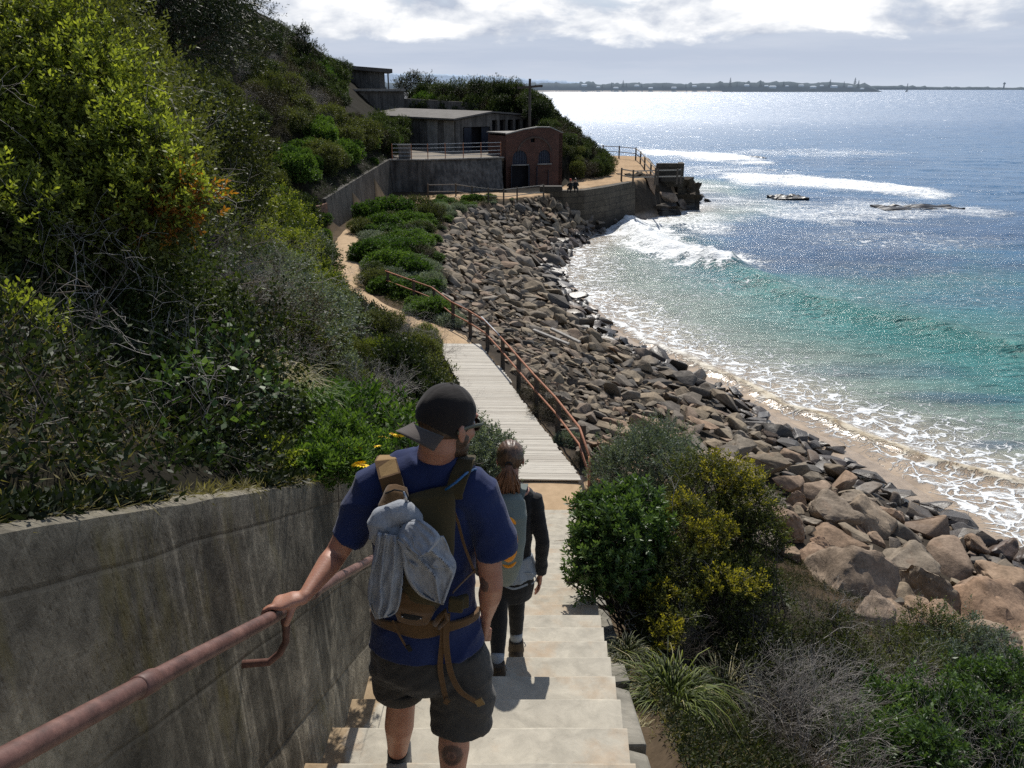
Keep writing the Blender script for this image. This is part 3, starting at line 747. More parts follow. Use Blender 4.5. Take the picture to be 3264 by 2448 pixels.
hr = MB(); hr.prism([(-12, -6), (12, -6), (12, 6), (-12, 6)], 6.02, 6.6); hr.add([(-12, -6, 6.6), (12, -6, 6.6), (12, 6, 6.6), (-12, 6, 6.6), (-8, 0, 9), (8, 0, 9)], [(0, 1, 5, 4), (1, 2, 5), (2, 3, 4, 5), (3, 0, 4)]); hrm = hr.mesh('roof'); hrm.materials.append(fmat('far_roof', (.50, .52, .54), .5))
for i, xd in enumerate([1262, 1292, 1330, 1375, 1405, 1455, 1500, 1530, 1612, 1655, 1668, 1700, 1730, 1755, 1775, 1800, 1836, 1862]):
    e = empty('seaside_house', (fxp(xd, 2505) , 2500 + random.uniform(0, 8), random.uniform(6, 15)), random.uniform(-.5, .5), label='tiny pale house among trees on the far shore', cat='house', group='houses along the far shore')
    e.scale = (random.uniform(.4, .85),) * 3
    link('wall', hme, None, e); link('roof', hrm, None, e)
tw = empty('lighthouse_tower', (fxp(2168, 4550), 4550, 4), label='far thin tower at the right end of the horizon', cat='tower')
MB().tube([(0, 0, 0), (0, 0, 24)], [4, 3], 8).build('shaft', m_far, tw); MB().tube([(0, 0, 24), (0, 0, 27), (0, 0, 31), (0, 0, 34)], [7, 7, 4, .6], 8).build('lantern', m_far, tw)
# ================================================================ leaves, twigs and shrubs
def nrm(a): return a / (np.linalg.norm(a, axis=-1, keepdims=True) + 1e-9)
def leaves(P, Dr, L, W, tint, rng, twist=1.0):
    """one pointed quad per leaf"""
    n = len(P); r = nrm(rng.normal(size=(n, 3))); s = nrm(np.cross(Dr, r)); L = np.asarray(L).reshape(-1, 1) * np.ones((n, 1)); W = np.asarray(W).reshape(-1, 1) * np.ones((n, 1))
    up = np.cross(s, Dr)
    V = np.stack([P, P + Dr * L * .5 + s * W * .5 + up * W * .12, P + Dr * L, P + Dr * L * .5 - s * W * .5 + up * W * .12], 1).reshape(-1, 3)
    return V, np.repeat(tint, 4)
def crown(n, blobs, rng, shell=.35, up=.15):
    B = np.array(blobs, float)              # x y z r squash
    wt = B[:, 3] ** 2; pick = rng.choice(len(B), n * 2, p=wt / wt.sum())
    d = nrm(rng.normal(size=(n * 2, 3)) + np.array([0, 0, up]))
    f = 1 - shell * rng.random(n * 2) ** 1.6
    R = B[pick, 3:4]; sq = np.stack([np.ones(n * 2), np.ones(n * 2), B[pick, 4]], 1)
    lump = 1 + .22 * np.sin(d[:, :1] * 7 + pick[:, None]) * np.sin(d[:, 1:2] * 6 + 2 * pick[:, None]) + .1 * rng.normal(size=(n * 2, 1))
    P = B[pick, :3] + d * f[:, None] * R * sq * lump
    keep = np.ones(n * 2, bool)
    for k in range(len(B)):
        q = (P - B[k, :3]) / (B[k, 3] * np.array([1, 1, B[k, 4]])); inside = (np.linalg.norm(q, axis=1) < .62) & (pick != k); keep &= ~inside
    keep &= P[:, 2] > .02
    P, d, f = P[keep][:n], d[keep][:n], f[keep][:n]
    return P, d, f
def foliage(n, blobs, rng, per=9, L=.05, W=.02, stem=.12, up=.6, shell=.35, spread=.9, tipb=.3, name='foliage'):
    P, d, f = crown(n, blobs, rng, shell)
    n = len(P)
    sd = nrm(d * .8 + np.array([0, 0, up]) + rng.normal(size=(n, 3)) * .35)
    cl = .5 + .5 * np.sin(P[:, 0] * 5.1 + 1) * np.sin(P[:, 1] * 4.3 + 2) * np.sin(P[:, 2] * 4.7)
    sl = stem * (.6 + .8 * rng.random(n))
    VV = []; TT = []
    e = nrm(np.cross(sd, rng.normal(size=(n, 3)))); g = np.cross(sd, e)
    for k in range(per):
        s = (k + .5) / per; a = k * 2.4 + rng.random(n) * .8
        rdir = e * np.cos(a)[:, None] + g * np.sin(a)[:, None]
        dd = nrm(sd * (.35 + .6 * s) + rdir * spread * (1.1 - .4 * s) + rng.normal(size=(n, 3)) * .15)
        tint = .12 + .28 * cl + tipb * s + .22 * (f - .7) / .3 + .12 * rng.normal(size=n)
        V, T = leaves(P + sd * (sl * s)[:, None], dd, L * (.7 + .5 * rng.random(n)) * (1.1 - .3 * s), W * (.8 + .4 * rng.random(n)), tint, rng)
        VV.append(V); TT.append(T)
    me = fastquads(name, np.concatenate(VV)); fattr(me, 'tint', np.clip(np.concatenate(TT), 0, 1)); return me
def tubes(S, name='branches', sides=3):
    """S: list of (p0, p1, r0, r1) -> one mesh of thin stems"""
    A = np.array([s[0] for s in S], float); B = np.array([s[1] for s in S], float); r0 = np.array([s[2] for s in S])[:, None]; r1 = np.array([s[3] for s in S])[:, None]
    d = nrm(B - A); u = nrm(np.cross(d, np.where(np.abs(d[:, 2:3]) < .9, [[0, 0, 1.0]], [[1.0, 0, 0]]))); v = np.cross(d, u)
    n = len(S); V = np.zeros((n, 2 * sides, 3))
    for k in range(sides):
        a = 2 * math.pi * k / sides; o = u * math.cos(a) + v * math.sin(a)
        V[:, k] = A + o * r0; V[:, sides + k] = B + o * r1
    base = np.arange(n)[:, None] * 2 * sides
    Q = np.concatenate([base + np.array([k, (k + 1) % sides, sides + (k + 1) % sides, sides + k]) for k in range(sides)])
    me = fastquads(name, V.reshape(-1, 3), True, Q); return me
def grow(p, d, L, r, depth, rng, S, kids=3, bend=.35, ratio=.68, up=.1, tips=None, segs=3, gap=.45):
    p = np.array(p, float); d = np.array(d, float); r_ = r
    for s in range(segs):
        d2 = nrm(d + rng.normal(size=3) * bend * .5 + np.array([0, 0, up * .5])); q = p + d2 * L / segs; rr = max(r_ * .85, .0009)
        S.append((p, q, r_, rr)); p = q; d = d2; r_ = rr
        if depth > 0 and s >= 1:
            for k in range(max(1, kids - 1) if s < segs - 1 else kids):
                ang = gap + rng.random() * .5; ax = nrm(np.cross(d, rng.normal(size=3)))
                nd = nrm(d * math.cos(ang) + ax * math.sin(ang) + np.array([0, 0, up]))
                grow(p, nd, L * ratio * (.7 + .5 * rng.random()), r_ * .62, depth - 1, rng, S, kids, bend, ratio, up, tips, segs, gap)
    if tips is not None and depth == 0: tips.append((p, d))
def stems(blobs, rng, n=26, r=.014, base=(0, 0, -.1)):
    S = []; B = np.array(blobs, float)
    for i in range(n):
        b = B[rng.integers(len(B))]; e = b[:3] + nrm(rng.normal(size=3)) * b[3] * .9 * np.array([1, 1, b[4]]); e[2] = max(e[2], .1)
        p = np.array(base) + rng.normal(size=3) * [.08, .08, 0]; m_ = (p + b[:3]) / 2 + rng.normal(size=3) * .12; ps = [p, m_, b[:3] + rng.normal(size=3) * .1, e]
        for k in range(3):
            S.append((ps[k], ps[k + 1], r * (1 - k * .28), r * (1 - (k + 1) * .28)))
            for q in range(3):
                s_ = ps[k] + (ps[k + 1] - ps[k]) * rng.random(); S.append((s_, s_ + nrm(rng.normal(size=3) + [0, 0, .5]) * .3 * rng.random(), r * .4, r * .12))
    return tubes(S)
m_bark = simple('grey_bark', (.16, .135, .11), (.07, .058, .047), .95, 30, .6, .004, .1)
m_dead = simple('dead_twigs', (.42, .39, .355), (.20, .18, .16), .95, 40, .3, .002, .1)
LEAF = {
 'dark': leafmat('leaf_dark', [(0, (.008, .012, .005)), (.5, (.026, .039, .013)), (1, (.085, .115, .03))], .24),
 'bright': leafmat('leaf_bright', [(0, (.012, .026, .007)), (.5, (.04, .085, .016)), (1, (.14, .22, .045))], .38),
 'yellow': leafmat('leaf_yellow', [(0, (.012, .018, .005)), (.42, (.05, .072, .014)), (.7, (.13, .165, .028)), (1, (.30, .32, .05))], .34),
 'silver': leafmat('leaf_silver', [(0, (.045, .06, .045)), (.5, (.12, .15, .115)), (1, (.26, .30, .24))], .25),
 'brown': leafmat('leaf_brown', [(0, (.016, .014, .009)), (.5, (.045, .038, .023)), (1, (.11, .095, .055))], .22),
 'glossy': leafmat('leaf_glossy', [(0, (.012, .024, .009)), (.5, (.06, .11, .032)), (1, (.19, .28, .085))], .3, .42, .2, .35),
 'lime': leafmat('leaf_lime', [(0, (.02, .032, .008)), (.45, (.11, .145, .026)), (1, (.38, .42, .075))], .38),
 'gold': leafmat('leaf_gold', [(0, (.035, .036, .008)), (.45, (.15, .14, .022)), (1, (.42, .36, .045))], .4),
 'rust': leafmat('leaf_rust', [(0, (.10, .03, .01)), (.5, (.24, .085, .02)), (1, (.42, .19, .03))], .4),
 'olive': leafmat('leaf_olive', [(0, (.011, .014, .006)), (.5, (.042, .052, .016)), (1, (.155, .17, .045))], .26),
 'blond': leafmat('leaf_blond', [(0, (.10, .085, .035)), (.5, (.24, .21, .10)), (1, (.45, .40, .22))], .3),
 'needle': leafmat('leaf_needle', [(0, (.008, .012, .006)), (.5, (.022, .032, .014)), (1, (.05, .065, .028))], .15),
}
def blobset(rng, n, R, Ht, sq=.8):
    b = [(0, 0, Ht * .5, R * .62, Ht * .5 / (R * .62) * .95)]
    for i in range(n):
        a = rng.random() * 6.28; q = R * (.35 + .35 * rng.random()); rr = R * (.28 + .22 * rng.random())
        b.append((q * math.cos(a), q * math.sin(a), max(rr * .5, Ht * (.25 + .6 * rng.random()) - rr * .3), rr, sq))
    return b
KIND = {}
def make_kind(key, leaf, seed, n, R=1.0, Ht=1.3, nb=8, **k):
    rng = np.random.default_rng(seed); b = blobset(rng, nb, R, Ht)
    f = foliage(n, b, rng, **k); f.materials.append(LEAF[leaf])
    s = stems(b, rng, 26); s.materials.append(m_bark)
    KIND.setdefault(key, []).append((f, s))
for q in range(3): make_kind('dark', 'dark', 100 + q, 1700, per=9, L=.085, W=.034, stem=.16)
for q in range(2): make_kind('bright', 'bright', 110 + q, 1700, Ht=1.1, nb=10, per=9, L=.09, W=.042, stem=.13)
for q in range(2): make_kind('silver', 'silver', 120 + q, 1700, Ht=.9, nb=10, per=8, L=.07, W=.026, stem=.12, tipb=.4)
for q in range(2): make_kind('olive', 'olive', 130 + q, 1700, per=9, L=.07, W=.028, stem=.18, tipb=.45)
for q in range(2): make_kind('brown', 'brown', 140 + q, 1100, per=8, L=.06, W=.018, stem=.2, shell=.7)
for q in range(2): make_kind('yellow', 'yellow', 150 + q, 1500, per=9, L=.075, W=.03, stem=.17, tipb=.5)
# bare twiggy shrubs
for q in range(3):
    rng = np.random.default_rng(160 + q); S = []
    for k in range(9):
        a = k * .7 + rng.random(); grow((0, 0, 0), nrm(np.array([math.cos(a) * .8, math.sin(a) * .8, .8 + rng.random()])), .62, .014, 3, rng, S, 3, .5, .66, .05)
    me_ = tubes(S); me_.materials.append(m_dead if q else m_bark); KIND.setdefault('bare', []).append((None, me_))
print('bare segs', len(S))
LAB = {
 'dark': ('evergreen_shrub', 'dark green rounded shrub in the thicket on the hillside above the path', 'dark shrubs massed on the hillside'),
 'bright': ('leafy_bush', 'bright green leafy shrub among darker ones on the hillside', 'bright green shrubs on the hillside'),
 'silver': ('saltbush', 'low silvery grey saltbush mound beside the path and boulders', 'silvery saltbushes'),
 'olive': ('heath_bush', 'olive green shrub with paler tips on the steep hillside', 'olive shrubs on the hillside'),
 'brown': ('dry_shrub', 'brown half dry shrub with sparse leaves on the hillside', 'brown dry shrubs'),
 'yellow': ('sunlit_bush', 'yellow green shrub lit by the sun on the near hillside', 'yellow green shrubs'),
 'bare': ('bare_shrub', 'leafless grey shrub of tangled thin twigs on the slope', 'bare twiggy shrubs')}
def shrub(key, x, y, z, s, sz=1.0, rz=None, v=None, label=None, group=None, tilt=(0, 0), name=None):
    nm, lb, gp = LAB[key]; fo, stm = KIND[key][random.randrange(len(KIND[key])) if v is None else v]
    e = empty(name or nm, (x, y, z), random.random() * 6.28 if rz is None else rz, label=label or lb, cat='shrub', group=None if (label and not group) else (group or gp))
    e.scale = (s, s, s * sz); e.rotation_euler = (tilt[0], tilt[1], e.rotation_euler[2])
    if fo: link('foliage', fo, None, e)
    link('branches', stm, None, e); return e
# keep-out boxes in view: the walks and houses stay clear of shrubs standing nearer
KEEP = [(708, 455, 765, 680, 50), (745, 600, 880, 705, 33), (820, 232, 1215, 420, 74), (742, 132, 880, 236, 111), (855, 330, 1060, 345, 80), (962, 745, 1040, 850, 30), (1000, 850, 1120, 950, 30), (1060, 950, 1250, 1120, 22)]
def blocked(x, y, z, hgt, R):
    for k in range(3):
        q = proj((x, y, z + hgt * (.5 + .5 * k / 2)))
        if q is None: return True
        rr = R * FPX * KD / q[2] * .5
        for (a, b, c, d, far_) in KEEP:
            if y < far_ and a - rr < q[0] < c + rr and b - .6 * rr < q[1] < d + .6 * rr: return True
    return False
def inview(x, y, z, m=120):
    q = proj((x, y, z)); return q is not None and -m < q[0] < 2212 + m and -m - 200 < q[1] < 1659 + m
cells = []
y = 7.5; cnt = {}
while y < 112:
    st_ = 1.15 if y < 30 else 1.3 if y < 60 else 1.65
    x = float(np.interp(y, YL, XLv)) - .2 if y < 75 else (float(np.interp(y, YB, XBv)) - .3)
    s = 0
    while s < 32:
        px = x - s + random.uniform(-.4, .4); py = y + random.uniform(-.5, .5); s += st_ * random.uniform(.85, 1.2)
        h0 = Hs(px, py)
        if py > 75 and h0 < 6.6 and px < 1.5: continue
        if 75 < py < 85.2 and -1.5 < px < 6.2: continue                  # terrace
        if py > 75 and px < -11 and py < 78 and h0 < 6.6: continue
        if 50 < py < 75.3 and float(np.interp(py, YL, XLv)) - px < .35: continue
        if not inview(px, py, h0 + .8): continue
        cells.append((px, py, h0))
    y += st_ * .95
print('hill candidates', len(cells))
random.shuffle(cells)
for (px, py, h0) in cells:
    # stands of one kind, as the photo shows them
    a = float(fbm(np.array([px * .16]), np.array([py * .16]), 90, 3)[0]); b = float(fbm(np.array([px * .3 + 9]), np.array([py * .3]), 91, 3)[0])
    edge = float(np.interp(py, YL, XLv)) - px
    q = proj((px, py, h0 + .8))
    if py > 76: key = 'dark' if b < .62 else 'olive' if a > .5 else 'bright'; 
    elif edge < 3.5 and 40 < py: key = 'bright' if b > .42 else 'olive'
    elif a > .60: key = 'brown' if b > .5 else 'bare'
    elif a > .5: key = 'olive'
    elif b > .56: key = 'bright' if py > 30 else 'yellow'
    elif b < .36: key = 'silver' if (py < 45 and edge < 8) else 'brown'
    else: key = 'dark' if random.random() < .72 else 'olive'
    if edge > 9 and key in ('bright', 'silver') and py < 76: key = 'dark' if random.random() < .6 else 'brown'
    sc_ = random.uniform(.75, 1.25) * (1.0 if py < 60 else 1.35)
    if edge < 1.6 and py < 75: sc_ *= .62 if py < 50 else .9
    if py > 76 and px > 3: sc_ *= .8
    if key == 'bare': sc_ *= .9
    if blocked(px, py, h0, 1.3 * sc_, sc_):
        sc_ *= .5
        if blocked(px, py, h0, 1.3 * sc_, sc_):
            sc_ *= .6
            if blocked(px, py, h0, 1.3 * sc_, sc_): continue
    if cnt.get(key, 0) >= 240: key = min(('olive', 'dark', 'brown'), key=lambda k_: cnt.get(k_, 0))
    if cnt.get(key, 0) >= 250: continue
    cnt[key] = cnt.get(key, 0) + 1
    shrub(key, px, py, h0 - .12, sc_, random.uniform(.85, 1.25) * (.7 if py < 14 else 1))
print(cnt)
# flat ground between footpath and boulders
for i in range(230):
    py = random.uniform(31.5, 74); xl = float(np.interp(py, [b for a, b in PC[1:13]], [a for a, b in PC[1:13]])) + .9; xr = float(np.interp(py, YR, XRv)) + .3
    if xr - xl < .6: continue
    px = random.uniform(xl + .25, xr)
    if py > 70.5 and px > -3.4: continue
    if pline_dist(np.array([px]), np.array([py]), PC)[0] < 1.0: continue
    b = float(fbm(np.array([px * .22 + 9]), np.array([py * .22]), 95, 3)[0])
    right = (px - xl) / (xr - xl)
    key = 'bright' if b > .46 else 'silver' if b < .40 else ('dark' if random.random() < .4 else 'olive')
    if right > .75 and random.random() < .5: key = 'silver' if random.random() < .6 else 'brown'
    sc_ = random.uniform(.6, 1.1) * (1.15 if (key == 'bright' and py > 40) else .85)
    if right > .8: sc_ *= .6
    if blocked(px, py, 3.7, 1.2 * sc_, sc_ * .8): sc_ *= .55
    shrub(key, px, py, 3.6, sc_, random.uniform(.55, .85), label={'bright': 'low bright green bush in the flat strip between path and boulders', 'silver': 'small silvery cushion bush in the flat strip between path and boulders', 'dark': 'low dark bush in the flat strip between path and boulders', 'olive': 'low olive bush in the flat strip between path and boulders', 'brown': 'low dry brown bush at the edge of the boulders'}[key], group={'bright': 'green bushes between path and boulders', 'silver': 'cushion bushes between path and boulders', 'dark': 'dark bushes between path and boulders', 'olive': 'olive bushes between path and boulders', 'brown': 'dry bushes by the boulders'}[key])

# taller bushes where the path slips out of sight
for i, (xd, yd, key, sc_) in enumerate([(800, 478, 'bright', 1.3), (850, 470, 'bright', 1.5), (900, 465, 'olive', 1.2), (780, 505, 'olive', .9), (830, 500, 'bright', 1.2), (950, 460, 'silver', 1.0), (880, 490, 'bright', 1.1), (990, 455, 'silver', .8), (780, 468, 'silver', .9), (930, 480, 'olive', 1.1), (800, 560, 'bright', 1.1), (840, 590, 'bright', 1.2), (880, 560, 'bright', 1.1), (900, 600, 'bright', 1.0), (810, 620, 'olive', .8), (930, 620, 'silver', .9)]):
    q = G(xd, yd, 3.7); shrub(key, q.x, q.y, 3.55, sc_, .95, label='leafy bush standing between the bend of the path and the boulders', group='bushes at the bend of the path')

# undergrowth nobody could count: low sprigs, litter and dry grass between the shrubs
def cover(name, label, pts, leaf, seed, per, L, W, stem, up=1.0):
    rng = np.random.default_rng(seed); P = np.array(pts); n = len(P); sd = nrm(rng.normal(size=(n, 3)) * .55 + np.array([0, 0, up])); VV = []; TT = []
    e = nrm(np.cross(sd, rng.normal(size=(n, 3)))); g_ = np.cross(sd, e)
    for k in range(per):
        s = (k + .5) / per; a = k * 2.4 + rng.random(n); rd = e * np.cos(a)[:, None] + g_ * np.sin(a)[:, None]
        V, T = leaves(P + sd * (stem * s), nrm(sd * (.3 + .6 * s) + rd * .9), L * (.6 + .7 * rng.random(n)), W * np.ones(n), .1 + .5 * s * rng.random(n) + .15 * rng.random(n), rng); VV.append(V); TT.append(T)
    me = fastquads(name, np.concatenate(VV)); fattr(me, 'tint', np.clip(np.concatenate(TT), 0, 1)); tag(link(name, me, LEAF[leaf]), label, 'undergrowth', kind='stuff')
def scatter(n, x0, x1, y0, y1, ok, seed, power=1.0):
    rng = np.random.default_rng(seed); x = rng.uniform(x0, x1, n); y = y0 + (y1 - y0) * rng.random(n) ** power; XL_ = np.where(y < 8.8, SLX(y) - .26, np.interp(y, YL, XLv)); XR_ = np.interp(y, YR, XRv); m = ok(x, y, XL_, XR_); x, y = x[m], y[m]; return np.stack([x, y, H(x, y) + .01], 1)
lf = lambda x, y, a, b: (a - x > .02) & (a - x < 26) & ~((y > 75) & (x > -11.5))
cover('undergrowth', 'dark tangled undergrowth between the shrubs on the hillside', scatter(60000, -34, -.5, 9.3, 76, lf, 1, 1.25), 'dark', 31, 6, .11, .045, .22)
cover('undergrowth', 'low dark leafy undergrowth on the bank right above the wall', scatter(26000, -5, -.8, .6, 9.5, lambda x, y, a, b: (a - x > .0), 2), 'dark', 32, 6, .035, .014, .07)
cover('leaf_litter', 'dry straw litter and dead grass on the bank above the wall', scatter(15000, -3.2, -.8, 1.0, 9.5, lambda x, y, a, b: (a - x > -.08) & (vnoise(x * 2, y * 2, 5) > .45), 3), 'blond', 33, 3, .05, .005, .02, .3)
rt = lambda x, y, a, b: (x - b > .06) & (y < 16.5) & (x - b < 7.5)
cover('undergrowth', 'low olive ground cover right of the steps', scatter(42000, .3, 9, 1.5, 16.5, lambda x, y, a, b: rt(x, y, a, b) & (vnoise(x * 1.3, y * 1.3, 8) > .3), 4), 'olive', 34, 6, .035, .013, .08)
cover('leaf_litter', 'dry grass and litter on the ground right of the steps', scatter(22000, .3, 7, 1.5, 16.5, lambda x, y, a, b: (x - b > .0) & (x - b < 5.5) & (vnoise(x * 1.7, y * 1.7, 9) > .4), 5), 'blond', 35, 3, .06, .005, .02, .3)
cover('undergrowth', 'low plants between the footpath and the rubble bank', scatter(14000, -9.5, 1.5, 31, 72, lambda x, y, a, b: (x < b) & (pline_dist(x, y, PC) > .72) & ~((y > 69) & (x > -4)), 6), 'olive', 36, 6, .09, .035, .14)

_r = np.random.default_rng(55); _y = _r.uniform(.4, 9, 9000); _m = vnoise(_y * 2.3, _y * 0, 3) + .35 * (vnoise(_y * 9, _y * 0, 4) - .5) > .40; _y = _y[_m]; _x = SLX(_y) - .10 - .30 * _r.random(len(_y)) ** 1.3
cover('creeping_plants', 'sprigs and dry stems creeping over the top edge of the retaining wall', np.stack([_x, _y, zt(_y) + 1.44], 1), 'dark', 37, 6, .03, .012, .05, .7)
_y = _r.uniform(.4, 9, 5000); _x = SLX(_y) - .08 - .3 * _r.random(len(_y))
cover('leaf_litter', 'dead grass stems scattered along the top of the retaining wall', np.stack([_x, _y, zt(_y) + 1.44], 1), 'blond', 38, 3, .045, .004, .02, .2)

cover('kerbside_plants', 'small green sprigs and dry stems beside the kerb at the bottom of the picture', scatter(9000, .5, 2.4, 1.6, 6.0, lambda x, y, a, b: (x - b > .02) & (x - b < 1.3), 12), 'olive', 41, 6, .03, .01, .07)
cover('kerbside_litter', 'dead leaves and straw beside the kerb at the bottom of the picture', scatter(7000, .5, 2.4, 1.6, 6.0, lambda x, y, a, b: (x - b > -.05) & (x - b < 1.3), 13), 'blond', 42, 3, .045, .006, .02, .2)
# ================================================================ the plants close by, one by one
def nearbush(name, label, cat, blobs, leaf, n, seed, base=None, stems_n=30, stem_r=.012, leaf_name='foliage', extra=(), bare=0, **k):
    """blobs: (xd, yd, y, r, squash) as seen; built where they stand"""
    rng = np.random.default_rng(seed); W = []
    for b in blobs: q = D(b[0], b[1], b[2]); W.append((q.x, q.y, q.z, b[3], b[4] if len(b) > 4 else .9))
    W = np.array(W)
    if base is None: bx, by = W[:, 0].mean(), W[:, 1].mean()
    else: bx, by = base
    bz_ = Hs(bx, by); o = np.array([bx, by, bz_, 0, 0]); B = W - o
    e = empty(name, (bx, by, bz_), label=label, cat=cat)
    B2 = B.copy(); sh = max(0, .02 - (B[:, 2] - B[:, 3]).min()) + .02; B2[:, 2] += sh       # the helper drops what is under its floor
    f = foliage(n, B2, rng, **k); f.transform(Matrix.Translation((0, 0, -sh))); link(leaf_name, f, LEAF[leaf], e)
    link('branches', stems(B, rng, stems_n, stem_r, (0, 0, -.15)), m_bark, e)
    for (nm, lf, ids, frac, kw) in extra:           # a differently coloured share of the crown
        Bx = np.array([np.append((np.array(D(q[0], q[1], q[2])) - o[:3]), [q[3], q[4] if len(q) > 4 else .9]) for q in ids]); s2 = max(0, .02 - (Bx[:, 2] - Bx[:, 3]).min()) + .02; Bx[:, 2] += s2
        g_ = foliage(frac, Bx, rng, **kw); g_.transform(Matrix.Translation((0, 0, -s2))); link(nm, g_, LEAF[lf], e)
    if bare:
        S = []
        for q in range(bare):
            b = B[rng.integers(len(B))]; a = b[:3] + rng.normal(size=3) * b[3] * .3; grow(a, nrm(rng.normal(size=3) + np.array([0, 0, .6])), b[3] * 1.0, .006, 3, rng, S, 2, .6, .66, .05)
        link('dry_twigs', tubes(S), m_dead, e)
    return e
fine = dict(per=10, L=.034, W=.013, stem=.085, up=.7, shell=.22, tipb=.5)
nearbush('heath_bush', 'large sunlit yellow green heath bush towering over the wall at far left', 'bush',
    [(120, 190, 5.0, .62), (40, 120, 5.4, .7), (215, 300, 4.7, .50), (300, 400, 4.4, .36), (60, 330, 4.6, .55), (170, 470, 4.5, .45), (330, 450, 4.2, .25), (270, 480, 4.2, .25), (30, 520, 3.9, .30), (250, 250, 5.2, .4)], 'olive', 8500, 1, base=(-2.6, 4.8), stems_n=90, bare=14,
    extra=[('sunlit_tips', 'lime', [(100, 130, 4.7, .36), (200, 210, 4.5, .30), (290, 330, 4.2, .24), (150, 330, 4.3, .26), (60, 260, 4.4, .3), (240, 440, 4.1, .2), (330, 430, 4.05, .18), (30, 470, 3.8, .22), (40, 90, 5.0, .35), (170, 470, 4.2, .16), (390, 420, 4.1, .12), (260, 260, 4.4, .2)], 3300, dict(fine, shell=.5, tipb=.6)), ('rusty_tips', 'rust', [(395, 465, 4.1, .13), (345, 470, 4.12, .14), (425, 445, 4.1, .10), (260, 480, 4.1, .08), (370, 400, 4.2, .12)], 150, dict(fine, shell=.9)), ('shaded_foliage', 'dark', [(120, 680, 4.3, .6), (220, 640, 4.5, .55), (40, 850, 3.8, .55), (330, 620, 4.9, .5), (150, 860, 4.1, .5), (30, 640, 4.1, .5), (10, 800, 4.4, .55), (100, 780, 4.3, .5)], 6500, dict(per=8, L=.035, W=.014, stem=.11, shell=.8))], **fine)  # lime tips and dark lower leaves put sun and shade into the colour
nearbush('sprig_cluster', 'small bright sprig with orange tips sticking out at the left edge halfway down', 'bush', [(25, 745, 3.1, .15), (45, 790, 3.1, .10), (5, 800, 3.0, .12)], 'lime', 420, 2, base=(-2.0, 3.4), stems_n=14, stem_r=.005, extra=[('rusty_tips', 'rust', [(50, 775, 3.05, .06)], 60, fine)], **fine)
nearbush('glossy_bush', 'dark bush with round glossy leaves spilling over the top of the wall', 'bush', [(250, 960, 3.2, .36), (400, 940, 3.4, .36), (480, 860, 3.8, .34), (330, 1010, 3.0, .26), (120, 1030, 2.9, .30), (440, 1010, 3.1, .22), (560, 900, 4.0, .25), (500, 760, 4.6, .35)], 'dark', 2300, 3, base=(-1.6, 3.6), stems_n=60, stem_r=.006, per=8, L=.036, W=.018, stem=.13, shell=.8, bare=12, extra=[('glossy_leaves', 'glossy', [(300, 960, 3.1, .25), (430, 900, 3.4, .25), (460, 830, 3.8, .25), (350, 1020, 2.9, .18)], 260, dict(per=7, L=.05, W=.03, stem=.14, shell=.8))])
nearbush('hanging_sprig', 'round leaved sprig hanging over the wall face', 'plant', [(288, 1095, 2.55, .07), (300, 1060, 2.6, .08), (290, 1125, 2.5, .04)], 'glossy', 42, 33, base=(-1.25, 2.75), stems_n=5, stem_r=.003, per=7, L=.05, W=.03, stem=.1, shell=.9)
nearbush('dark_thicket', 'very dark shaded thicket at the left edge above the wall', 'bush', [(60, 950, 3.2, .5), (40, 1070, 2.5, .28), (130, 1070, 2.7, .24), (-60, 1000, 2.4, .4), (170, 930, 3.6, .5), (300, 850, 4.3, .45), (20, 850, 3.6, .5), (230, 1040, 3.0, .28), (60, 1110, 2.1, .18)], 'dark', 5200, 4, base=(-2.0, 3.3), stems_n=40, stem_r=.008, per=8, L=.035, W=.014, stem=.12, shell=.8, bare=8)
nearbush('white_tipped_bush', 'bush with pale whitish flowering tops behind the large heath bush', 'bush', [(370, 270, 9.0, .55), (430, 320, 9, .6), (340, 350, 8.6, .6), (470, 400, 9, .55)], 'olive', 2600, 5, stems_n=40, extra=[('pale_flowers', 'silver', [(350, 245, 8.9, .28), (400, 250, 9, .28), (440, 270, 9, .22)], 420, dict(per=9, L=.05, W=.025, stem=.12, shell=.5))], per=9, L=.05, W=.02, stem=.14, tipb=.4)
nearbush('leafy_weed', 'light green leafy plants in the middle of the bank above the wall', 'plant', [(460, 720, 6.4, .25), (520, 770, 6.0, .22), (480, 680, 6.8, .22)], 'yellow', 420, 6, stems_n=20, stem_r=.006, per=8, L=.055, W=.025, stem=.14, shell=.7)
nearbush('silvery_bush', 'grey green fine leaved bush beyond the dry grass above the wall', 'bush', [(560, 660, 8.2, .4), (640, 720, 8.0, .45), (600, 610, 9.0, .4), (700, 690, 9, .4)], 'silver', 1500, 7, stems_n=24, per=9, L=.045, W=.014, stem=.14, shell=.6, bare=8)
nearbush('lime_groundcover', 'lime green low clump on the wall top left of the yellow daisies', 'plant', [(520, 975, 3.7, .13, .6), (590, 1000, 3.6, .12, .6), (545, 1005, 3.6, .10, .6), (610, 1030, 3.5, .07)], 'lime', 520, 8, stems_n=10, stem_r=.003, per=9, L=.026, W=.013, stem=.05, shell=.6, tipb=.5)
nearbush('green_daisy_plant', 'bright green fleshy daisy plant on the wall top beside the man', 'plant', [(700, 1000, 3.75, .15, .7), (750, 1010, 3.8, .12, .7), (670, 1020, 3.6, .09), (790, 985, 4.2, .15, .7), (730, 950, 4.3, .14)], 'bright', 760, 9, stems_n=10, stem_r=.003, per=10, L=.04, W=.012, stem=.06, up=1.2, shell=.6, tipb=.5)
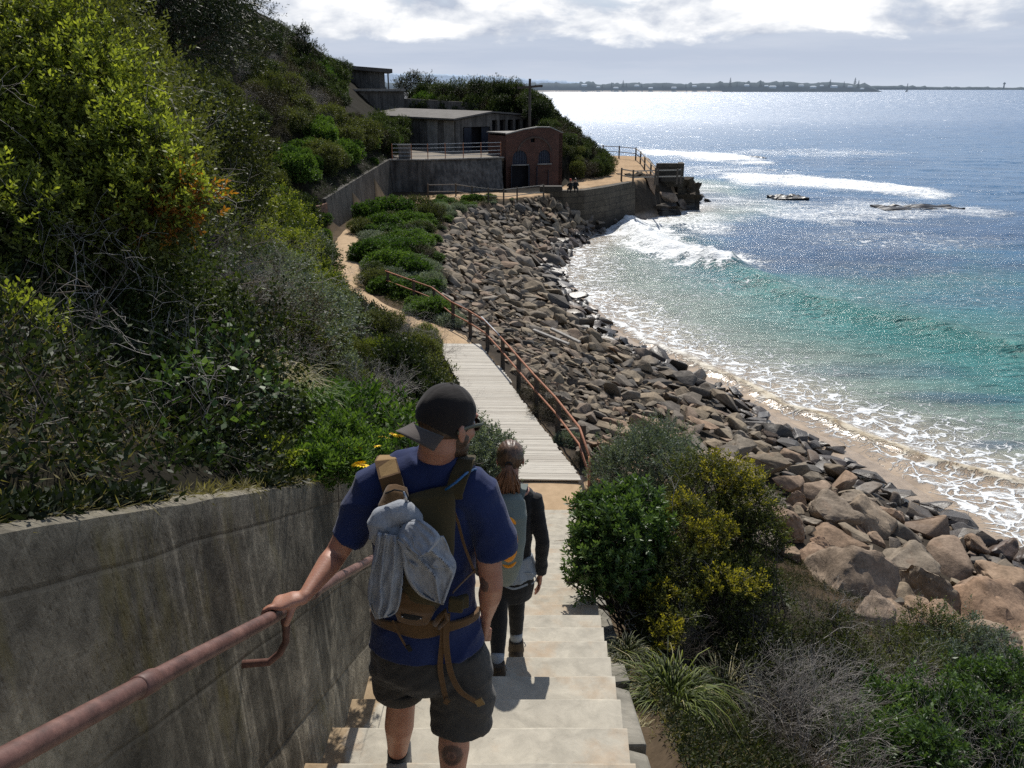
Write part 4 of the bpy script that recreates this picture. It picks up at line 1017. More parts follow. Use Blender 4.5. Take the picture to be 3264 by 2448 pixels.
nearbush('leafy_clump', 'broad leaved green clump below the bare twigs left of the cap', 'plant', [(820, 905, 5.6, .22), (770, 900, 5.4, .2), (860, 950, 5.2, .2), (700, 920, 5.0, .2), (880, 990, 4.9, .15)], 'bright', 330, 10, stems_n=18, stem_r=.005, per=9, L=.06, W=.02, stem=.1, shell=.6)
for i, (xd, yd, y, s) in enumerate([(740, 760, 10.5, 1.0), (850, 790, 11.5, 1.0), (800, 840, 8.5, .7), (900, 830, 12, .95), (520, 600, 7.6, .75), (880, 700, 25.0, 1.25), (925, 720, 25.6, 1.0), (600, 850, 6.0, .45), (930, 800, 18, 1.2), (440, 560, 7.2, .7)]):
    q = D(xd, yd, y); shrub('bare', q.x, q.y, Hs(q.x, q.y) - .05, s, .9, v=i % 3)
for i, (xd, yd, y, s, key) in enumerate([(600, 780, 7.4, .45, 'yellow'), (660, 700, 9.5, .6, 'bright'), (560, 640, 9, .6, 'yellow'), (690, 880, 6.6, .35, 'bright'), (620, 620, 12, .8, 'bright'), (790, 720, 14, 1.0, 'olive'), (700, 740, 12, .9, 'silver'), (860, 860, 13, .8, 'dark'), (930, 870, 15, .8, 'olive'), (650, 780, 9, .6, 'olive'), (910, 700, 26, .7, 'olive'), (760, 810, 9.5, .5, 'brown'), (580, 700, 10, .8, 'dark'), (740, 650, 17, .9, 'brown'), (820, 640, 24, .75, 'olive'), (700, 600, 22, .9, 'dark')]):
    q = D(xd, yd, y); shrub(key, q.x, q.y, Hs(q.x, q.y) - .1, s, .85)
# grasses: arching blades
def blades(n, rng, R, h, droop, w=.006, spread=1.0, seg=5, name='blades'):
    a = rng.random(n) * 6.28; r0 = R * rng.random(n) ** .7; b = np.stack([r0 * np.cos(a), r0 * np.sin(a), np.zeros(n)], 1)
    a2 = a + rng.normal(size=n) * .6; o = np.stack([np.cos(a2), np.sin(a2), np.zeros(n)], 1); H_ = h * (.55 + .6 * rng.random(n)); sp = spread * H_ * (.25 + .75 * rng.random(n)); dr = droop * H_ * rng.random(n)
    side = np.stack([-o[:, 1], o[:, 0], np.zeros(n)], 1); V = np.zeros((n, (seg + 1) * 2, 3)); T = np.zeros((n, (seg + 1) * 2))
    tt = rng.random(n)
    for k in range(seg + 1):
        s = k / seg; p = b + o * (sp * s ** 1.5)[:, None]; p[:, 2] += H_ * (s - .0) - (H_ * .9 * s ** 3 + dr * s ** 3) * .8
        ww = w * (1 - s) ** .6 + .0006
        V[:, 2 * k] = p - side * ww; V[:, 2 * k + 1] = p + side * ww; T[:, 2 * k] = T[:, 2 * k + 1] = tt * .8 + .2 * s
    base = np.arange(n)[:, None] * (seg + 1) * 2
    Q = np.concatenate([base + np.array([2 * k, 2 * k + 1, 2 * k + 3, 2 * k + 2]) for k in range(seg)])
    me = fastquads(name, V.reshape(-1, 3), False, Q); fattr(me, 'tint', T.reshape(-1)); return me
def tussock(label, x, y, R, h, leaf, n, seed, droop=.6, dead=0, w=.005, spread=1.0, z=None):
    rng = np.random.default_rng(seed); e = empty('grass_tussock', (x, y, Hs(x, y) - .02 if z is None else z), label=label, cat='grass tussock')
    link('blades', blades(n, rng, R, h, droop, w, spread), LEAF[leaf], e)
    if dead: link('dead_blades', blades(dead, rng, R * 1.1, h * .85, droop * 1.6, w * .8, spread * 1.3), LEAF['blond'], e)
    return e
q = D(1450, 1530, 4.6); tussock('big arching grass tussock with bleached blades at the right edge of the steps', q.x, q.y, .11, .74, 'yellow', 950, 21, .9, 230, .0042, .75, z=q.z - .08)
q = D(1370, 1600, 4.1); tussock('small brownish grass tuft at the foot of the big tussock by the kerb', q.x, q.y, .07, .18, 'blond', 220, 22, .5, 60, .003, 1.1, z=q.z)
q = D(1350, 1420, 5.2); tussock('short green grass tuft growing over the kerb beneath the broadleaf bush', q.x, q.y, .12, .2, 'olive', 260, 23, .4, 40, .003, 1.0, z=q.z)
q = D(650, 930, 5.2); tussock('green grass tuft with upright blades above the lime green clump', q.x, q.y, .16, .5, 'bright', 420, 24, .4, 60, .006, .7)
q = D(600, 880, 5.6); tussock('dry straw coloured grass clump in the bank above the wall', q.x, q.y, .2, .4, 'blond', 380, 25, .8, 100, .004, 1.1)
q = D(520, 850, 5.0); tussock('straw coloured grass hanging left of the green tuft above the wall', q.x, q.y, .2, .4, 'blond', 320, 26, .8, 100, .004, 1.1)
q = D(1560, 1500, 5.4); tussock('thin grass blades rising out of the dead grey bush', q.x, q.y, .1, .6, 'olive', 120, 27, .5, 60, .004, 1.0)
# daisies
m_petal = simple('yellow_petals', (.90, .66, .02), (.85, .55, .01), .6, 30, 0, .001); m_eye = simple('daisy_eye', (.45, .24, .01), (.3, .15, .01), .8, 30, 0, .001)
def flower_mesh():
    mb = MB()
    for k in range(14):
        a = k * math.pi * 2 / 14; c, s = math.cos(a), math.sin(a); p = lambda r, w_, z: (c * r - s * w_, s * r + c * w_, z)
        mb.add([p(.006, -.002, 0), p(.018, -.0045, .003), p(.028, 0, -.001), p(.018, .0045, .003)], [(0, 1, 2, 3)])
    return mb.mesh('petals')
fp = flower_mesh(); fp.materials.append(m_petal); ey = MB().ell((0, 0, .002), (.007, .007, .004), su=8, sv=5).mesh('flower_centre'); ey.materials.append(m_eye)
stm_ = MB().tube([(0, 0, -.14), (.01, 0, -.06), (0, 0, 0)], .0014, 4).mesh('stem'); stm_.materials.append(LEAF['bright'])
for i, (xd, yd, y) in enumerate([(573, 934, 4.4), (745, 966, 4.2), (768, 970, 4.2), (775, 1002, 3.75), (720, 958, 4.3), (810, 965, 4.4), (848, 938, 4.9), (862, 942, 4.9), (784, 1006, 3.72), (830, 945, 4.8)]):
    q = D(xd, yd, y - .35); e = empty('daisy', q, random.random() * 6, label='yellow daisy flower standing above the green plants on the wall top', cat='flower', group='yellow daisies beside the wall')
    e.rotation_euler = (random.uniform(-.9, -.2), random.uniform(-.4, .4), 0); e.scale = (1.35,) * 3
    link('petals', fp, None, e); link('flower_centre', ey, None, e); link('stem', stm_, None, e)
# right of the steps
nearbush('broadleaf_bush', 'glossy green broadleaf bush leaning over the right edge of the steps', 'bush', [(1325, 1160, 6.3, .33), (1295, 1230, 6.1, .26), (1365, 1110, 6.7, .30), (1285, 1110, 6.6, .22), (1350, 1240, 6.3, .30), (1265, 1180, 6.3, .13), (1390, 1180, 6.6, .24), (1265, 1250, 6.0, .1)], 'glossy', 1500, 11, base=(1.3, 6.4), stems_n=70, stem_r=.011, per=13, L=.062, W=.021, stem=.07, up=1.0, shell=.6, spread=.9)
nearbush('yellow_tipped_bush', 'tall heath bush with golden yellow tips right of the glossy green one', 'bush', [(1520, 1060, 7.6, .38), (1600, 1095, 7.5, .34), (1560, 1150, 7.2, .36), (1480, 1150, 6.9, .32), (1650, 1160, 7.2, .24), (1460, 1250, 6.4, .32), (1550, 1270, 6.6, .34), (1430, 1330, 6.0, .26), (1610, 1260, 6.8, .26)], 'olive', 4300, 12, base=(2.6, 7.0), stems_n=110, stem_r=.012, bare=14, per=10, L=.036, W=.014, stem=.09, up=.9, shell=.5, tipb=.5,
    extra=[('golden_tips', 'gold', [(1560, 1020, 7.4, .22), (1610, 1060, 7.3, .2), (1560, 1150, 6.7, .15), (1510, 1160, 6.6, .13), (1620, 1270, 6.2, .13), (1560, 1255, 6.1, .12), (1440, 1370, 5.6, .13), (1430, 1290, 6.0, .12), (1620, 1030, 7.6, .14), (1530, 1200, 6.5, .1), (1480, 1110, 7.0, .2), (1500, 1290, 6.2, .15)], 620, dict(per=10, L=.038, W=.014, stem=.08, up=1.1, shell=.6, tipb=.6))])
rng = np.random.default_rng(77); S = []; q = D(1735, 1590, 4.9); bz_ = Hs(q.x, q.y)
for k in range(20):
    a = rng.random() * 6.28; grow((0, 0, 0), nrm(np.array([math.cos(a), math.sin(a), .75 + .6 * rng.random()])), .40, .008, 3, rng, S, 3, .5, .74, .06, None, 3, .4)
e = empty('dead_bush', (q.x, q.y, q.z - .35), label='dead grey bush of dense fine bare twigs at bottom right', cat='bush'); link('twigs', tubes(S), m_dead, e); print('dead segs', len(S))
S = []
for k in range(9):
    a = rng.random() * 6.28; grow((0, 0, 0), nrm(np.array([math.cos(a) * .7, math.sin(a) * .7, 1.0])), .5, .011, 3, rng, S, 3, .6, .72, .05, None, 3, .45)
tw1 = tubes(S)
for (xd, yd, y, dz, lb, s, m) in [(1720, 1380, 7.4, -.7, 'tall bare dark twigs standing in front of the big tan boulder', 1.15, m_bark), (1600, 1400, 6.6, -.6, 'tangle of dark bare stems under the yellow tipped bush', 1.0, m_bark), (1900, 1500, 6.4, -.6, 'bare forking twigs between the dead grey bush and the green bush', 1.0, m_dead), (1850, 1360, 9.0, -.7, 'thin reddish bare shrub against the pale boulders', 1.0, m_bark), (2120, 1620, 5.0, -.5, 'pale bare forked branches in the bottom right corner', .8, m_dead), (1480, 1420, 5.6, -.4, 'low dark twigs behind the big tussock', .6, m_bark), (1800, 1620, 4.6, -.5, 'dark twigs filling the gap at the bottom right of the dead bush', .8, m_bark)]:
    q = D(xd, yd, y); e = empty('bare_shrub', (q.x, q.y, q.z + dz), random.random() * 6, label=lb, cat='shrub'); e.scale = (s,) * 3; me_ = tw1.copy(); link('twigs', me_, m, e)
nearbush('broadleaf_bush', 'low glossy green bush in the bottom right corner', 'bush', [(2040, 1560, 5.4, .35), (2150, 1600, 5.2, .32), (1960, 1600, 5.2, .28), (2200, 1500, 5.8, .3), (2000, 1640, 4.8, .28), (2120, 1500, 6.0, .3), (1930, 1540, 5.6, .28), (1880, 1610, 5.0, .22)], 'glossy', 2000, 14, stems_n=50, stem_r=.008, per=12, L=.05, W=.018, stem=.07, up=.9, shell=.6, bare=8)
nearbush('olive_bush', 'dull green bush behind the dead grey one in front of the boulders', 'bush', [(1950, 1430, 7.6, .4), (2010, 1380, 8.4, .4), (1880, 1470, 7, .3), (1990, 1470, 7.0, .3)], 'olive', 1500, 15, stems_n=40, per=9, L=.04, W=.013, stem=.12, shell=.7, bare=14)
nearbush('olive_bush', 'tangled olive green bush with bare stems between the tussock and the tan boulders', 'bush', [(1640, 1410, 6.2, .34), (1740, 1430, 6.4, .34), (1830, 1440, 6.8, .3), (1700, 1480, 5.7, .24), (1590, 1440, 5.8, .24), (1790, 1370, 7.2, .3)], 'olive', 1500, 19, stems_n=60, per=9, L=.038, W=.013, stem=.11, shell=.8, bare=16)
nearbush('silvery_bush', 'rounded grey green bush below the orange boulder at the right edge', 'bush', [(2080, 1400, 8.4, .45), (2140, 1440, 8, .4), (2050, 1450, 7.8, .35)], 'silver', 1500, 16, stems_n=30, per=9, L=.045, W=.014, stem=.1, shell=.5)
nearbush('silvery_bush', 'tall grey green saltbush beside the corner post of the boardwalk fence', 'bush', [(1390, 1010, 12.5, .75), (1450, 1030, 12.0, .6), (1340, 1030, 12.2, .5), (1420, 980, 13.2, .6)], 'silver', 2400, 17, stems_n=60, per=10, L=.055, W=.02, stem=.15, up=1.0, shell=.6)
nearbush('silvery_bush', 'dark grey green bush between the man\'s head and the woman beside the boardwalk', 'bush', [(1045, 975, 13.6, .5), (1010, 960, 13.6, .5), (1075, 990, 13.4, .4), (1020, 1010, 13, .45)], 'silver', 1700, 18, stems_n=40, per=9, L=.06, W=.022, stem=.12, shell=.5)
for i, (xd, yd, y, s, key) in enumerate([(1745, 1300, 8.4, .55, 'olive'), (1805, 1335, 8.6, .5, 'silver'), (1700, 1250, 9.0, .5, 'olive'), (1660, 1330, 7.6, .45, 'bright'), (1800, 1480, 6.6, .5, 'bright'), (1880, 1600, 5.0, .3, 'bright'), (1680, 1640, 4.4, .22, 'bright'), (1960, 1480, 6.6, .45, 'bright'), (2190, 1440, 7, .5, 'olive'), (1158, 800, 23.5, .65, 'brown'), (1185, 840, 21.8, .65, 'brown'), (1128, 760, 26, .55, 'bare'), (1225, 890, 20.0, .45, 'silver'), (1165, 790, 24.5, .6, 'bare'), (1262, 950, 18.6, .4, 'brown'), (1290, 1000, 16.0, .55, 'brown'), (1500, 1120, 10.5, .6, 'silver'), (1700, 1230, 9.5, .7, 'bare'), (1630, 1330, 7.6, .5, 'olive'), (1760, 1290, 9.5, .8, 'bare'), (1780, 1420, 7.8, .6, 'olive'), (1560, 1370, 6.8, .5, 'dark'), (1650, 1480, 6.0, .4, 'dark'), (1850, 1580, 5.6, .45, 'dark'), (1930, 1520, 6.2, .5, 'olive'), (2200, 1590, 5.6, .45, 'olive'), (1500, 1620, 4.4, .25, 'dark'), (1620, 1600, 4.6, .3, 'dark'), (1420, 1180, 8.2, .8, 'dark'), (1580, 1180, 9, .9, 'dark'), (2060, 1500, 7, .5, 'dark')]):
    q = D(xd, yd, y); shrub(key, q.x, q.y, min(Hs(q.x, q.y), q.z - .3) - .1, s, .9, label={'bright': 'small bright green bush among the grey twigs right of the steps', 'brown': 'dry brown bush on the rubble side of the fence and steps', 'bare': 'bare twiggy shrub on the rubble side of the fence and steps', 'silver': 'grey bush tucked under the boardwalk fence', 'dark': 'dark green bush low among the plants right of the steps', 'olive': 'olive green bush low among the plants right of the steps'}[key], group=key + ' bushes right of the steps and fence')
# trees
def tree(name, label, base, blobs, leaf, n, seed, r=.14, trunk_to=None, **k):
    rng = np.random.default_rng(seed); W = np.array([tuple(D(b[0], b[1], b[2])) + (b[3], .8) for b in blobs]); bz_ = Hs(*base); o = np.array([base[0], base[1], bz_, 0, 0]); B = W - o
    e = empty(name, (base[0], base[1], bz_), label=label, cat='tree')
    f = foliage(n, B, rng, **k); link('crown', f, LEAF[leaf], e)
    c = B[:, :3].mean(0); mb = MB(); t_ = Vector(c) * .75; mb.tube([(0, 0, -.5), Vector(c) * .35 + Vector((.1, .1, 0)), t_], [r, r * .75, r * .5], 9)
    mb.build('trunk', m_bark, e, smooth=True); S = []
    for b in B:
        p = np.array(c) * (.4 + .35 * rng.random()); m_ = (p + b[:3]) / 2 + rng.normal(size=3) * .15
        S += [(p, m_, r * .45, r * .3), (m_, b[:3], r * .3, r * .12)]
        for q in range(14): d_ = nrm(rng.normal(size=3)) * b[3] * .9; s0 = m_ + (b[:3] - m_) * rng.random(); S.append((s0, b[:3] + d_, r * .12, r * .03))
    link('limbs', tubes(S, sides=5), m_bark, e); return e
ndl = dict(per=8, L=.10, W=.018, stem=.28, up=.1, shell=.7, spread=1.0)
tree('conifer_tree', 'dark conifer overhanging the hillside at the top left corner', (-7.0, 12.5), [(60, 10, 12, .9), (180, 25, 12.4, .8), (300, 20, 13, .8), (120, -60, 12.5, 1.0), (400, 45, 13.6, .6), (250, -60, 13, 1.1), (380, -30, 13.5, .9), (20, 60, 11.5, .6), (470, 20, 14.5, .6)], 'needle', 4600, 61, .2, **ndl)
tree('conifer_tree', 'second dark conifer further along the ridge at the top left', (-10.5, 20), [(330, 60, 20, 1.2), (430, 90, 21, 1.1), (500, 70, 23, 1.1), (380, 0, 21, 1.3), (480, 30, 23, 1.2)], 'needle', 3600, 62, .2, **ndl)
for i, (bl, lb) in enumerate([([(575, 75, 86, 1.3), (600, 70, 86, 1.2), (560, 110, 85, 1.4), (590, 120, 86, 1.3)], 'airy tree left of the pair on the ridge skyline'), ([(640, 80, 88, 1.1), (655, 70, 88, .9), (670, 110, 88, 1.3), (645, 120, 88, 1.3), (680, 130, 88, 1.0)], 'airy tree right of the pair on the ridge skyline'), ([(735, 150, 100, 1.2), (715, 165, 99, 1.4)], 'small dark tree left of the lookout building'), ([(885, 175, 112, 1.2), (895, 168, 112, 1.0), (870, 185, 112, 1.3), (925, 185, 112, 1.6)], 'pale topped tree right of the lookout building'), ([(1110, 190, 104, 1.3), (1070, 190, 104, 1.5), (1030, 190, 104, 1.5)], 'dark trees knot on the headland left of the power pole'), ([(990, 195, 106, 1.6), (955, 200, 106, 1.5)], 'rounded dark tree behind the long concrete building')]):
    c = np.mean([tuple(D(b[0], b[1], b[2])) for b in bl], 0); tree('ridge_tree', lb, (c[0] + .3, c[1] + .5), bl, 'dark' if i != 3 else 'olive', 1500, 70 + i, .16, per=8, L=.13, W=.06, stem=.25, shell=.8)
# ================================================================ boulders
def rock_mesh(seed, flat=.6, round_=.17, fine=False):
    r = random.Random(seed); bm = bmesh.new()
    sx, sy, sz = 1, r.uniform(.6, .95), flat * r.uniform(.75, 1.2)
    for i in range(r.randint(10, 15)):
        v = Vector((r.gauss(0, 1), r.gauss(0, 1), r.gauss(0, 1))).normalized()
        m = max(abs(v.x), abs(v.y), abs(v.z)); v = v.lerp(v / m, r.uniform(.35, .8))
        bm.verts.new((v.x * sx * .5, v.y * sy * .5, v.z * sz * .5))
    bmesh.ops.convex_hull(bm, input=bm.verts[:])
    bmesh.ops.delete(bm, geom=[v for v in bm.verts if not v.link_faces], context='VERTS')
    bmesh.ops.dissolve_limit(bm, angle_limit=rad(14), verts=bm.verts[:], edges=bm.edges[:])
    bmesh.ops.bevel(bm, geom=bm.edges[:], offset=round_ * .35, segments=2, affect='EDGES', profile=.6, clamp_overlap=True)
    bmesh.ops.triangulate(bm, faces=bm.faces[:])
    bmesh.ops.subdivide_edges(bm, edges=[e for e in bm.edges if e.calc_length() > .16], cuts=1, use_grid_fill=True)
    bmesh.ops.triangulate(bm, faces=bm.faces[:])
    if fine:
        for q in range(2):
            bmesh.ops.subdivide_edges(bm, edges=[e for e in bm.edges if e.calc_length() > (.09, .05)[q]], cuts=1, use_grid_fill=True); bmesh.ops.triangulate(bm, faces=bm.faces[:])
    bm.normal_update()
    for v in bm.verts:
        if fine:
            c = v.co; r1 = 1 - abs(mnoise.noise(c * 2.4 + Vector((seed, 1, 0)))) * 2; st = abs(((c.z * 5 + mnoise.noise(c * 2) * 1.2) % 1) - .5)
            v.co += v.normal * (.055 * mnoise.fractal(c * 3.0 + Vector((seed, 0, 0)), .9, 2, 6) + .03 * mnoise.noise(c * 1.5 + Vector((0, seed, 0))) - .035 * max(0, r1 - .8) * 4 * .5 - .02 * max(0, .12 - st) * 6); continue
        n = mnoise.fractal(v.co * 4.0 + Vector((seed, 0, 0)), .8, 2, 4)
        c = mnoise.noise(v.co * 1.8 + Vector((0, seed, 0)))
        v.co += v.normal * (.03 * n + .05 * c)
    for f in bm.faces: f.smooth = True
    me = bpy.data.meshes.new('boulder'); bm.to_mesh(me); bm.free()
    if hasattr(me, 'set_sharp_from_angle'): me.set_sharp_from_angle(angle=rad(32))
    return me
def rockmat(name, stops, wetline=True, bs=.7):
    m, t = newmat(name); o = t.obj(); p = t.pos()
    at = t.n('Attribute', attribute_name='rnd').outputs['Fac']; oi = t.n('ObjectInfo').outputs['Random']
    f = t.math('FRACT', t.math('ADD', at, oi))
    col = t.ramp(f, stops)
    a = t.noise(3.0, 9, .66, p); b = t.noise(13, 7, .7, p); lay = t.noise(1.0, 5, .6, t.mapv(o, (2, 2, 16)))
    col = t.mix(.8, col, t.ramp(a, [(.3, .6), (.68, 1.3)]), 'MULTIPLY')
    col = t.mix(.5, col, t.ramp(lay, [(.35, .6), (.6, 1.2)]), 'MULTIPLY')
    col = t.mix(.55, col, t.ramp(b, [(.35, .55), (.6, 1.2)]), 'MULTIPLY')
    rs = t.noise(1.4, 6, .6, t.mapv(p, loc=(3, 3, 3)))
    col = t.mix(t.math('MULTIPLY', t.math('SUBTRACT', rs, .60), 3.0, clamp=True), col, t.mix(.6, col, (.30, .16, .09)))
    z = t.n('SeparateXYZ', {0: p}).outputs[2]
    wet = t.math('MULTIPLY', t.math('SUBTRACT', t.math('ADD', .85, t.math('MULTIPLY', a, .7)), z), 1.9, clamp=True)
    col = t.mix(wet, col, t.mix(1.0, col, (.26, .25, .26), 'MULTIPLY'))
    ro = t.math('SUBTRACT', .88, t.math('MULTIPLY', wet, .46))
    cr = t.vor(5, p, 'DISTANCE_TO_EDGE')
    h = t.math('ADD', t.math('ADD', a, t.math('MULTIPLY', b, .5)), t.math('MULTIPLY', lay, .35))
    t.out(t.bsdf(col, ro, t.bump(h, bs, .035), t.math('ADD', .12, t.math('MULTIPLY', wet, .35)))); return m
m_rock = rockmat('bank_rock', [(0, (.19, .155, .115)), (.2, (.29, .235, .165)), (.4, (.105, .10, .095)), (.58, (.32, .25, .17)), (.75, (.18, .16, .135)), (.88, (.30, .21, .145)), (1, (.27, .235, .19))])
m_sandst = rockmat('sandstone', [(0, (.27, .185, .125)), (.3, (.31, .235, .165)), (.5, (.22, .19, .15)), (.75, (.33, .215, .14)), (1, (.20, .18, .15))])
RM = [rock_mesh(200 + i, random.choice([.32, .42, .52, .7])) for i in range(16)]
for q in RM: fattr(q, 'rnd', np.zeros(len(q.vertices)))
RB = [rock_mesh(300 + i, random.choice([.5, .6, .7, .85]), .22, True) for i in range(12)]
for q in RB: fattr(q, 'rnd', np.zeros(len(q.vertices)))
for q in RM: q.materials.append(m_rock)
for q in RB: q.materials.append(m_sandst)
def nor(x, y):
    e = .5; return Vector((Hs(x - e, y) - Hs(x + e, y), Hs(x, y - e) - Hs(x, y + e), 2 * e)).normalized()
rocks = []
# hand-placed large sandstone boulders (photo sheet position of the centre, height of centre, size, proportion, yaw, warm)
BIG = [(1600, 965, 2.2, 1.25, .8, .2, 1, 'rounded orange boulder topmost where the rubble meets the near big boulders'),
 (1655, 1005, 2.0, 1.5, .6, .5, 0, 'dark slab leaning below the rounded orange boulder'),
 (1700, 1040, 2.0, 1.15, .8, 1.1, 0, 'tan squared boulder left of the pyramid shaped grey one'),
 (1748, 1060, 1.7, 1.5, .95, .6, 0, 'grey pyramid shaped boulder standing on edge'),
 (1800, 1105, 1.9, 1.7, .55, .1, 1, 'long pink flat topped boulder behind the blocky red one'),
 (1862, 1128, 1.5, 1.7, .95, .3, 1, 'blocky upright red brown boulder with a scooped face'),
 (1806, 1172, 2.0, 1.6, .75, .8, 1, 'grey topped rounded boulder below the blocky red brown one'),
 (1782, 1218, 2.4, 1.35, .75, .2, 1, 'pink boulder at the left edge of the near group beside the bush'),
 (1925, 1165, 1.1, 1.5, .8, 1.7, 0, 'grey cracked boulder right of the blocky red brown one'),
 (1850, 1275, 2.2, 2.2, .75, .5, 1, 'very large tan boulder with a rounded top just above the bushes'),
 (1905, 1290, 2.0, 1.4, .6, 1.2, 0, 'dark wedge boulder tucked behind the very large tan one'),
 (1960, 1220, 1.6, 1.9, .65, .0, 1, 'broad pale orange boulder with a hollow in its left side'),
 (2040, 1225, 1.2, 2.0, .7, .4, 0, 'broad grey brown boulder next to the pale orange hollowed one'),
 (2015, 1295, 1.8, 2.0, .65, .9, 1, 'long red boulder sloping to the right under the hollowed one'),
 (2095, 1290, 1.7, 1.3, .85, .3, 1, 'round rust brown boulder on the right of the long red one'),
 (2160, 1280, 1.2, 1.7, .7, 1.3, 1, 'pinkish boulder near the right edge above the pale slabs'),
 (2150, 1355, 1.8, 2.3, .5, .2, 1, 'wide pale slab like boulder at the right edge'),
 (2195, 1420, 2.2, 2.0, .6, .5, 1, 'orange boulder lowest at the right edge above the grey bush'),
 (2040, 1360, 2.4, 1.6, .45, .8, 1, 'pale flat boulder low in front of the long red one'),
 (1950, 1345, 2.6, 1.4, .4, .2, 1, 'small flat tan boulder at the foot of the very large one'),
 (1880, 1335, 2.8, 1.2, .4, .9, 1, 'cream flat boulder partly hidden by bare twigs'),
 (2120, 1400, 2.4, 1.3, .6, .9, 1, 'tan boulder between the wide pale slab and the grey bush'),
 (2190, 1250, .8, 1.5, .5, 0, 0, 'dark wet slab at the edge of the foam near the right side'),
 (1990, 1140, .9, 1.5, .5, .7, 0, 'dark slab at the swash line behind the cracked grey boulder'),
 (1480, 815, 1.2, 1.2, .3, .2, 0, 'pale flat slab lying at the edge of the wet sand')]
for xd, yd, z, s, fl, rz, warm, lb in BIG:
    c = G(xd, yd, z); me = (RB if warm else RM)[(int(xd) * 7) % 12]
    o = link('boulder', me, None, None, c); o.rotation_euler = (random.uniform(-.25, .25), random.uniform(-.3, .2), rz + random.uniform(0, 3))
    o.scale = (s * 1.0, s * 1.0, s * 1.12); tag(o, lb, 'boulder'); rocks.append((c.x, c.y, s * .45))
grid = {}
def near(x, y, r):
    gx_, gy_ = int(x // 1.5), int(y // 1.5)
    for a in (-1, 0, 1):
        for b in (-1, 0, 1):
            for (qx, qy, qr) in grid.get((gx_ + a, gy_ + b), ()):
                if (x - qx) ** 2 + (y - qy) ** 2 < (.74 * (r + qr)) ** 2: return True
    return False
def put(x, y, r): grid.setdefault((int(x // 1.5), int(y // 1.5)), []).append((x, y, r))
for q in rocks: put(*q)
R3 = random.Random(11); cand = []
def bank_rocks(n, smin, smax, power):
    for i in range(n):
        y = R3.uniform(9, 76)
        xr, xs = float(np.interp(y, YR, XRv)), float(np.interp(y, YSH, XSH))
        top = xr + (.5 if y > 19 else (19 - y) * 1.15 + 1.2)
        if y > 70: top = float(np.interp(y, [70, 73.5, 76], [0.3, 3.0, 7]))
        x = R3.uniform(top, xs + .9)
        if x > xs + .25 and R3.random() < .6: continue
        u = (x - xr) / (xs - xr)
        s = smin + (smax - smin) * R3.random() ** power
        if y < 21 and R3.random() < .25: continue
        if y < 24: s *= 1 + .35 * max(0, min(1, (24 - y) / 7)) * min(1, u * 1.8)
        elif u < .5: s *= .62 if y < 36 else .8
        if y > 45: s *= 1.15
        if near(x, y, s * .5): continue
        put(x, y, s * .5); cand.append((x, y, s, u))
bank_rocks(2600, .85, 1.25, 1.5); bank_rocks(9000, .5, .9, 1.2); bank_rocks(30000, .22, .5, 1)
for (xd, yd, s) in [(1385, 470, 1.6), (1400, 500, .8), (1300, 495, 1.2), (1250, 515, 1.3), (1225, 530, 1.1), (1510, 425, 1.5), (1530, 430, 1.1), (1490, 440, 1.5), (1550, 428, .7), (1405, 455, 2.6), (1440, 452, 2.2), (1475, 448, 2), (1500, 415, 1.8), (1520, 420, 1.2)]:
    c = G(xd, yd, .3); cand.append((c.x, c.y, s, 1.0))
print('rocks', len(cand))
def rock_tf(x, y, s):
    n = nor(x, y); q = Vector((0, 0, 1)).rotation_difference(n)
    e = Quaternion((R3.gauss(0, 1), R3.gauss(0, 1), 0), R3.gauss(0, .38)) @ Quaternion((0, 0, 1), R3.uniform(0, 6.28))
    z = max(Hs(x, y), -.15) + s * R3.uniform(.02, .22)
    return Matrix.LocRotScale(Vector((x, y, z)), q @ e, Vector((s * R3.uniform(1.0, 1.35), s * R3.uniform(.9, 1.15), s * R3.uniform(.8, 1.25))))
cand.sort(key=lambda c: -c[2] / math.hypot(c[0], c[1], 10))
rest = []
for i, (x, y, s, u) in enumerate(cand):
    M = rock_tf(x, y, s); k = R3.randrange(12); warm = (y < 21 and R3.random() < .6)
    if i < 270:
        o = link('boulder', (RB if warm else RM)[k], None); o.matrix_world = M
        if warm: tag(o, 'pinkish sandstone boulder piled among the largest boulders by the water', 'boulder', 'large sandstone boulders at the near shore')
        elif u > .82: tag(o, 'dark wet angular boulder on the seaward edge of the bank', 'boulder', 'wet boulders along the waterline')
        else: tag(o, 'grey brown angular boulder lying on the rubble bank', 'boulder', 'boulders on the rubble bank')
    else: rest.append((M, k))
VV, FF, RR, b = [], [], [], 0
for M, k in rest:
    me = RM[k + (R3.random() < .3) * 4]; n = len(me.vertices); co_ = np.empty(n * 3, np.float32); me.vertices.foreach_get('co', co_); co_ = co_.reshape(-1, 3)
    m4 = np.array(M); VV.append(co_ @ m4[:3, :3].T + m4[:3, 3]); f = np.empty(len(me.polygons) * 3, np.int32); me.loops.foreach_get('vertex_index', f)
    FF.append(f + b); RR.append(np.full(n, R3.random())); b += n
me = bpy.data.meshes.new('rubble_bank'); V = np.concatenate(VV).astype(np.float32); F = np.concatenate(FF)
me.vertices.add(len(V)); me.vertices.foreach_set('co', V.ravel()); me.loops.add(len(F)); me.loops.foreach_set('vertex_index', F)
me.polygons.add(len(F) // 3); me.polygons.foreach_set('loop_start', np.arange(len(F) // 3, dtype=np.int32) * 3); me.polygons.foreach_set('loop_total', np.full(len(F) // 3, 3, np.int32))
me.update(calc_edges=True); fattr(me, 'rnd', np.concatenate(RR)); 
if hasattr(me, 'set_sharp_from_angle'): me.set_sharp_from_angle(angle=rad(32))
tag(link('rubble_rocks', me, m_rock), 'smaller broken rocks filling the bank between path and shore', 'rocks', kind='stuff')
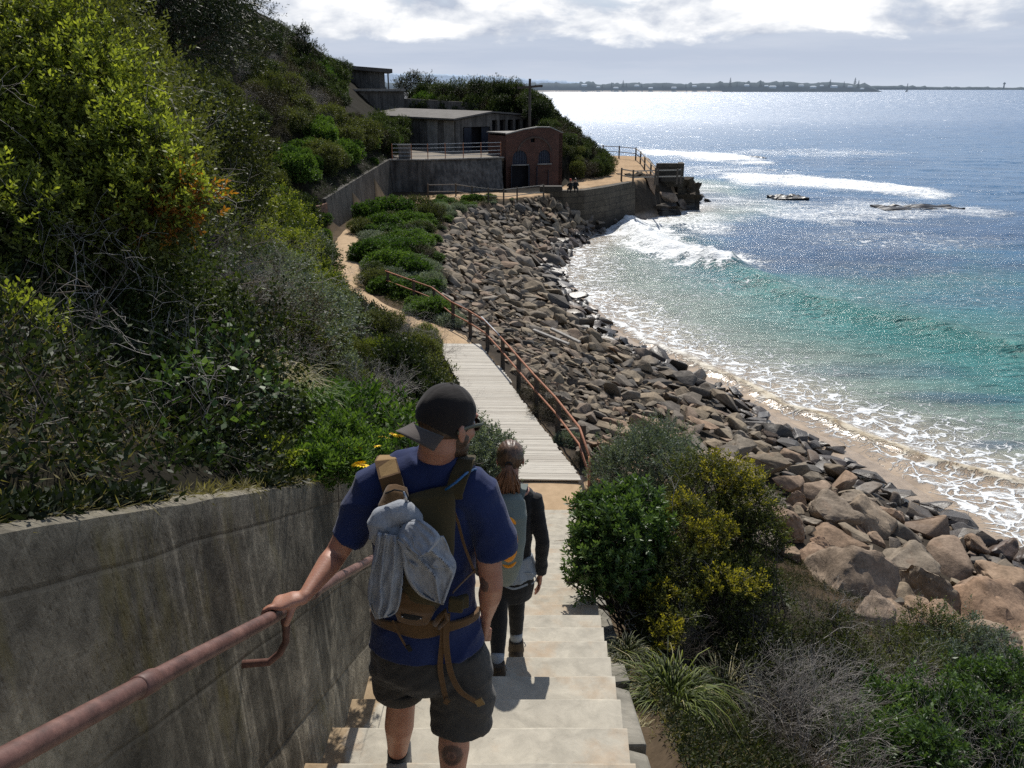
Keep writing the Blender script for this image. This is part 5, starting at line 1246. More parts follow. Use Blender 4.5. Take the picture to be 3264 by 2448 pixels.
for i, (xd, yd, z, s_) in enumerate([(1195, 452, 2.4, 1.5), (1212, 466, 1.9, 1.3), (1232, 460, 1.9, 1.6), (1250, 478, 1.1, 1.4), (1268, 470, 1.3, 1.5), (1290, 480, .8, 1.3), (1302, 470, .8, 1.1), (1318, 478, .5, 1.2), (1336, 474, .4, 1.0), (1222, 484, 1.2, 1.2), (1245, 492, .8, 1.3), (1272, 490, .6, 1.2), (1350, 468, .3, .9), (1206, 440, 2.8, 1.2)]):
    q = G(xd, yd, z); o = link('boulder', RM[(i * 5) % 16], None, None, q); o.rotation_euler = (R3.uniform(-.5, .5), R3.uniform(-.5, .5), R3.uniform(0, 6)); o.scale = (s_ * 1.2, s_, s_ * 1.3); tag(o, 'dark boulder heaped against the foot of the curved sea wall', 'boulder', 'boulders at the foot of the sea wall')
# timbers lying among the rocks
m_timber = simple('grey_timber', (.42, .40, .37), (.26, .24, .21), .9, 1.0, .5, .006, .15, 6, vscale=(3, 3, 20))
for (a, b_, lb) in [((1700, 1071), (1793, 1121), 'long bleached plank lying on the rocks, nearer one of two'), ((1738, 1068), (1822, 1110), 'bleached timber beam lying on the rocks, further one of two')]:
    p0 = G(a[0] * .6777, a[1] * .6777, 2.35); p1 = G(b_[0] * .6777, b_[1] * .6777, 2.15); p0 = G(1152, 725, 2.6) if 'nearer' in lb else G(1190, 722, 2.55); p1 = G(1228, 756, 2.3) if 'nearer' in lb else G(1252, 752, 2.3)
    d = p1 - p0; M = d.to_track_quat('X', 'Z').to_matrix(); mb = MB(); mb.box((p0 + p1) / 2 + Vector((0, 0, .25)), (d.length, .16, .09), M=M)
    tag(mb.build('driftwood_beam' if 'beam' in lb else 'driftwood_plank', m_timber, bevel=.01), lb, 'timber')

# ================================================================ fences, rails
m_pipe, t = newmat('rusty_pipe'); p = t.pos()
a = t.noise(9, 7, .65, p); b = t.noise(60, 5, .7, p); a2 = t.noise(2.5, 4, .6, p)
pc_ = t.ramp(a, [(.3, (.05, .024, .019)), (.5, (.125, .06, .048)), (.66, (.18, .095, .075)), (.85, (.33, .17, .09))])
pc_ = t.mix(.5, pc_, t.ramp(b, [(.35, .5), (.65, 1.2)]), 'MULTIPLY')
t.out(t.bsdf(pc_, .55, t.bump(b, .5, .0012), .4))
m_rust2 = simple('orange_rust_pipe', (.44, .20, .11), (.25, .10, .06), .7, 12, .4, .003, .25)
m_post = simple('weathered_post', (.12, .10, .08), (.065, .053, .043), .92, 1.0, .6, .006, .15, 6, vscale=(22, 22, 2.4))
m_rail_w = simple('grey_rail_timber', (.36, .33, .29), (.22, .20, .17), .9, 1.0, .5, .005, .15, 6, vscale=(5, 5, 30))
m_galv = simple('galvanised_pipe', (.42, .44, .46), (.30, .32, .34), .45, 20, .2, .002, .5)
# near handrail along the retaining wall
hr = empty('handrail', (-.77, 2.2, CAMZ - 1.6), label='thick rusty red pipe handrail on the left wall under the man\'s hand', cat='handrail')
def inv(o, v): return Vector(v) - Vector(o.location)
RP = [(-.80, .3, CAMZ - .64), (-.79, .98, CAMZ - .97), (-.765, 1.6, CAMZ - 1.27), (-.745, 2.17, CAMZ - 1.553), (-.735, 2.9, CAMZ - 1.90), (-.725, 3.75, CAMZ - 2.32), (-.70, 4.9, CAMZ - 2.86), (-.66, 6.2, CAMZ - 3.47), (-.64, 7.2, CAMZ - 3.94), (-.64, 7.35, CAMZ - 4.1), (-.64, 7.38, CAMZ - 4.9)]
RP = [Vector(q) for q in RP]
MB().tube([inv(hr, q) for q in RP], .0215, 16).build('rail', m_pipe, hr, smooth=True)
for yj in (1.42, 2.62, 4.4):
    i = next(k for k in range(len(RP) - 1) if RP[k].y <= yj < RP[k + 1].y); f = (yj - RP[i].y) / (RP[i + 1].y - RP[i].y); c = RP[i].lerp(RP[i + 1], f); d = (RP[i + 1] - RP[i]).normalized()
    MB().tube([inv(hr, c - d * .035), inv(hr, c - d * .03), inv(hr, c + d * .03), inv(hr, c + d * .035)], [.0225, .0255, .0255, .0225], 16).build('coupling', m_pipe, hr, smooth=True)
for yj in (2.28, 4.6, 6.3):
    i = next(k for k in range(len(RP) - 1) if RP[k].y <= yj < RP[k + 1].y); f = (yj - RP[i].y) / (RP[i + 1].y - RP[i].y); c = RP[i].lerp(RP[i + 1], f)
    wx = SLX(yj) - .07
    pts = [c + Vector((0, 0, -.02)), c + Vector((0, 0, -.07)), c + Vector((-.005, 0, -.12)), c + Vector((-.03, 0, -.17)), c + Vector((-.07, 0, -.205)), Vector((wx - .1, yj, c.z - .225))]
    MB().tube([inv(hr, q) for q in pts], [.017, .013, .012, .012, .013, .016], 10).build('bracket', m_pipe, hr, smooth=True)
    MB().tube([inv(hr, (wx - .01, yj, c.z - .222)), inv(hr, (wx + .015, yj, c.z - .222))], .04, 14).build('wall_plate', m_pipe, hr)
# pipe and post fence on the boardwalk
FP = [(1.78, 16.9), (1.69, 18.6), (1.20, 20.7), (.66, 22.6), (.16, 24.5), (-.36, 26.4), (-.93, 28.4), (-1.62, 29.9), (-2.35, 31.2), (-3.3, 33.6), (-4.3, 35.0), (-5.7, 36.9)]
bf = empty('boardwalk_fence', (FP[0][0], FP[0][1], 3.7), label='fence of grey posts and rusty pipe rails along the seaward side of the boardwalk', cat='fence')
for i, (x, y) in enumerate(FP):
    h = 1.02 if i < 12 else .9
    MB().box(inv(bf, (x + .05, y, 3.72 + h / 2 - .15)), (.12, .12, h + .3), rz=.25).build('post', m_post, bf, bevel=.008)
def rail3(par, P, h, r, m, name='rail', dx=-.035, seg=8):
    return MB().tube([inv(par, (x + dx, y, 3.72 + h + random.uniform(-.012, .012))) for x, y in P], r, seg).build(name, m, par, smooth=True)
rail3(bf, FP, .95, .031, m_rust2, 'top_rail'); rail3(bf, FP, .50, .027, m_rust2, 'middle_rail')
MB().tube([inv(bf, (-.36 - .035, 26.4, 4.675)), inv(bf, (-1.1, 28.9, 4.675))], .031, 8).build('pipe_sleeve', m_galv, bf, smooth=True)
MB().tube([inv(bf, (1.745, 16.9, 4.68)), inv(bf, (1.73, 16.75, 4.6)), inv(bf, (1.72, 16.6, 4.2)), inv(bf, (1.72, 16.55, 3.6))], .026, 8).build('end_pipe', m_rust2, bf, smooth=True)
MB().tube([inv(bf, (1.745, 16.9, 4.22)), inv(bf, (2.35, 16.3, 4.12)), inv(bf, (2.7, 15.9, 4.0))], .024, 8).build('side_pipe', m_rust2, bf, smooth=True)
def fence(name, label, P, z, h, rails, m_p, m_r, r_post=.06, r_rail=.03, box=True):
    zf = (lambda i: z[i]) if isinstance(z, list) else (lambda i: z)
    e = empty(name, (P[0][0], P[0][1], zf(0)), label=label, cat='fence')
    for i, (x, y) in enumerate(P):
        MB().box(inv(e, (x, y, zf(i) + h / 2 - .1)), (r_post * 2, r_post * 2, h + .25)).build('post', m_p, e)
    for k, rh in enumerate(rails):
        mb = MB()
        for i in range(len(P) - 1):
            a = Vector((P[i][0], P[i][1], zf(i) + rh)); b = Vector((P[i + 1][0], P[i + 1][1], zf(i + 1) + rh))
            mb.tube([inv(e, a), inv(e, b)], r_rail, 6)
        mb.build('rail', m_r, e)
    return e
def g2(xd, yd, z): q = G(xd, yd, z); return (q.x, q.y)
fence('path_fence', 'post and rail fence along the path in front of the brick building', [g2(925, 425, 3.7), g2(985, 424, 3.7), g2(1020, 430, 3.7), g2(1055, 435, 3.7), g2(1088, 437, 3.7), g2(1117, 433, 3.7), g2(1174, 426, 3.7)], 3.7, 1.05, [1.0, .42], m_post, m_rail_w, .065, .035)
fence('headland_fence', 'two rail timber fence across the far side of the sandy headland', [g2(1180, 338, 3.75), g2(1230, 338, 3.75), g2(1276, 338, 3.75), g2(1302, 339, 3.75), g2(1337, 341, 3.75), g2(1373, 345, 3.75)], 3.75, 1.5, [1.4, .75], m_post, m_rail_w, .08, .05)
fence('clifftop_fence', 'timber fence running from the headland corner towards the concrete block', [g2(1373, 345, 3.75), g2(1383, 353, 3.75), g2(1392, 366, 3.75), g2(1405, 383, 3.75), g2(1415, 395, 3.75)], 3.75, 1.4, [1.35, .7], m_post, m_rail_w, .08, .06)
fence('seawall_fence', 'low timber fence beside the rocks in front of the concrete block', [g2(1342, 391, 3.7), g2(1367, 396, 3.7), g2(1420, 394, 3.7), g2(1462, 393, 3.7), g2(1470, 392, 3.7)], 3.7, 1.25, [1.15, .55], m_post, m_rail_w, .08, .06)

# ================================================================ buildings
m_bconc = concrete('bunker_concrete', (.20, .185, .165), (.10, .093, .085), sc=.35, streaks=.75, bumpd=.03)
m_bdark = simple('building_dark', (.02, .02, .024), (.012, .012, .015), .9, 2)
m_roof = concrete('roof_felt', (.17, .155, .14), (.115, .105, .095), sc=.5, bumpd=.01)
m_bdoor = simple('steel_blue_door', (.030, .036, .052), (.016, .02, .03), .6, 1.5, .3, .01)
m_pale = concrete('pale_render', (.36, .34, .31), (.22, .21, .19), sc=.6, streaks=.4, bumpd=.01)
m_brick, t = newmat('red_brick'); tc = t.n('TexCoord').outputs['UV']
bt = t.n('TexBrick', {'Vector': tc, 'Color1': (.125, .055, .040, 1), 'Color2': (.09, .042, .033, 1), 'Mortar': (.09, .065, .055, 1), 'Scale': 1.0, 'Mortar Size': .012, 'Brick Width': .24, 'Row Height': .085})
nb_ = t.noise(.8, 7, .65, t.pos()); bcol = t.mix(.7, bt.outputs['Color'], t.ramp(nb_, [(.3, .6), (.7, 1.35)]), 'MULTIPLY')
t.out(t.bsdf(bcol, .9, t.bump(t.math('ADD', nb_, bt.outputs['Fac']), .5, .01), .2))
def wall_face(p0, p1, z0, z1s, holes=(), th=.3, name='wall', m=None, par=None, off=None):
    """upright wall from p0 to p1; z1s: top profile [(u, z)]; holes: (u0,u1,za,zb,arch)"""
    p0 = Vector((p0[0], p0[1], 0)); p1 = Vector((p1[0], p1[1], 0)); d = (p1 - p0); L_ = d.length; d.normalize(); n = Vector((d.y, -d.x, 0))   # outward = right of direction
    us = {0, L_}; 
    for h in holes:
        us.add(h[0]); us.add(h[1])
        if h[4]: us.update([h[0] + (h[1] - h[0]) * k / 12 for k in range(13)])
    us.update(u for u, z in z1s); us = sorted(u for u in us if u <= L_ + 1e-6)
    top = lambda u: float(np.interp(u, [a for a, b in z1s], [b for a, b in z1s]))
    mb = MB()
    for a, b in zip(us[:-1], us[1:]):
        if b - a < 1e-4: continue
        mid = (a + b) / 2; hs = sorted([h for h in holes if h[0] < mid < h[1]], key=lambda h: h[2])
        segs = []; cur = (z0, z0)
        for h in hs:
            def hz_(u): 
                if not h[4]: return h[3]
                r = (h[1] - h[0]) / 2; c = (h[0] + h[1]) / 2; return h[3] - r + math.sqrt(max(0, r * r - (u - c) ** 2))
            if h[2] > z0 + .01: segs.append((cur, (h[2], h[2])))
            cur = (hz_(a), hz_(b))
        segs.append((cur, (top(a), top(b))))
        for (l0, l1), (h0, h1) in segs:
            P = []
            for off_ in (0, -th):
                for u, z in ((a, l0), (b, l1), (b, h1), (a, h0)): q = p0 + d * u + n * off_; P.append((q.x, q.y, z))
            mb.add(P, [(0, 1, 2, 3), (7, 6, 5, 4), (0, 4, 5, 1), (3, 2, 6, 7), (1, 5, 6, 2), (0, 3, 7, 4)])
    me = mb.mesh(name); uv = me.uv_layers.new(name='UVMap')
    for pl in me.polygons:
        for li in pl.loop_indices:
            c = me.vertices[me.loops[li].vertex_index].co; u = (c - p0).dot(d) + (c - p0).dot(n); uv.data[li].uv = (u, c.z)
    o = link(name, me, m, par); return o, d, n, p0
# --- red brick pump house
bz = 3.7
K0, K1 = Vector((-.55, 78.2, 0)), Vector((4.7, 79.6, 0)); dd = (K1 - K0).normalized(); nn_ = Vector((-dd.y, dd.x, 0))
K2 = K1 + nn_ * 6; K3 = K0 + nn_ * 5.6 + dd * -.35
bh = empty('brick_building', (2, 81, bz), label='small red brick building with arched blue windows and a shallow curved parapet', cat='building')
W_ = (K1 - K0).length
par_top = [(0, bz + 4.75), (.5, bz + 4.85), (W_ * .3, bz + 5.12), (W_ * .55, bz + 5.32), (W_ * .78, bz + 5.3), (W_, bz + 4.8)]
holes = [(.55, 2.25, bz - .1, bz + 2.05, 0), (.62, 2.02, bz + 2.12, bz + 3.35, 1), (3.1, 4.25, bz + 2.15, bz + 3.35, 1), (2.35, 2.75, bz + 4.05, bz + 4.45, 0)]
def par(o, e):
    o.parent = e; o.matrix_parent_inverse = Matrix.Translation(-Vector(e.location)); return o
o, *_ = wall_face(K0, K1, bz - .5, par_top, holes, .35, 'front_wall', m_brick); par(o, bh)
o, *_ = wall_face(K3, K0, bz - .5, [(0, bz + 4.5), (10, bz + 4.72)], [], .35, 'side_wall', m_brick); par(o, bh)
o, *_ = wall_face(K1, K2, bz - .5, [(0, bz + 4.75), (10, bz + 4.5)], [], .35, 'side_wall', m_brick); par(o, bh)
o, *_ = wall_face(K2, K3, bz - .5, [(0, bz + 4.6), (10, bz + 4.6)], [], .35, 'rear_wall', m_brick); par(o, bh)
def at(u, v, z): q = K0 + dd * u + nn_ * v; return (q.x, q.y, z)
# thin coping following the parapet, arch relief, roof
mb = MB()
for (a, za), (b, zb) in zip(par_top[:-1], par_top[1:]): mb.add([at(a, -.08, za + .004), at(b, -.08, zb + .004), at(b, .42, zb + .004), at(a, .42, za + .004), at(a, -.08, za + .10), at(b, -.08, zb + .10), at(b, .42, zb + .10), at(a, .42, za + .10)], [(0, 3, 2, 1), (4, 5, 6, 7), (0, 1, 5, 4), (1, 2, 6, 5), (2, 3, 7, 6), (3, 0, 4, 7)])
par(mb.build('coping', m_pale), bh)
mb = MB(); q3 = (K3 - K0); 
mb.add([at(-.1, .43, bz + 4.80), at(W_ + .1, .43, bz + 4.80), (K2.x, K2.y, bz + 4.72), (K3.x - .15, K3.y, bz + 4.68), at(-.1, .43, bz + 4.90), at(W_ + .1, .43, bz + 4.90), (K2.x, K2.y, bz + 4.82), (K3.x - .15, K3.y, bz + 4.78)], [(0, 3, 2, 1), (4, 5, 6, 7), (0, 1, 5, 4), (1, 2, 6, 5), (2, 3, 7, 6), (3, 0, 4, 7)])
par(mb.build('roof', m_pale), bh)
mb = MB(); cx_, rr_ = W_ * .5, 1.62
pts = [at(cx_ + math.cos(a) * rr_, -.03, bz + 3.0 + math.sin(a) * rr_ * .92) for a in np.linspace(.18, math.pi - .18, 25)]
mb.ribbon(pts, .16, .07, [Vector((0, 0, 1)) if False else (Vector(p) - Vector(at(cx_, -.03, bz + 3.0))).normalized() for p in pts]); par(mb.build('arch_relief', m_brick), bh)
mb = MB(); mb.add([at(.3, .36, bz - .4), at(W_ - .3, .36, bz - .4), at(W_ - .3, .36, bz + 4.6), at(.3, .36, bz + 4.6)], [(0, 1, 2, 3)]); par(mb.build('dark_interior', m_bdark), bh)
m_wblue = simple('blue_window', (.035, .045, .075), (.02, .027, .05), .5, 3, .2, .005)
for u0, u1 in ((.62, 2.02), (3.1, 4.25)):
    r = (u1 - u0) / 2; c = (u0 + u1) / 2; zc = bz + 3.35 - r; z0 = bz + (2.12 if u0 < 1 else 2.15); P = [at(u0 + .01, .12, z0 + .01), at(u1 - .01, .12, z0 + .01)] + [at(c + math.cos(a) * (r - .01), .12, zc + math.sin(a) * (r - .01)) for a in np.linspace(0, math.pi, 14)]
    mb = MB(); mb.add(P, [tuple(range(len(P)))]); wo = mb.build('window', m_wblue); par(wo, bh)
    mb = MB()
    for k in range(-2, 3): u = c + k * r * .36; mb.box(at(u, .06, (z0 + zc + math.sqrt(max(0, r * r - (u - c) ** 2))) / 2), (.04, .05, zc + math.sqrt(max(0, r * r - (u - c) ** 2)) - z0), rz=math.atan2(dd.y, dd.x))
    mb.box(at(c, .058, z0 + .32), (2 * r, .055, .05), rz=math.atan2(dd.y, dd.x)); g_ = mb.build('glazing_bars', m_bdoor); g_.parent = wo
    mb = MB(); mb.box(at(c, -.06, z0 - .06), (2 * r + .25, .22, .1), rz=math.atan2(dd.y, dd.x)); s_ = mb.build('sill', m_pale); s_.parent = wo
for u0, w_, a in ((.55, .62, 1.9), (2.25, .62, 1.15)):
    mb = MB(); h = Vector(at(u0, 0, bz + 1.0)); ang = math.atan2(dd.y, dd.x); sg = 1 if u0 < 1 else -1
    dv = Matrix.Rotation(-a if sg > 0 else a, 3, 'Z') @ (dd * sg); mb.box(h + dv * w_ / 2, (w_, .06, 2.0), rz=math.atan2(dv.y, dv.x)); par(mb.build('door', m_bdoor), bh)
for u, h_ in ((2.95, 1.9), (4.05, 1.5)):
    par(MB().tube([at(u, -.1, bz), at(u, -.1, bz + h_)], .05, 8).build('downpipe', m_bdoor), bh)
# --- battered terrace wall of concrete
tz = 6.4
Q0, Q1, Q2 = Vector((-10.9, 75.3, 0)), Vector((-7.6, 75.3, 0)), Vector((-.75, 77.9, 0))
tw_ = MB(); V = []; prof = [(Q0, 0), (Q1, 0), (Q1 + (Q2 - Q1) * .3, 1.3), (Q2 + Vector((.4, -.1, 0)), 1.5)]
cols_ = []
for k in range(40):
    f = k / 39
    if f < .3: b_ = Q0.lerp(Q1, f / .3); bt_ = .15
    else: b_ = Q1.lerp(Q2, (f - .3) / .7); bt_ = .35 + 1.1 * sstep(0, .25, (f - .3) / .7)
    cols_.append((b_, float(bt_)))
for b_, bt_ in cols_:
    for j in range(9):
        h = j / 8; V.append((b_.x - .15 * bt_ * h, b_.y - bt_ * (1 - h), bz - .3 + (tz - bz + .3) * h + (.0)))
    V.append((b_.x, b_.y + 1.0, tz)); V.append((b_.x, b_.y + 1.0, tz - 1))
F = [(i * 11 + k, (i + 1) * 11 + k, (i + 1) * 11 + k + 1, i * 11 + k + 1) for i in range(39) for k in range(10)]
tw_.add(V, F); o = tw_.build('terrace_wall', concrete('terrace_concrete', (.17, .16, .145), (.085, .08, .075), sc=.4, streaks=.85, bumpd=.03)); tag(o, 'sloping dark concrete wall holding up the terrace left of the brick building', 'wall')
mb = MB(); mb.prism([(-11.4, 76.2), (-7.6, 76.1), (-.75, 78.6), (-1.6, 84), (3, 98), (-16, 103), (-16, 90), (-11.6, 80)], tz - .3, tz + .02); tag(mb.build('terrace', concrete('terrace_floor', (.24, .20, .155), (.15, .13, .10), sc=.5)), kind='structure')
mb = MB()
for a, b_ in ((Q0, Q1), (Q1, Q2)):
    d_ = (b_ - a).normalized(); n_ = Vector((-d_.y, d_.x, 0)); mb.prism([tuple((a - n_ * .12)[:2]), tuple((b_ - n_ * .12)[:2]), tuple((b_ + n_ * .4)[:2]), tuple((a + n_ * .4)[:2])], tz + .024, tz + .13)
tag(mb.build('terrace_coping', m_pale), 'pale concrete coping strip on top of the sloping terrace wall', 'coping')
TF = [Q0 + Vector((.3, .2, 0)), Q0 + Vector((2.0, .2, 0)), Q1 + Vector((.15, .2, 0))] + [Q1.lerp(Q2, f) + Vector((0, .25, 0)) for f in (.24, .47, .7, .96)]
fence('terrace_railing', 'thin four rail pipe railing on top of the terrace wall', [(q.x, q.y) for q in TF], tz + .1, 1.3, [1.28, .95, .6, .28], m_rust2, m_galv, .035, .028)
mb = MB(); mb.box((-9.6, 76.3, tz + .62), (1.0, .9, 1.2)); mb.box((-9.6, 76.3, tz + 1.27), (1.15, 1.05, .12)); tag(mb.build('brick_pier', m_bconc, bevel=.02), 'square masonry pier with a pale cap at the left end of the terrace railing', 'pier')
# --- long concrete building with felt roof
cb = empty('concrete_building', (-6, 90, tz), label='long low derelict concrete building with a grey felt roof and five openings', cat='building')
C0 = Vector((-5.6, 85.5, 0)); C1 = Vector((-16.6, 99.0, 0)); C2 = Vector((2.6, 92.0, 0)); C3 = C1 + (C2 - C0)
e1 = (C2 - C0).normalized(); LE = (C2 - C0).length; hh_ = 3.05
wf = [(0, tz + hh_ - .05), (LE * .42, tz + hh_ + .55), (LE, tz + hh_ + .1)]
hs_ = [(.9, 4.3, tz - .1, tz + 2.35, 0)] + [(LE * .42 + .15 + k * 1.02, LE * .42 + .15 + k * 1.02 + .68, tz + 1.75, tz + 2.95, 0) for k in range(5)]
o, *_ = wall_face(C0, C2, tz - .3, wf, hs_, .4, 'front_wall', m_bconc); par(o, cb)
o, *_ = wall_face(C1, C0, tz - .3, [(0, tz + hh_), (30, tz + hh_ - .05)], [], .4, 'side_wall', m_bconc); par(o, cb)
o, *_ = wall_face(C2, C3, tz - .3, [(0, tz + hh_), (30, tz + hh_)], [], .4, 'side_wall', m_bconc); par(o, cb)
o, *_ = wall_face(C3, C1, tz - .3, [(0, tz + hh_), (30, tz + hh_)], [], .4, 'rear_wall', m_bconc); par(o, cb)
def cat_(u, v): return C0 + e1 * u + (C1 - C0).normalized() * v
LB = (C1 - C0).length; mb = MB(); rp = []
for v in (-.35, LB + .3):
    for u, z in ((-.4, hh_ - .0), (LE * .42, hh_ + .62), (LE + .4, hh_ + .12)): q = cat_(u, v); rp += [(q.x, q.y, tz + z), (q.x, q.y, tz + z + .16)]
mb.add(rp, [(0, 6, 8, 2), (2, 8, 10, 4), (1, 3, 9, 7), (3, 5, 11, 9), (0, 2, 3, 1), (2, 4, 5, 3), (6, 7, 9, 8), (8, 9, 11, 10), (0, 1, 7, 6), (4, 10, 11, 5)])
ro = mb.build('roof', m_roof); par(ro, cb)
for u, v in ((1.5, 4), (2.5, 9), (3.0, 14)):
    q = cat_(u, v); x_ = MB().box((q.x, q.y, tz + hh_ + .42), (.5, .5, .3)).build('roof_vent', m_bconc); x_.parent = ro; x_.matrix_parent_inverse = Matrix.Translation(-Vector(cb.location))
for u, v in ((LE * .42, 1.5), (LE * .42, 5), (LE * .42, 9), (LE * .42, 13)):
    q = cat_(u, v); x_ = MB().tube([(q.x, q.y, tz + hh_ + .7), (q.x, q.y, tz + hh_ + 1.3)], .06, 6).build('vent_pipe', m_bconc); x_.parent = ro; x_.matrix_parent_inverse = Matrix.Translation(-Vector(cb.location))
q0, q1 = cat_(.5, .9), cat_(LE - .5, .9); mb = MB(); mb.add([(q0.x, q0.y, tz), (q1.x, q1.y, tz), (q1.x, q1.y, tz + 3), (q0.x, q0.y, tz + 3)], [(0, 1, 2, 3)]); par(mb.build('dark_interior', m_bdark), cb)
q = cat_(1.1, .12); mb = MB(); mb.box((q.x + .35, q.y + .1, tz + 1.15), (.9, .08, 2.3), rz=math.atan2(e1.y, e1.x)); par(mb.build('door', m_bdoor), cb)
q = cat_(3.8, .12); mb = MB(); mb.box((q.x, q.y + .1, tz + 1.15), (1.1, .08, 2.3), rz=math.atan2(e1.y, e1.x)); par(mb.build('door', m_bdoor), cb)
mb = MB()
for v0, v1 in ((3.2, 5.0), (.25, 2.0)):
    a, b_ = cat_(0, v0), cat_(0, v1); n_ = Vector((-.81, -.59, 0)) * .03; mb.prism([tuple((a + n_)[:2]), tuple((a - n_ * 1)[:2]), tuple((b_ - n_ * 1)[:2]), tuple((b_ + n_)[:2])], tz, tz + hh_ - .1)
par(mb.build('wall_patch', m_pale), cb)
# --- upper look-out building
lk = empty('lookout_building', (-19, 112, 12), label='square concrete lookout with a flat overhanging roof high on the ridge', cat='building')
zr = D(790, 150, 112).z; a, b_ = D(728, 160, 112), D(826, 160, 108); 
o, *_ = wall_face(a, b_, 9.5, [(0, zr + .15), (30, zr - .35)], [], .4, 'front_wall', m_bconc); par(o, lk)
c_ = b_ + Vector((-1.4, 7, 0)); o, *_ = wall_face(b_, c_, 9.5, [(0, zr - .35), (30, zr - .35)], [], .4, 'side_wall', m_bconc); par(o, lk)
f_ = a + Vector((-1.2, 8, 0)); o, *_ = wall_face(f_, a, 9.5, [(0, zr + .15), (30, zr + .15)], [], .4, 'side_wall', m_bconc); par(o, lk)
mb = MB(); P = [a + Vector((-.6, -.6, 0)), D(848, 160, 106.5), D(848, 160, 106.5) + Vector((-1.6, 8, 0)), f_ + Vector((-.5, .5, 0))]
mb.prism([tuple(q[:2]) for q in P], [zr + .2, zr - .5, zr - .5, zr + .2], [zr + .62, zr - .05, zr - .05, zr + .62]); par(mb.build('roof', m_roof), lk)
pp = D(838, 160, 107.5); par(MB().tube([(pp.x, pp.y, 9.5), (pp.x, pp.y, zr - .45)], .09, 8).build('pillar', m_bconc), lk)
mb = MB(); a2, b2 = D(735, 200, 104), D(872, 200, 104); z2 = D(830, 197, 104).z
ls = empty('lower_bunker', (-15, 106, 9), label='low concrete bunker with a pale slab roof just below the lookout', cat='building')
o, *_ = wall_face(a2, b2, 8, [(0, z2), (30, z2)], [(1.2, 2.0, 9, z2 - .8, 0)], .4, 'front_wall', m_bconc); par(o, ls)
mb.prism([tuple((a2 + Vector((-.3, -.5, 0)))[:2]), tuple((b2 + Vector((.3, -.5, 0)))[:2]), tuple((b2 + Vector((-1.9, 6, 0)))[:2]), tuple((a2 + Vector((0, 6, 0)))[:2])], z2 + .004, z2 + .25); par(mb.build('roof', m_pale), ls)
o, *_ = wall_face(b2, b2 + Vector((9, -3, 0)), 6, [(0, z2 - .8), (12, z2 - 1.4)], [], .4, 'yard_wall', m_bconc); par(o, ls)
# --- power poles
def pole(name, label, base, top, arm, lean=0, parts=True):
    e = empty(name, base, label=label, cat='power pole'); h = top - base[2]
    MB().tube([(0, 0, -.5), (lean, 0, h)], [.17, .13], 10).build('shaft', m_post, e, smooth=True)
    MB().box((lean * .95, -.14, h - .75), (arm, .16, .2), M=Matrix.Rotation(-.08, 3, 'Y')).build('crossarm', m_post, e)
    for k in (-.9, -.45, .45, .9): MB().tube([(k * arm / 2, -.1, h - .7 - k * arm * .04), (k * arm / 2, -.1, h - .5 - k * arm * .04)], [.07, .04], 6).build('insulator', m_bconc, e)
bp = D(1144, 275, 85.6); pole('power_pole', 'old timber power pole with a crossarm behind the brick building', (bp.x, 85.6, 4.2), D(1146, 170, 85.6).z, 2.5)
bp = D(490, 30, 62); pole('power_pole', 'timber power pole poking above the trees on the ridge at upper left', (bp.x, 62, bp.z - 5), D(490, 3, 62).z + .3, 3.0)
# --- sea wall and its block
m_sw, t = newmat('sea_wall_stone'); tc = t.n('TexCoord').outputs['UV']
bt = t.n('TexBrick', {'Vector': tc, 'Color1': (.085, .07, .05, 1), 'Color2': (.062, .052, .038, 1), 'Mortar': (.045, .038, .03, 1), 'Scale': 1.0, 'Mortar Size': .03, 'Brick Width': 1.5, 'Row Height': .55})
q = t.noise(1.3, 8, .65, t.pos()); q2 = t.n('SeparateXYZ', {0: t.pos()}).outputs[2]
cc = t.mix(.8, bt.outputs['Color'], t.ramp(q, [(.3, .5), (.7, 1.5)]), 'MULTIPLY'); cc = t.mix(t.math('MULTIPLY', t.math('SUBTRACT', 2.0, q2), .7, clamp=True), cc, (.02, .017, .014))
t.out(t.bsdf(cc, .85, t.bump(t.math('ADD', q, t.math('MULTIPLY', bt.outputs['Fac'], -.6)), .8, .06), .3))
sw = empty('sea_wall', (7, 76, 0), label='curved dark stone sea wall between the boulders and the headland', cat='wall')
SWP = [G(1179, 411, 3.95), G(1215, 412, 3.9), G(1262, 411, 3.85), G(1310, 404, 3.85), G(1345, 397, 3.85), G(1372, 392.5, 3.8)]
for i in range(len(SWP) - 1):
    pass
def bigwall(P, z0, zt_, th, name, m, parent, batter=.25):
    V = []; n = len(P); uvs = []; u = 0
    for i, p_ in enumerate(P):
        d = (P[min(i + 1, n - 1)] - P[max(i - 1, 0)]); d.z = 0; d.normalize(); nn2 = Vector((d.y, -d.x, 0))
        if i: u += (P[i] - P[i - 1]).length
        o_ = p_ + nn2 * batter; V += [(o_.x, o_.y, z0), (p_.x, p_.y, zt_[i]), (p_.x - nn2.x * th, p_.y - nn2.y * th, zt_[i]), (p_.x - nn2.x * th, p_.y - nn2.y * th, z0)]; uvs += [(u, z0), (u, zt_[i]), (u, zt_[i] + th), (u, zt_[i] + th + 4)]
    F = [(i * 4 + k, (i + 1) * 4 + k, (i + 1) * 4 + k + 1, i * 4 + k + 1) for i in range(n - 1) for k in range(3)] + [(0, 1, 2, 3), tuple((n - 1) * 4 + k for k in (3, 2, 1, 0))]
    me = pmesh(name, V, F); uv = me.uv_layers.new(name='UVMap')
    for pl in me.polygons:
        for li in pl.loop_indices: uv.data[li].uv = uvs[me.loops[li].vertex_index]
    return par(link(name, me, m), parent)
bigwall(SWP, -.8, [q.z for q in SWP], .8, 'wall_face', m_sw, sw)
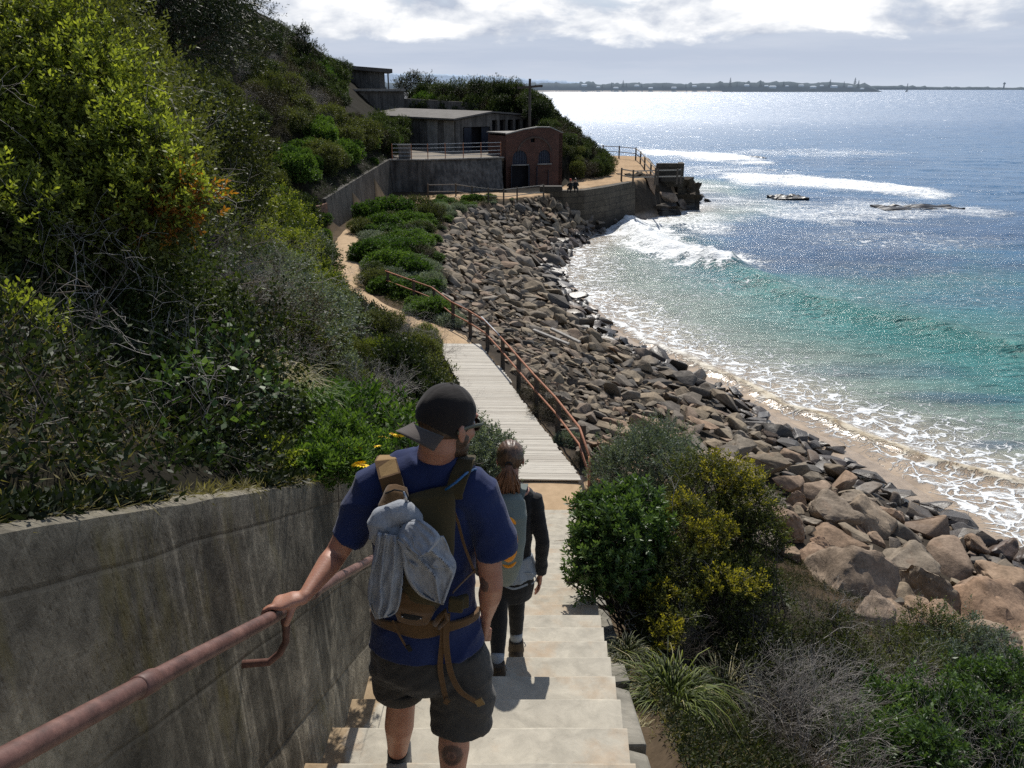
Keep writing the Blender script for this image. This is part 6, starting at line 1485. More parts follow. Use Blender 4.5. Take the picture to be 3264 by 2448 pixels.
par(MB().box(tuple(G(1190, 408, 4.35)), (1.9, .9, .5)).build('end_block', m_sw, bevel=.03), sw)
def crag(name, label, c, size, seed, m=m_rock, rz=0, amp=.25):
    bm = bmesh.new(); bmesh.ops.create_cube(bm, size=1); bmesh.ops.subdivide_edges(bm, edges=bm.edges[:], cuts=9, use_grid_fill=True)
    for v in bm.verts: v.co = Vector((v.co.x * size[0], v.co.y * size[1], v.co.z * size[2]))
    bm.normal_update()
    for v in bm.verts:
        n = mnoise.fractal(v.co * .7 + Vector((seed, 0, 0)), .9, 2, 5); v.co += v.normal * amp * n * 1.6 - Vector((0, 0, 0)); v.co += Vector((0, 0, 1)) * amp * .4 * mnoise.noise(v.co * .5)
    me = bpy.data.meshes.new(name); bm.to_mesh(me); bm.free(); fattr(me, 'rnd', np.full(len(me.vertices), (seed * .37) % 1)); o = link(name, me, m, None, c); o.rotation_euler = (0, 0, rz); return tag(o, label, 'rock')
m_crag = rockmat('dark_crag', [(0, (.055, .043, .029)), (.5, (.045, .036, .026)), (1, (.07, .055, .037))])
q = G(1432, 447, 0); crag('rock_outcrop', 'dark rock outcrop carrying the low fence in front of the concrete block', (q.x, q.y + 2.3, 1.05), (5.2, 6.5, 3.6), 3, m_crag, .1, .6)
q = G(1378, 460, 0); crag('rock_outcrop', 'dark rounded rock at the seaward end of the curved sea wall', (q.x, q.y + 1.6, 1.4), (2.6, 4, 4.4), 8, m_crag, .3, .5)
q = G(1415, 447, .8); crag('rock_ledge', 'low broken ledge in the foam below the sea wall', (q.x, q.y, .4), (5.0, 2.0, 1.3), 5, m_crag, .1, .3)
q = G(1460, 440, .6); crag('rock_ledge', 'dark wet ledge at the foot of the headland point', (q.x, q.y + 1, .7), (5, 3, 1.9), 6, m_crag, 0, .3)
blk = empty('concrete_block', (17, 92, 3.5), label='roofless dark concrete block at the tip of the headland', cat='ruin')
q0, q1 = G(1417, 389, 3.1), G(1476, 389, 3.1); zt2 = D(1440, 353, q0.y).z
o, *_ = wall_face(q0, q1, 2.4, [(0, zt2), (9, zt2)], [], .5, 'front_wall', m_sw); par(o, blk)
o, *_ = wall_face(q1, q1 + Vector((.6, 4, 0)), .5, [(0, zt2), (9, zt2 - .4)], [], .5, 'side_wall', m_sw); par(o, blk)
par(MB().box((q1.x - 1.5, q1.y - 1.0, 3.35), (2.4, 1.4, .5)).build('low_step', m_sw, bevel=.05), blk)
q = G(1478, 436, 0); crag('rock_ledge', 'dark stepped ledge below the right side of the concrete block', (q.x, q.y + 1.5, .9), (2.6, 4, 2.6), 11, m_crag, .3, .45)
# reef awash
for xd, yd, s, w_ in ((1980, 449, 1, 9), (1610, 341, 2, 7), (1700, 427, 3, 4)):
    q = G(xd, yd, .05); crag('reef_rock', {1: 'flat brown reef awash in the middle of the bay', 2: 'flat reef rock awash beyond the headland', 3: 'small reef rock left of the larger brown reef'}[s], (q.x, q.y, -.12), (w_, 3.0, .55), s * 5, m_crag, .1, .22)
# retaining wall along the path with a brick end
pw = [Vector((float(np.interp(y, YL, XLv)) + .02, y, 0)) for y in (52.7, 53.3, 57, 61, 66, 71, 75.1)]
rw = empty('path_retaining_wall', (-11.5, 60, 3.7), label='long grey retaining wall left of the path below the green shrubs', cat='wall')
bigwall(pw[1:], 3.2, [3.7 + float(wallh(p_.y)) + .12 for p_ in pw[1:]], .5, 'wall_face', concrete('path_wall_concrete', (.12, .11, .095), (.05, .047, .04), sc=.4, streaks=.8, bumpd=.03), rw, .2)
rb = empty('brick_wall_end', (-12, 52.5, 3.7), label='short upright brick wall end where the path narrows', cat='wall')
o, *_ = wall_face((-12.9, 50.6), (-11.75, 53.2), 3.2, [(0, 5.3), (5, 5.8)], [], .4, 'wall_face', simple('old_orange_brick', (.26, .15, .10), (.15, .09, .065), .95, 3, .8, .03)); par(o, rb)
# ================================================================ people
def PX(xd, y, zr):       # side position of a point y ahead, zr below eye level (negative), seen in column xd
    zc = y * CP - zr * SP; return Vector(((xd / KD - 512) / FPX * zc, y, CAMZ + zr))
m_skin, t = newmat('skin'); p = t.pos()
f = t.noise(14, 6, .6, p); f2 = t.noise(160, 4, .6, p); f3 = t.noise(45, 5, .7, p)
sc_ = t.ramp(f, [(.3, (.33, .15, .10)), (.7, (.43, .225, .155))]); sc_ = t.mix(.35, sc_, t.ramp(f3, [(.35, .75), (.65, 1.1)]), 'MULTIPLY')
# ink on the calf and the inner arm
def disc(c, r): return t.math('LESS_THAN', t.n('VectorMath', {0: p, 1: c}, operation='DISTANCE').outputs['Value'], r)
t.out(t.bsdf(sc_, .5, t.bump(t.math('ADD', f2, f3), .35, .0012), .4, Subsurface_Weight=.12, Subsurface_Radius=(.02, .008, .004), Subsurface_Scale=.5)); SKINT = t
def cloth(name, c1, c2, scale=240, rough=.9, bump=.4, sheen=.2, fold=3.0, bd=.0012, heather=.0):
    m, t = newmat(name); p = t.pos(); a = t.noise(scale, 3, .6, p); b = t.noise(fold, 5, .55, p); cr = t.noise(1.0, 5, .6, t.mapv(p, (9, 9, 22), (.5, .3, 0)), .8)
    col = t.ramp(b, [(.3, c1), (.7, c2)])
    if heather: col = t.mix(heather, col, t.ramp(t.noise(1.0, 4, .7, t.mapv(p, (160, 160, 40))), [(.35, .55), (.65, 1.3)]), 'MULTIPLY')
    h = t.math('ADD', t.math('MULTIPLY', a, .12), t.math('MULTIPLY', cr, 1.0))
    t.out(t.bsdf(col, rough, t.bump(h, bump, bd * 9), .2, Sheen_Weight=sheen, Sheen_Roughness=.5)); return m
m_shirt = cloth('blue_tshirt_cotton', (.0105, .018, .066), (.018, .032, .105), sheen=.12)
m_short = cloth('dark_grey_shorts', (.034, .032, .030), (.055, .052, .048), bump=.5, heather=.25, sheen=.1)
m_cap = cloth('black_cap_cotton', (.014, .0115, .011), (.022, .018, .017), bump=.3, sheen=.1)
m_brim = cloth('faded_brim', (.055, .046, .041), (.085, .07, .062), bump=.3)
m_sock = cloth('black_sock', (.008, .008, .009), (.014, .014, .015), bump=.4)
m_olive = cloth('olive_pack_fabric', (.048, .037, .016), (.068, .052, .024), bump=.45, sheen=.08)
m_tan = cloth('tan_strap_fabric', (.20, .125, .05), (.27, .175, .075), bump=.4, sheen=.1)
m_brown = cloth('brown_webbing', (.085, .045, .016), (.12, .066, .026), scale=400, bump=.5)
m_grey = cloth('heather_grey_jersey', (.24, .255, .285), (.34, .36, .39), bump=.5, heather=.35, sheen=.15)
m_black = cloth('black_knit', (.008, .008, .009), (.014, .013, .013), bump=.5)
m_legg = cloth('dark_leggings', (.012, .0115, .011), (.02, .019, .018), bump=.3)
m_ltshirt = cloth('pale_blue_shirt', (.20, .23, .26), (.28, .31, .34), bump=.4)
m_gpack = cloth('grey_green_pack', (.125, .15, .135), (.175, .205, .185), bump=.4)
m_orange = cloth('orange_panel', (.62, .22, .015), (.78, .32, .02), bump=.2)
m_boot = simple('hiking_boot', (.075, .058, .042), (.04, .032, .024), .8, 40, .4, .002, .25)
m_sole = simple('boot_sole', (.018, .017, .016), (.01, .01, .01), .8, 40, .3, .002)
m_lens = newmat('dark_lens'); m_lens[1].out(m_lens[1].bsdf((.006, .006, .007), .12, None, .6)); m_lens = m_lens[0]
m_frame = simple('sunglass_frame', (.10, .105, .075), (.07, .07, .05), .35, 40, .1, .001, .5)
m_metal = simple('zip_metal', (.55, .56, .58), (.4, .4, .42), .3, 40, .1, .001, .8, Metallic=.8)
m_blue = simple('blue_hose', (.01, .12, .30), (.01, .08, .22), .35, 40, .1, .001, .5)
m_eye = simple('eye_white', (.7, .68, .65), (.6, .58, .55), .3, 30, 0, .001, .5)
def hairmat(name, dark, mid, lt, ax=(60, 60, 6)):
    m, t = newmat(name); v = t.mapv(t.obj(), ax); s = t.noise(1.0, 5, .65, v, .3)
    col = t.ramp(s, [(.3, dark), (.55, mid), (.75, lt)]); t.out(t.bsdf(col, .42, t.bump(s, .8, .003), .5)); return m
m_hair = hairmat('brown_hair', (.018, .011, .007), (.06, .032, .018), (.15, .08, .042))
m_pony = hairmat('auburn_ponytail', (.07, .028, .013), (.19, .085, .04), (.38, .19, .095))
m_beard = hairmat('short_beard', (.03, .017, .01), (.07, .04, .025), (.12, .075, .05), (150, 150, 150))
def head_shape(mb, M, s=1.0, ears=True):
    """M: 4x4 placing the head; the face looks along local +y"""
    R3_ = M.to_3x3(); T = lambda v: M @ (Vector(v) * s)
    def E(c, r, rot=None):
        mb.ell(T(c), tuple(q * s for q in r), M=(R3_ @ rot) if rot is not None else R3_)
    E((0, -.012, .018), (.0755, .096, .088)); E((0, .035, -.03), (.063, .062, .085)); E((0, .035, -.085), (.054, .058, .042)); E((0, .082, -.112), (.024, .018, .017))
    E((.035, .062, -.035), (.024, .026, .024)); E((-.035, .062, -.035), (.024, .026, .024)); E((0, .083, .022), (.05, .016, .012))
    mb.tube([T((0, .092, .008)), T((0, .108, -.018)), T((0, .117, -.038))], [.007 * s, .009 * s, .012 * s], 10, round_=True); E((.011, .103, -.042), (.009, .01, .007)); E((-.011, .103, -.042), (.009, .01, .007))
    E((0, .096, -.068), (.022, .010, .005)); E((0, .094, -.079), (.019, .010, .006))
    if ears:
        for sx in (-1, 1):
            E((sx * .079, -.004, -.022), (.006, .017, .030), Matrix.Rotation(rad(12), 3, 'X')); E((sx * .084, -.012, -.014), (.004, .014, .02)); E((sx * .08, .002, -.045), (.005, .008, .009))
def finger(mb, pts, r0, r1): mb.tube(pts, list(np.linspace(r0, r1, len(pts))), 10, round_=True)

# ---------------------------------------------------------------- the man
man = empty('person', (-.27, 2.5, CAMZ - 2.65), label='man in blue t-shirt and backwards black cap with his left hand on the pipe rail', cat='person')
def pm(mb, name, m, vox=.004, it=4, parent=man, fold=None): o = remesh(mb, name, vox, it, m, None, fold); return par(o, parent)
HC = D(968, 906, 2.43); HM = Matrix.Translation(HC) @ Matrix.Rotation(rad(-46), 4, 'Z') @ Matrix.Rotation(rad(-14), 4, 'X') @ Matrix.Rotation(rad(2), 4, 'Y')
SL, EL, WL = D(806, 1058, 2.45), D(727, 1196, 2.41), D(655, 1292, 2.215)
SRr, ER, WR, HR = D(1040, 1066, 2.45), D(1062, 1262, 2.42), D(1051, 1332, 2.56), D(1046, 1366, 2.60)
C7 = D(938, 1000, 2.43)
b = MB(); head_shape(b, HM)
b.tube([HM @ Vector((0, -.02, -.03)), HM @ Vector((0, -.022, -.08)), C7 + Vector((.005, .01, .02)), C7 + Vector((0, .03, -.06))], [.054, .056, .062, .088], 20, [1.05, 1.05, 1, .8])
TOR = [(930, 1004, 2.44, .085, .8), (922, 1026, 2.45, .150, .6), (921, 1055, 2.465, .180, .58), (920, 1110, 2.48, .178, .62), (919, 1180, 2.49, .168, .68), (918, 1250, 2.495, .162, .70), (918, 1310, 2.50, .166, .72), (922, 1378, 2.50, .172, .72), (926, 1415, 2.50, .165, .75)]
UPY = Vector((0, 1, 0))
b.tube([D(a, c, y) for a, c, y, r, f_ in TOR], [q[3] for q in TOR], 28, [q[4] for q in TOR], UPY)
def seg_(a, c, f_): return a.lerp(c, f_)
b.tube([SL, seg_(SL, EL, .35), seg_(SL, EL, .7), EL, seg_(EL, WL, .25), seg_(EL, WL, .6), WL], [.060, .050, .043, .039, .042, .034, .0255], 18, [1, 1, 1, 1, .95, .9, .78], round_=True)
b.tube([SRr, seg_(SRr, ER, .35), seg_(SRr, ER, .7), ER, seg_(ER, WR, .3), seg_(ER, WR, .65), WR, HR], [.062, .051, .044, .040, .044, .035, .0265, .033], 18, [1, 1, 1, 1, .95, .9, .78, .5], round_=True)
# left hand laid over the rail
RLd = (RP[4] - RP[2]).normalized()                       # direction of the pipe
def rail_at(y): f_ = (y - 1.6) / (2.17 - 1.6) if y < 2.17 else None; a_, c_ = (RP[2], RP[3]) if y < 2.17 else (RP[3], RP[4]); return a_.lerp(c_, (y - a_.y) / (c_.y - a_.y))
pal = rail_at(2.20) + Vector((.028, 0, .047))
b.tube([WL, WL.lerp(pal, .5) + Vector((0, 0, .006)), pal, pal + Vector((-.022, 0, .0))], [.027, .034, .041, .038], 14, [.7, .52, .40, .36], Vector((.1, 0, 1)), round_=True)
for k, (dy, ln) in enumerate([(.034, .9), (.012, 1.0), (-.010, .95), (-.030, .78)]):
    c0 = rail_at(2.20 + dy); rr = .030
    kn = c0 + Vector((-.004, -.002, .036))
    pts = [pal + Vector((-.01, dy * .8, .0)), kn, c0 + Vector((-.030 * ln, -.006, .027)), c0 + Vector((-.036 * ln - .004, -.010, .004 - .004 * k % .01)), c0 + Vector((-.034, -.012, -.018 * ln))]
    finger(b, pts, .0105 - .0006 * k, .0078 - .0005 * k)
th0 = WL.lerp(pal, .55) + Vector((.004, -.022, -.012)); finger(b, [WL.lerp(pal, .4) + Vector((.0, -.01, .0)), th0, th0 + Vector((-.008, -.016, -.024)), th0 + Vector((-.018, -.02, -.046))], .0135, .0098)
# right hand goes down into the pocket: knuckles and thumb
for k in range(4): finger(b, [HR + Vector((.02 - .014 * k, .0, .012)), HR + Vector((.018 - .013 * k, .012, -.02)), HR + Vector((.016 - .012 * k, .03, -.055))], .0105, .009)
finger(b, [WR + Vector((-.015, .008, -.012)), WR + Vector((-.034, .018, -.032)), HR + Vector((-.032, .03, -.01))], .0125, .010)
# legs
hipL, kneeL, ankL = PX(868, 2.52, -1.83), PX(868, 2.66, -2.27), PX(856, 2.745, -2.725)
hipR, kneeR, ankR = PX(978, 2.50, -1.80), PX(984, 2.50, -2.19), PX(975, 2.385, -2.575)
for h_, k_, a_, fz_ in ((hipL, kneeL, ankL, -2.827), (hipR, kneeR, ankR, -2.646)):
    d_ = (a_ - k_)
    b.tube([h_, h_.lerp(k_, .5), k_ + Vector((0, .0, .06)), k_, k_ + d_ * .2 + Vector((0, -.012, 0)), k_ + d_ * .36 + Vector((0, -.016, 0)), k_ + d_ * .6, k_ + d_ * .85, a_], [.088, .076, .062, .056, .058, .0595, .048, .036, .034], 20, round_=True)
    b.tube([a_ + Vector((0, -.03, -.035)), a_ + Vector((0, .03, -.045)), a_ + Vector((0, .12, -.062)), a_ + Vector((0, .19, -.07))], [.034, .042, .045, .03], 14, [.9, .8, .6, .5])
body = pm(b, 'body', m_skin, .0042, 5)
# tattoos as flat ink on the skin
def ink(c, r, name, par_, path=None):
    pass
t = SKINT; calf = kneeR + (ankR - kneeR) * .33 + Vector((-.004, -.07, -.0))
col_in = [l for l in t.t.links if l.to_socket.name == 'Base Color'][0]; srccol = col_in.from_socket; bsdf_ = col_in.to_node
dist = t.n('VectorMath', {0: p if False else t.pos(), 1: tuple(calf)}, operation='DISTANCE').outputs['Value']
nzt = t.noise(70, 4, .6, t.pos()); dn = t.math('ADD', dist, t.math('MULTIPLY', t.math('SUBTRACT', nzt, .5), .012))
inkm = t.ramp(dn, [(0.0, .72), (.010, .8), (.014, .35), (.018, .75), (.034, .85), (.0375, .5), (.040, .85), (.044, 0.0)])
c2_ = t.mix(inkm, srccol, (.035, .028, .025))
arm_c = ER + Vector((-.028, -.035, .015)); d2_ = t.n('VectorMath', {0: t.n('VectorMath', {0: t.n('VectorMath', {0: t.pos(), 1: tuple(arm_c)}, operation='SUBTRACT').outputs[0], 1: (1.2, .7, .7)}, operation='MULTIPLY').outputs[0]}, operation='LENGTH').outputs['Value']
c3_ = t.mix(t.math('MULTIPLY', t.math('LESS_THAN', t.math('ADD', d2_, t.math('MULTIPLY', t.math('SUBTRACT', nzt, .5), .02)), .021), .72), c2_, (.03, .035, .04)); t.t.links.new(c3_, bsdf_.inputs['Base Color'])
def T4(c): return HM @ Vector(c)
for sx in (-1, 1): par(MB().ell(T4((sx * .03, .078, -.006)), (.0115,) * 3, M=HM.to_3x3()).build('eye', m_eye, None, smooth=True), man)
# beard and short hair
b = MB(); R_h = HM.to_3x3()
b.ell(T4((0, .037, -.083)), (.0565, .060, .045), M=R_h); b.ell(T4((0, .084, -.112)), (.027, .02, .019), M=R_h); b.ell(T4((.035, .03, -.05)), (.031, .034, .04), M=R_h); b.ell(T4((-.035, .03, -.05)), (.031, .034, .04), M=R_h)
o = pm(b, 'beard', m_beard, .004, 2)
o = MB().ell(T4((0, -.014, .016)), (.0775, .0985, .090), M=R_h, su=40, sv=30); me = o.mesh('hair', True); cut_mesh(me, T4((0, 0, -.052)), R_h @ Vector((0, .25, -1))); cut_mesh(me, T4((0, .03, 0)), R_h @ Vector((0, 1, 0))); par(link('hair', me, m_hair), man)
# cap worn backwards
cap = MB().ell(T4((0, -.014, .022)), (.0825, .104, .096), M=R_h, su=60, sv=40); me = cap.mesh('cap', True); cut_mesh(me, T4((0, -.02, -.042)), R_h @ Vector((0, -.42, -1)).normalized())
for v in me.vertices:
    l = HM.inverted() @ v.co; a = math.atan2(l.x, l.y + .014); q = abs(((a / (math.pi / 3)) % 1) - .5) * 2; 
    if q > .93: v.co += (R_h @ Vector((l.x, l.y, l.z)).normalized()) * -.0016
    v.co += (R_h @ Vector((l.x, l.y, l.z)).normalized()) * .003 * mnoise.noise(l * 22)
capo = par(link('cap', me, m_cap), man); capo.modifiers.new('s', 'SOLIDIFY').thickness = .002
x_ = MB().ell(T4((0, -.014, .1185)), (.006, .006, .0035), M=R_h, su=12, sv=6).build('button', m_cap, None, smooth=True); x_.parent = capo; x_.matrix_parent_inverse = Matrix.Translation(-Vector(man.location)) if False else Matrix.Identity(4)
x_.matrix_parent_inverse = Matrix.Translation(-Vector((0, 0, 0))); 
V = []; nu, nv = 19, 8
for j in range(nv):
    for i in range(nu):
        u = (i / (nu - 1) - .5) * 2; v = j / (nv - 1); a = u * 1.02
        R1 = (.0825 * math.sin(a), -.014 - .104 * math.cos(a)); ext = .066 * (1 - .28 * u * u) * v
        V.append(T4((R1[0] * (1 + .12 * v), R1[1] - ext * math.cos(a * .55), -.002 - .055 * (.108 * math.cos(a) / .108) * .0 - .02 * v - .022 * u * u * (.5 + v) - .018)))
F = [(j * nu + i, j * nu + i + 1, (j + 1) * nu + i + 1, (j + 1) * nu + i) for j in range(nv - 1) for i in range(nu - 1)]
br_ = link('brim', pmesh('brim', V, F, True), m_brim); br_.parent = capo; br_.modifiers.new('s', 'SOLIDIFY').thickness = .003
capo.matrix_parent_inverse = Matrix.Translation(-Vector(man.location))
# sunglasses
gl_ = MB()
for sx in (-1, 1):
    gl_.tube([T4((sx * .062, .094, .004)), T4((sx * .079, .075, .006)), T4((sx * .0825, .03, .002)), T4((sx * .083, -.01, -.006)), T4((sx * .081, -.025, -.02))], .0035, 8, 1.9, R_h @ Vector((0, 0, 1)))
    gl_.tube([T4((sx * (.031 + .027 * math.cos(a)), .101 - .010 * abs(math.cos(a) * .5 + .5), -.008 + .021 * math.sin(a))) for a in np.linspace(0, 2 * math.pi, 17)], .0026, 6)
gl_.tube([T4((-.008, .104, .002)), T4((.008, .104, .002))], .003, 8)
sg = par(gl_.build('sunglasses', m_frame, None, smooth=True), man)
ln = MB()
for sx in (-1, 1): ln.ell(T4((sx * .031, .098, -.008)), (.026, .003, .0205), M=R_h @ Matrix.Rotation(sx * -.16, 3, 'Z'))
x_ = ln.build('lens', m_lens, None, smooth=True); x_.parent = sg
# t-shirt
def folds_shirt(c, n):
    q = Vector((c.x * 5 + c.z * 3, c.y * 5, c.z * 7 - c.x * 4)); f_ = mnoise.noise(q) * .009 + mnoise.noise(q * 2.3 + Vector((3, 1, 5))) * .0045
    rid = 1 - abs(mnoise.noise(Vector((c.x * 7 - c.z * 6, c.y * 4, c.z * 3 + c.x * 3)))) * 2.2; return f_ + max(0, rid - .5) * .014
s = MB()
TS = [(933, 1000, 2.44, .078, .9), (926, 1012, 2.44, .125, .7), (921, 1034, 2.455, .172, .6), (920, 1070, 2.47, .192, .60), (920, 1120, 2.48, .190, .64), (919, 1185, 2.49, .181, .69), (918, 1250, 2.495, .177, .71), (918, 1315, 2.50, .184, .72), (920, 1350, 2.50, .197, .74), (921, 1382, 2.50, .206, .76)]
s.tube([D(a, c, y) for a, c, y, r, f_ in TS], [q[3] for q in TS], 32, [q[4] for q in TS], UPY)
s.tube([C7 + Vector((.004, .01, .026)), C7 + Vector((0, .02, -.03))], [.068, .10], 24, [1, .8])
sLe = D(750, 1161, 2.425); sRe = D(1071, 1192, 2.43)
s.tube([D(850, 1040, 2.45), SL, SL.lerp(sLe, .5), sLe], [.082, .078, .068, .064], 20, [1, 1, 1, .95])
s.tube([D(990, 1045, 2.45), SRr + Vector((-.01, 0, 0)), SRr.lerp(sRe, .5), sRe], [.085, .082, .074, .072], 20, [1, 1, 1, .95])
tee = pm(s, 'tshirt', m_shirt, .0048, 6, fold=folds_shirt)
# shorts
def folds_short(c, n):
    q = Vector((c.x * 8, c.y * 6, c.z * 13 + abs(c.x + .2) * 9)); return mnoise.noise(q) * .009 + mnoise.noise(q * 2.1) * .006
s = MB()
s.tube([D(921, 1360, 2.50), D(924, 1385, 2.50), D(930, 1420, 2.51), D(930, 1446, 2.52)], [.172, .188, .205, .195], 30, [.74, .72, .72, .68], UPY)
s.tube([D(868, 1395, 2.52), D(862, 1435, 2.57), PX(864, 2.62, -2.10), PX(864, 2.64, -2.215)], [.098, .104, .098, .093], 22, [1.1, 1.1, 1.1, 1.1])
s.tube([D(985, 1395, 2.5), D(995, 1450, 2.5), D(1000, 1510, 2.5), D(998, 1566, 2.485)], [.108, .114, .112, .110], 22, [1, 1.05, 1.05, 1.05])
sh_ = pm(s, 'shorts', m_short, .0048, 5, fold=folds_short)
# hem turn-ups, socks, shoes
par(MB().tube([PX(864, 2.632, -2.165), PX(864, 2.645, -2.225)], [.1, .097], 26, 1.1).build('trouser_cuff', m_short, None, smooth=True, bevel=.006), man)
for a_, kn in ((ankL, kneeL), (ankR, kneeR)):
    up_ = (kn - a_).normalized(); par(MB().tube([a_ + up_ * (.115 if a_ is ankL else .03), a_ + up_ * .10 * (1 if a_ is ankL else .25), a_ + up_ * .02, a_ + Vector((0, .0, -.03))], [.0435, .041, .040, .046], 20).build('sock', m_sock, None, smooth=True), man)
    z0 = a_.z - .1; sm = MB(); sm.tube([Vector((a_.x, a_.y - .045, z0 + .05)), Vector((a_.x, a_.y + .02, z0 + .055)), Vector((a_.x, a_.y + .12, z0 + .045)), Vector((a_.x, a_.y + .215, z0 + .035))], [.042, .048, .050, .036], 18, [1.0, .95, .8, .7], Vector((0, 0, 1)), round_=True)
    so_ = pm(sm, 'shoe', m_sock, .006, 3); sb = MB(); sb.prism([(a_.x - .042, a_.y - .07), (a_.x + .042, a_.y - .07), (a_.x + .052, a_.y + .1), (a_.x + .03, a_.y + .235), (a_.x - .03, a_.y + .235), (a_.x - .052, a_.y + .1)], z0 + .002, z0 + .028); x_ = sb.build('sole', m_sole, None, bevel=.006); x_.parent = so_

# ---------------------------------------------------------------- his backpack
BK = empty('backpack', (-.3, 2.36, CAMZ - 1.5), label='small olive and tan backpack with hanging straps worn by the man', cat='backpack')
BY = 2.345                                              # where his back is
def pack(pts, r, fl, seg=20): return MB().tube(pts, r, seg, fl, UPY)
b = MB(); b.tube([D(928, 1058, BY), D(930, 1072, BY - .015), D(932, 1120, BY - .03), D(930, 1180, BY - .042), D(922, 1240, BY - .042), D(914, 1285, BY - .03), D(908, 1312, BY)], [.075, .078, .078, .076, .076, .072, .055], 24, [.2, .34, .48, .55, .55, .5, .35], UPY)
par(remesh(b, 'main_bag', .005, 3, m_olive, None, lambda c, n: mnoise.noise(c * 16) * .004), BK)
b = MB(); b.tube([D(858, 1052, BY), D(856, 1068, BY - .02), D(850, 1095, BY - .045), D(848, 1135, BY - .05), D(850, 1180, BY - .03)], [.034, .042, .047, .046, .03], 20, [.6, .75, .85, .8, .6], UPY)
pk = par(remesh(b, 'side_pocket', .004, 3, m_brown, None, lambda c, n: mnoise.noise(c * 22) * .004), BK)
zp = MB().tube([D(833, 1066, BY - .052), D(852, 1058, BY - .062), D(875, 1062, BY - .055), D(889, 1090, BY - .05)], .0028, 6).build('zip', m_sole, None); zp.parent = pk
zp = MB().tube([D(872, 1062, BY - .064), D(877, 1078, BY - .066), D(878, 1085, BY - .066)], [.0035, .006, .004], 8, .4, UPY).build('zip_pull', m_metal, None, smooth=True); zp.parent = pk
def over(x0, x1, xw, m, name, w):       # strap from the pack's top over the shoulder and down the chest
    a = D(x0, 1066, BY - .012); top = D(x1, 1003, 2.44); pts = [a + Vector((0, 0, -.02)), a, a.lerp(top, .45) + Vector((0, -.018, .022)), top + Vector((0, -.02, .022)), top + Vector((0, .035, .012)), top + Vector((.012 * xw, .11, -.06)), top + Vector((.03 * xw, .14, -.16))]
    return par(MB().ribbon(pts, w, .012, Vector((1, 0, 0))).build(name, m, None, smooth=False, bevel=.004), BK), pts
sL_, _ = over(853, 836, 1, m_tan, 'shoulder_strap', .064); sR_, rp_ = over(980, 1008, -1, m_olive, 'shoulder_strap', .058)
x_ = MB().ribbon([q + Vector((0, -.004, .002)) for q in _[0:1] + _[1:5]], .070, .005, Vector((1, 0, 0))).build('strap_edge', m_brown, None); x_.parent = sL_
x_ = MB().tube([D(962, 1058, BY - .03), D(985, 1042, BY - .03), D(1005, 1024, 2.36), D(1024, 1013, 2.41), D(1030, 1015, 2.46)], .0042, 8).build('drinking_tube', m_blue, None, smooth=True); x_.parent = sR_
# hip belt wrapping the waist
b = MB(); pts = []; wd = []
for a in np.linspace(-1.62, 1.62, 25):
    c = D(918, 1306, 2.50); pts.append(c + Vector((.190 * math.sin(a), -.146 * math.cos(a), .004 - .03 * (1 - math.cos(a))))); wd.append(.030 + .045 * math.exp(-(a / .42) ** 2))
b.ribbon(pts, wd, .014, Vector((0, 0, 1))); belt = par(b.build('hip_belt', m_brown, None, bevel=.004), BK)
b = MB(); b.tube([D(905, 1285, BY - .045), D(895, 1310, BY - .04), D(890, 1345, BY - .008)], [.055, .072, .052], 24, [.35, .28, .2], UPY); par(remesh(b, 'lumbar_pad', .004, 3, m_brown, None, lambda c, n: mnoise.noise(c * 25) * .002), BK)
pc = D(889, 1332, BY - .045); x_ = par(MB().ell(pc, (.036, .005, .013), M=Matrix.Rotation(.12, 3, 'Y')).build('oval_badge', m_sole, None, smooth=True), BK)
for dx in (-.03, .03): y_ = MB().ell(pc + Vector((dx, -.005, -.0036 * dx / .03)), (.003,) * 3, su=8, sv=6).build('rivet', m_metal, None, smooth=True); y_.parent = x_
def strap(pts, w, name='hanging_strap', m=m_brown, side=Vector((1, 0, .1)), th=.0025): return par(MB().ribbon(pts, w, th, side).build(name, m, None), BK)
def sm(pts, n=6):
    P = [Vector(q) for q in pts]; out = []
    for i in range(len(P) - 1):
        p0 = P[max(i - 1, 0)]; p1 = P[i]; p2 = P[i + 1]; p3 = P[min(i + 2, len(P) - 1)]
        for q in range(n): s_ = q / n; out.append(.5 * ((2 * p1) + (p2 - p0) * s_ + (2 * p0 - 5 * p1 + 4 * p2 - p3) * s_ * s_ + (3 * p1 - p0 - 3 * p2 + p3) * s_ ** 3))
    return out + [P[-1]]
strap(sm([D(958, 1325, 2.30), D(956, 1380, 2.325), D(951, 1440, 2.35), D(958, 1485, 2.365), D(965, 1515, 2.37)]), .019)
strap(sm([D(966, 1325, 2.30), D(964, 1390, 2.32), D(973, 1450, 2.34), D(992, 1490, 2.35), D(1018, 1510, 2.36), D(1038, 1520, 2.37)]), .021, side=[Vector((1, 0, .4))] * 31)
x_ = strap([D(1032, 1510, 2.365), D(1040, 1523, 2.365)], .028, 'strap_end', m_tan, Vector((1, 0, .8)), .008)
strap([D(960, 1512, 2.36), D(970, 1517, 2.36)], .022, 'strap_end', m_brown, Vector((1, 0, 0)), .008)
strap(sm([D(848, 1340, 2.335), D(862, 1370, 2.33), D(878, 1398, 2.335), D(886, 1404, 2.335)]), .007)
strap([D(880, 1394, 2.33), D(887, 1406, 2.33)], .014, 'buckle', m_sole, Vector((1, 0, 0)), .006)
strap(sm([D(976, 1094, BY - .03), D(990, 1130, BY - .01), D(1002, 1175, BY + .005), D(1026, 1238, BY + .05)]), .009)
strap(sm([D(1026, 1232, BY + .05), D(1005, 1252, BY + .01), D(978, 1280, BY - .035)]), .018, side=Vector((.6, 0, 1)))
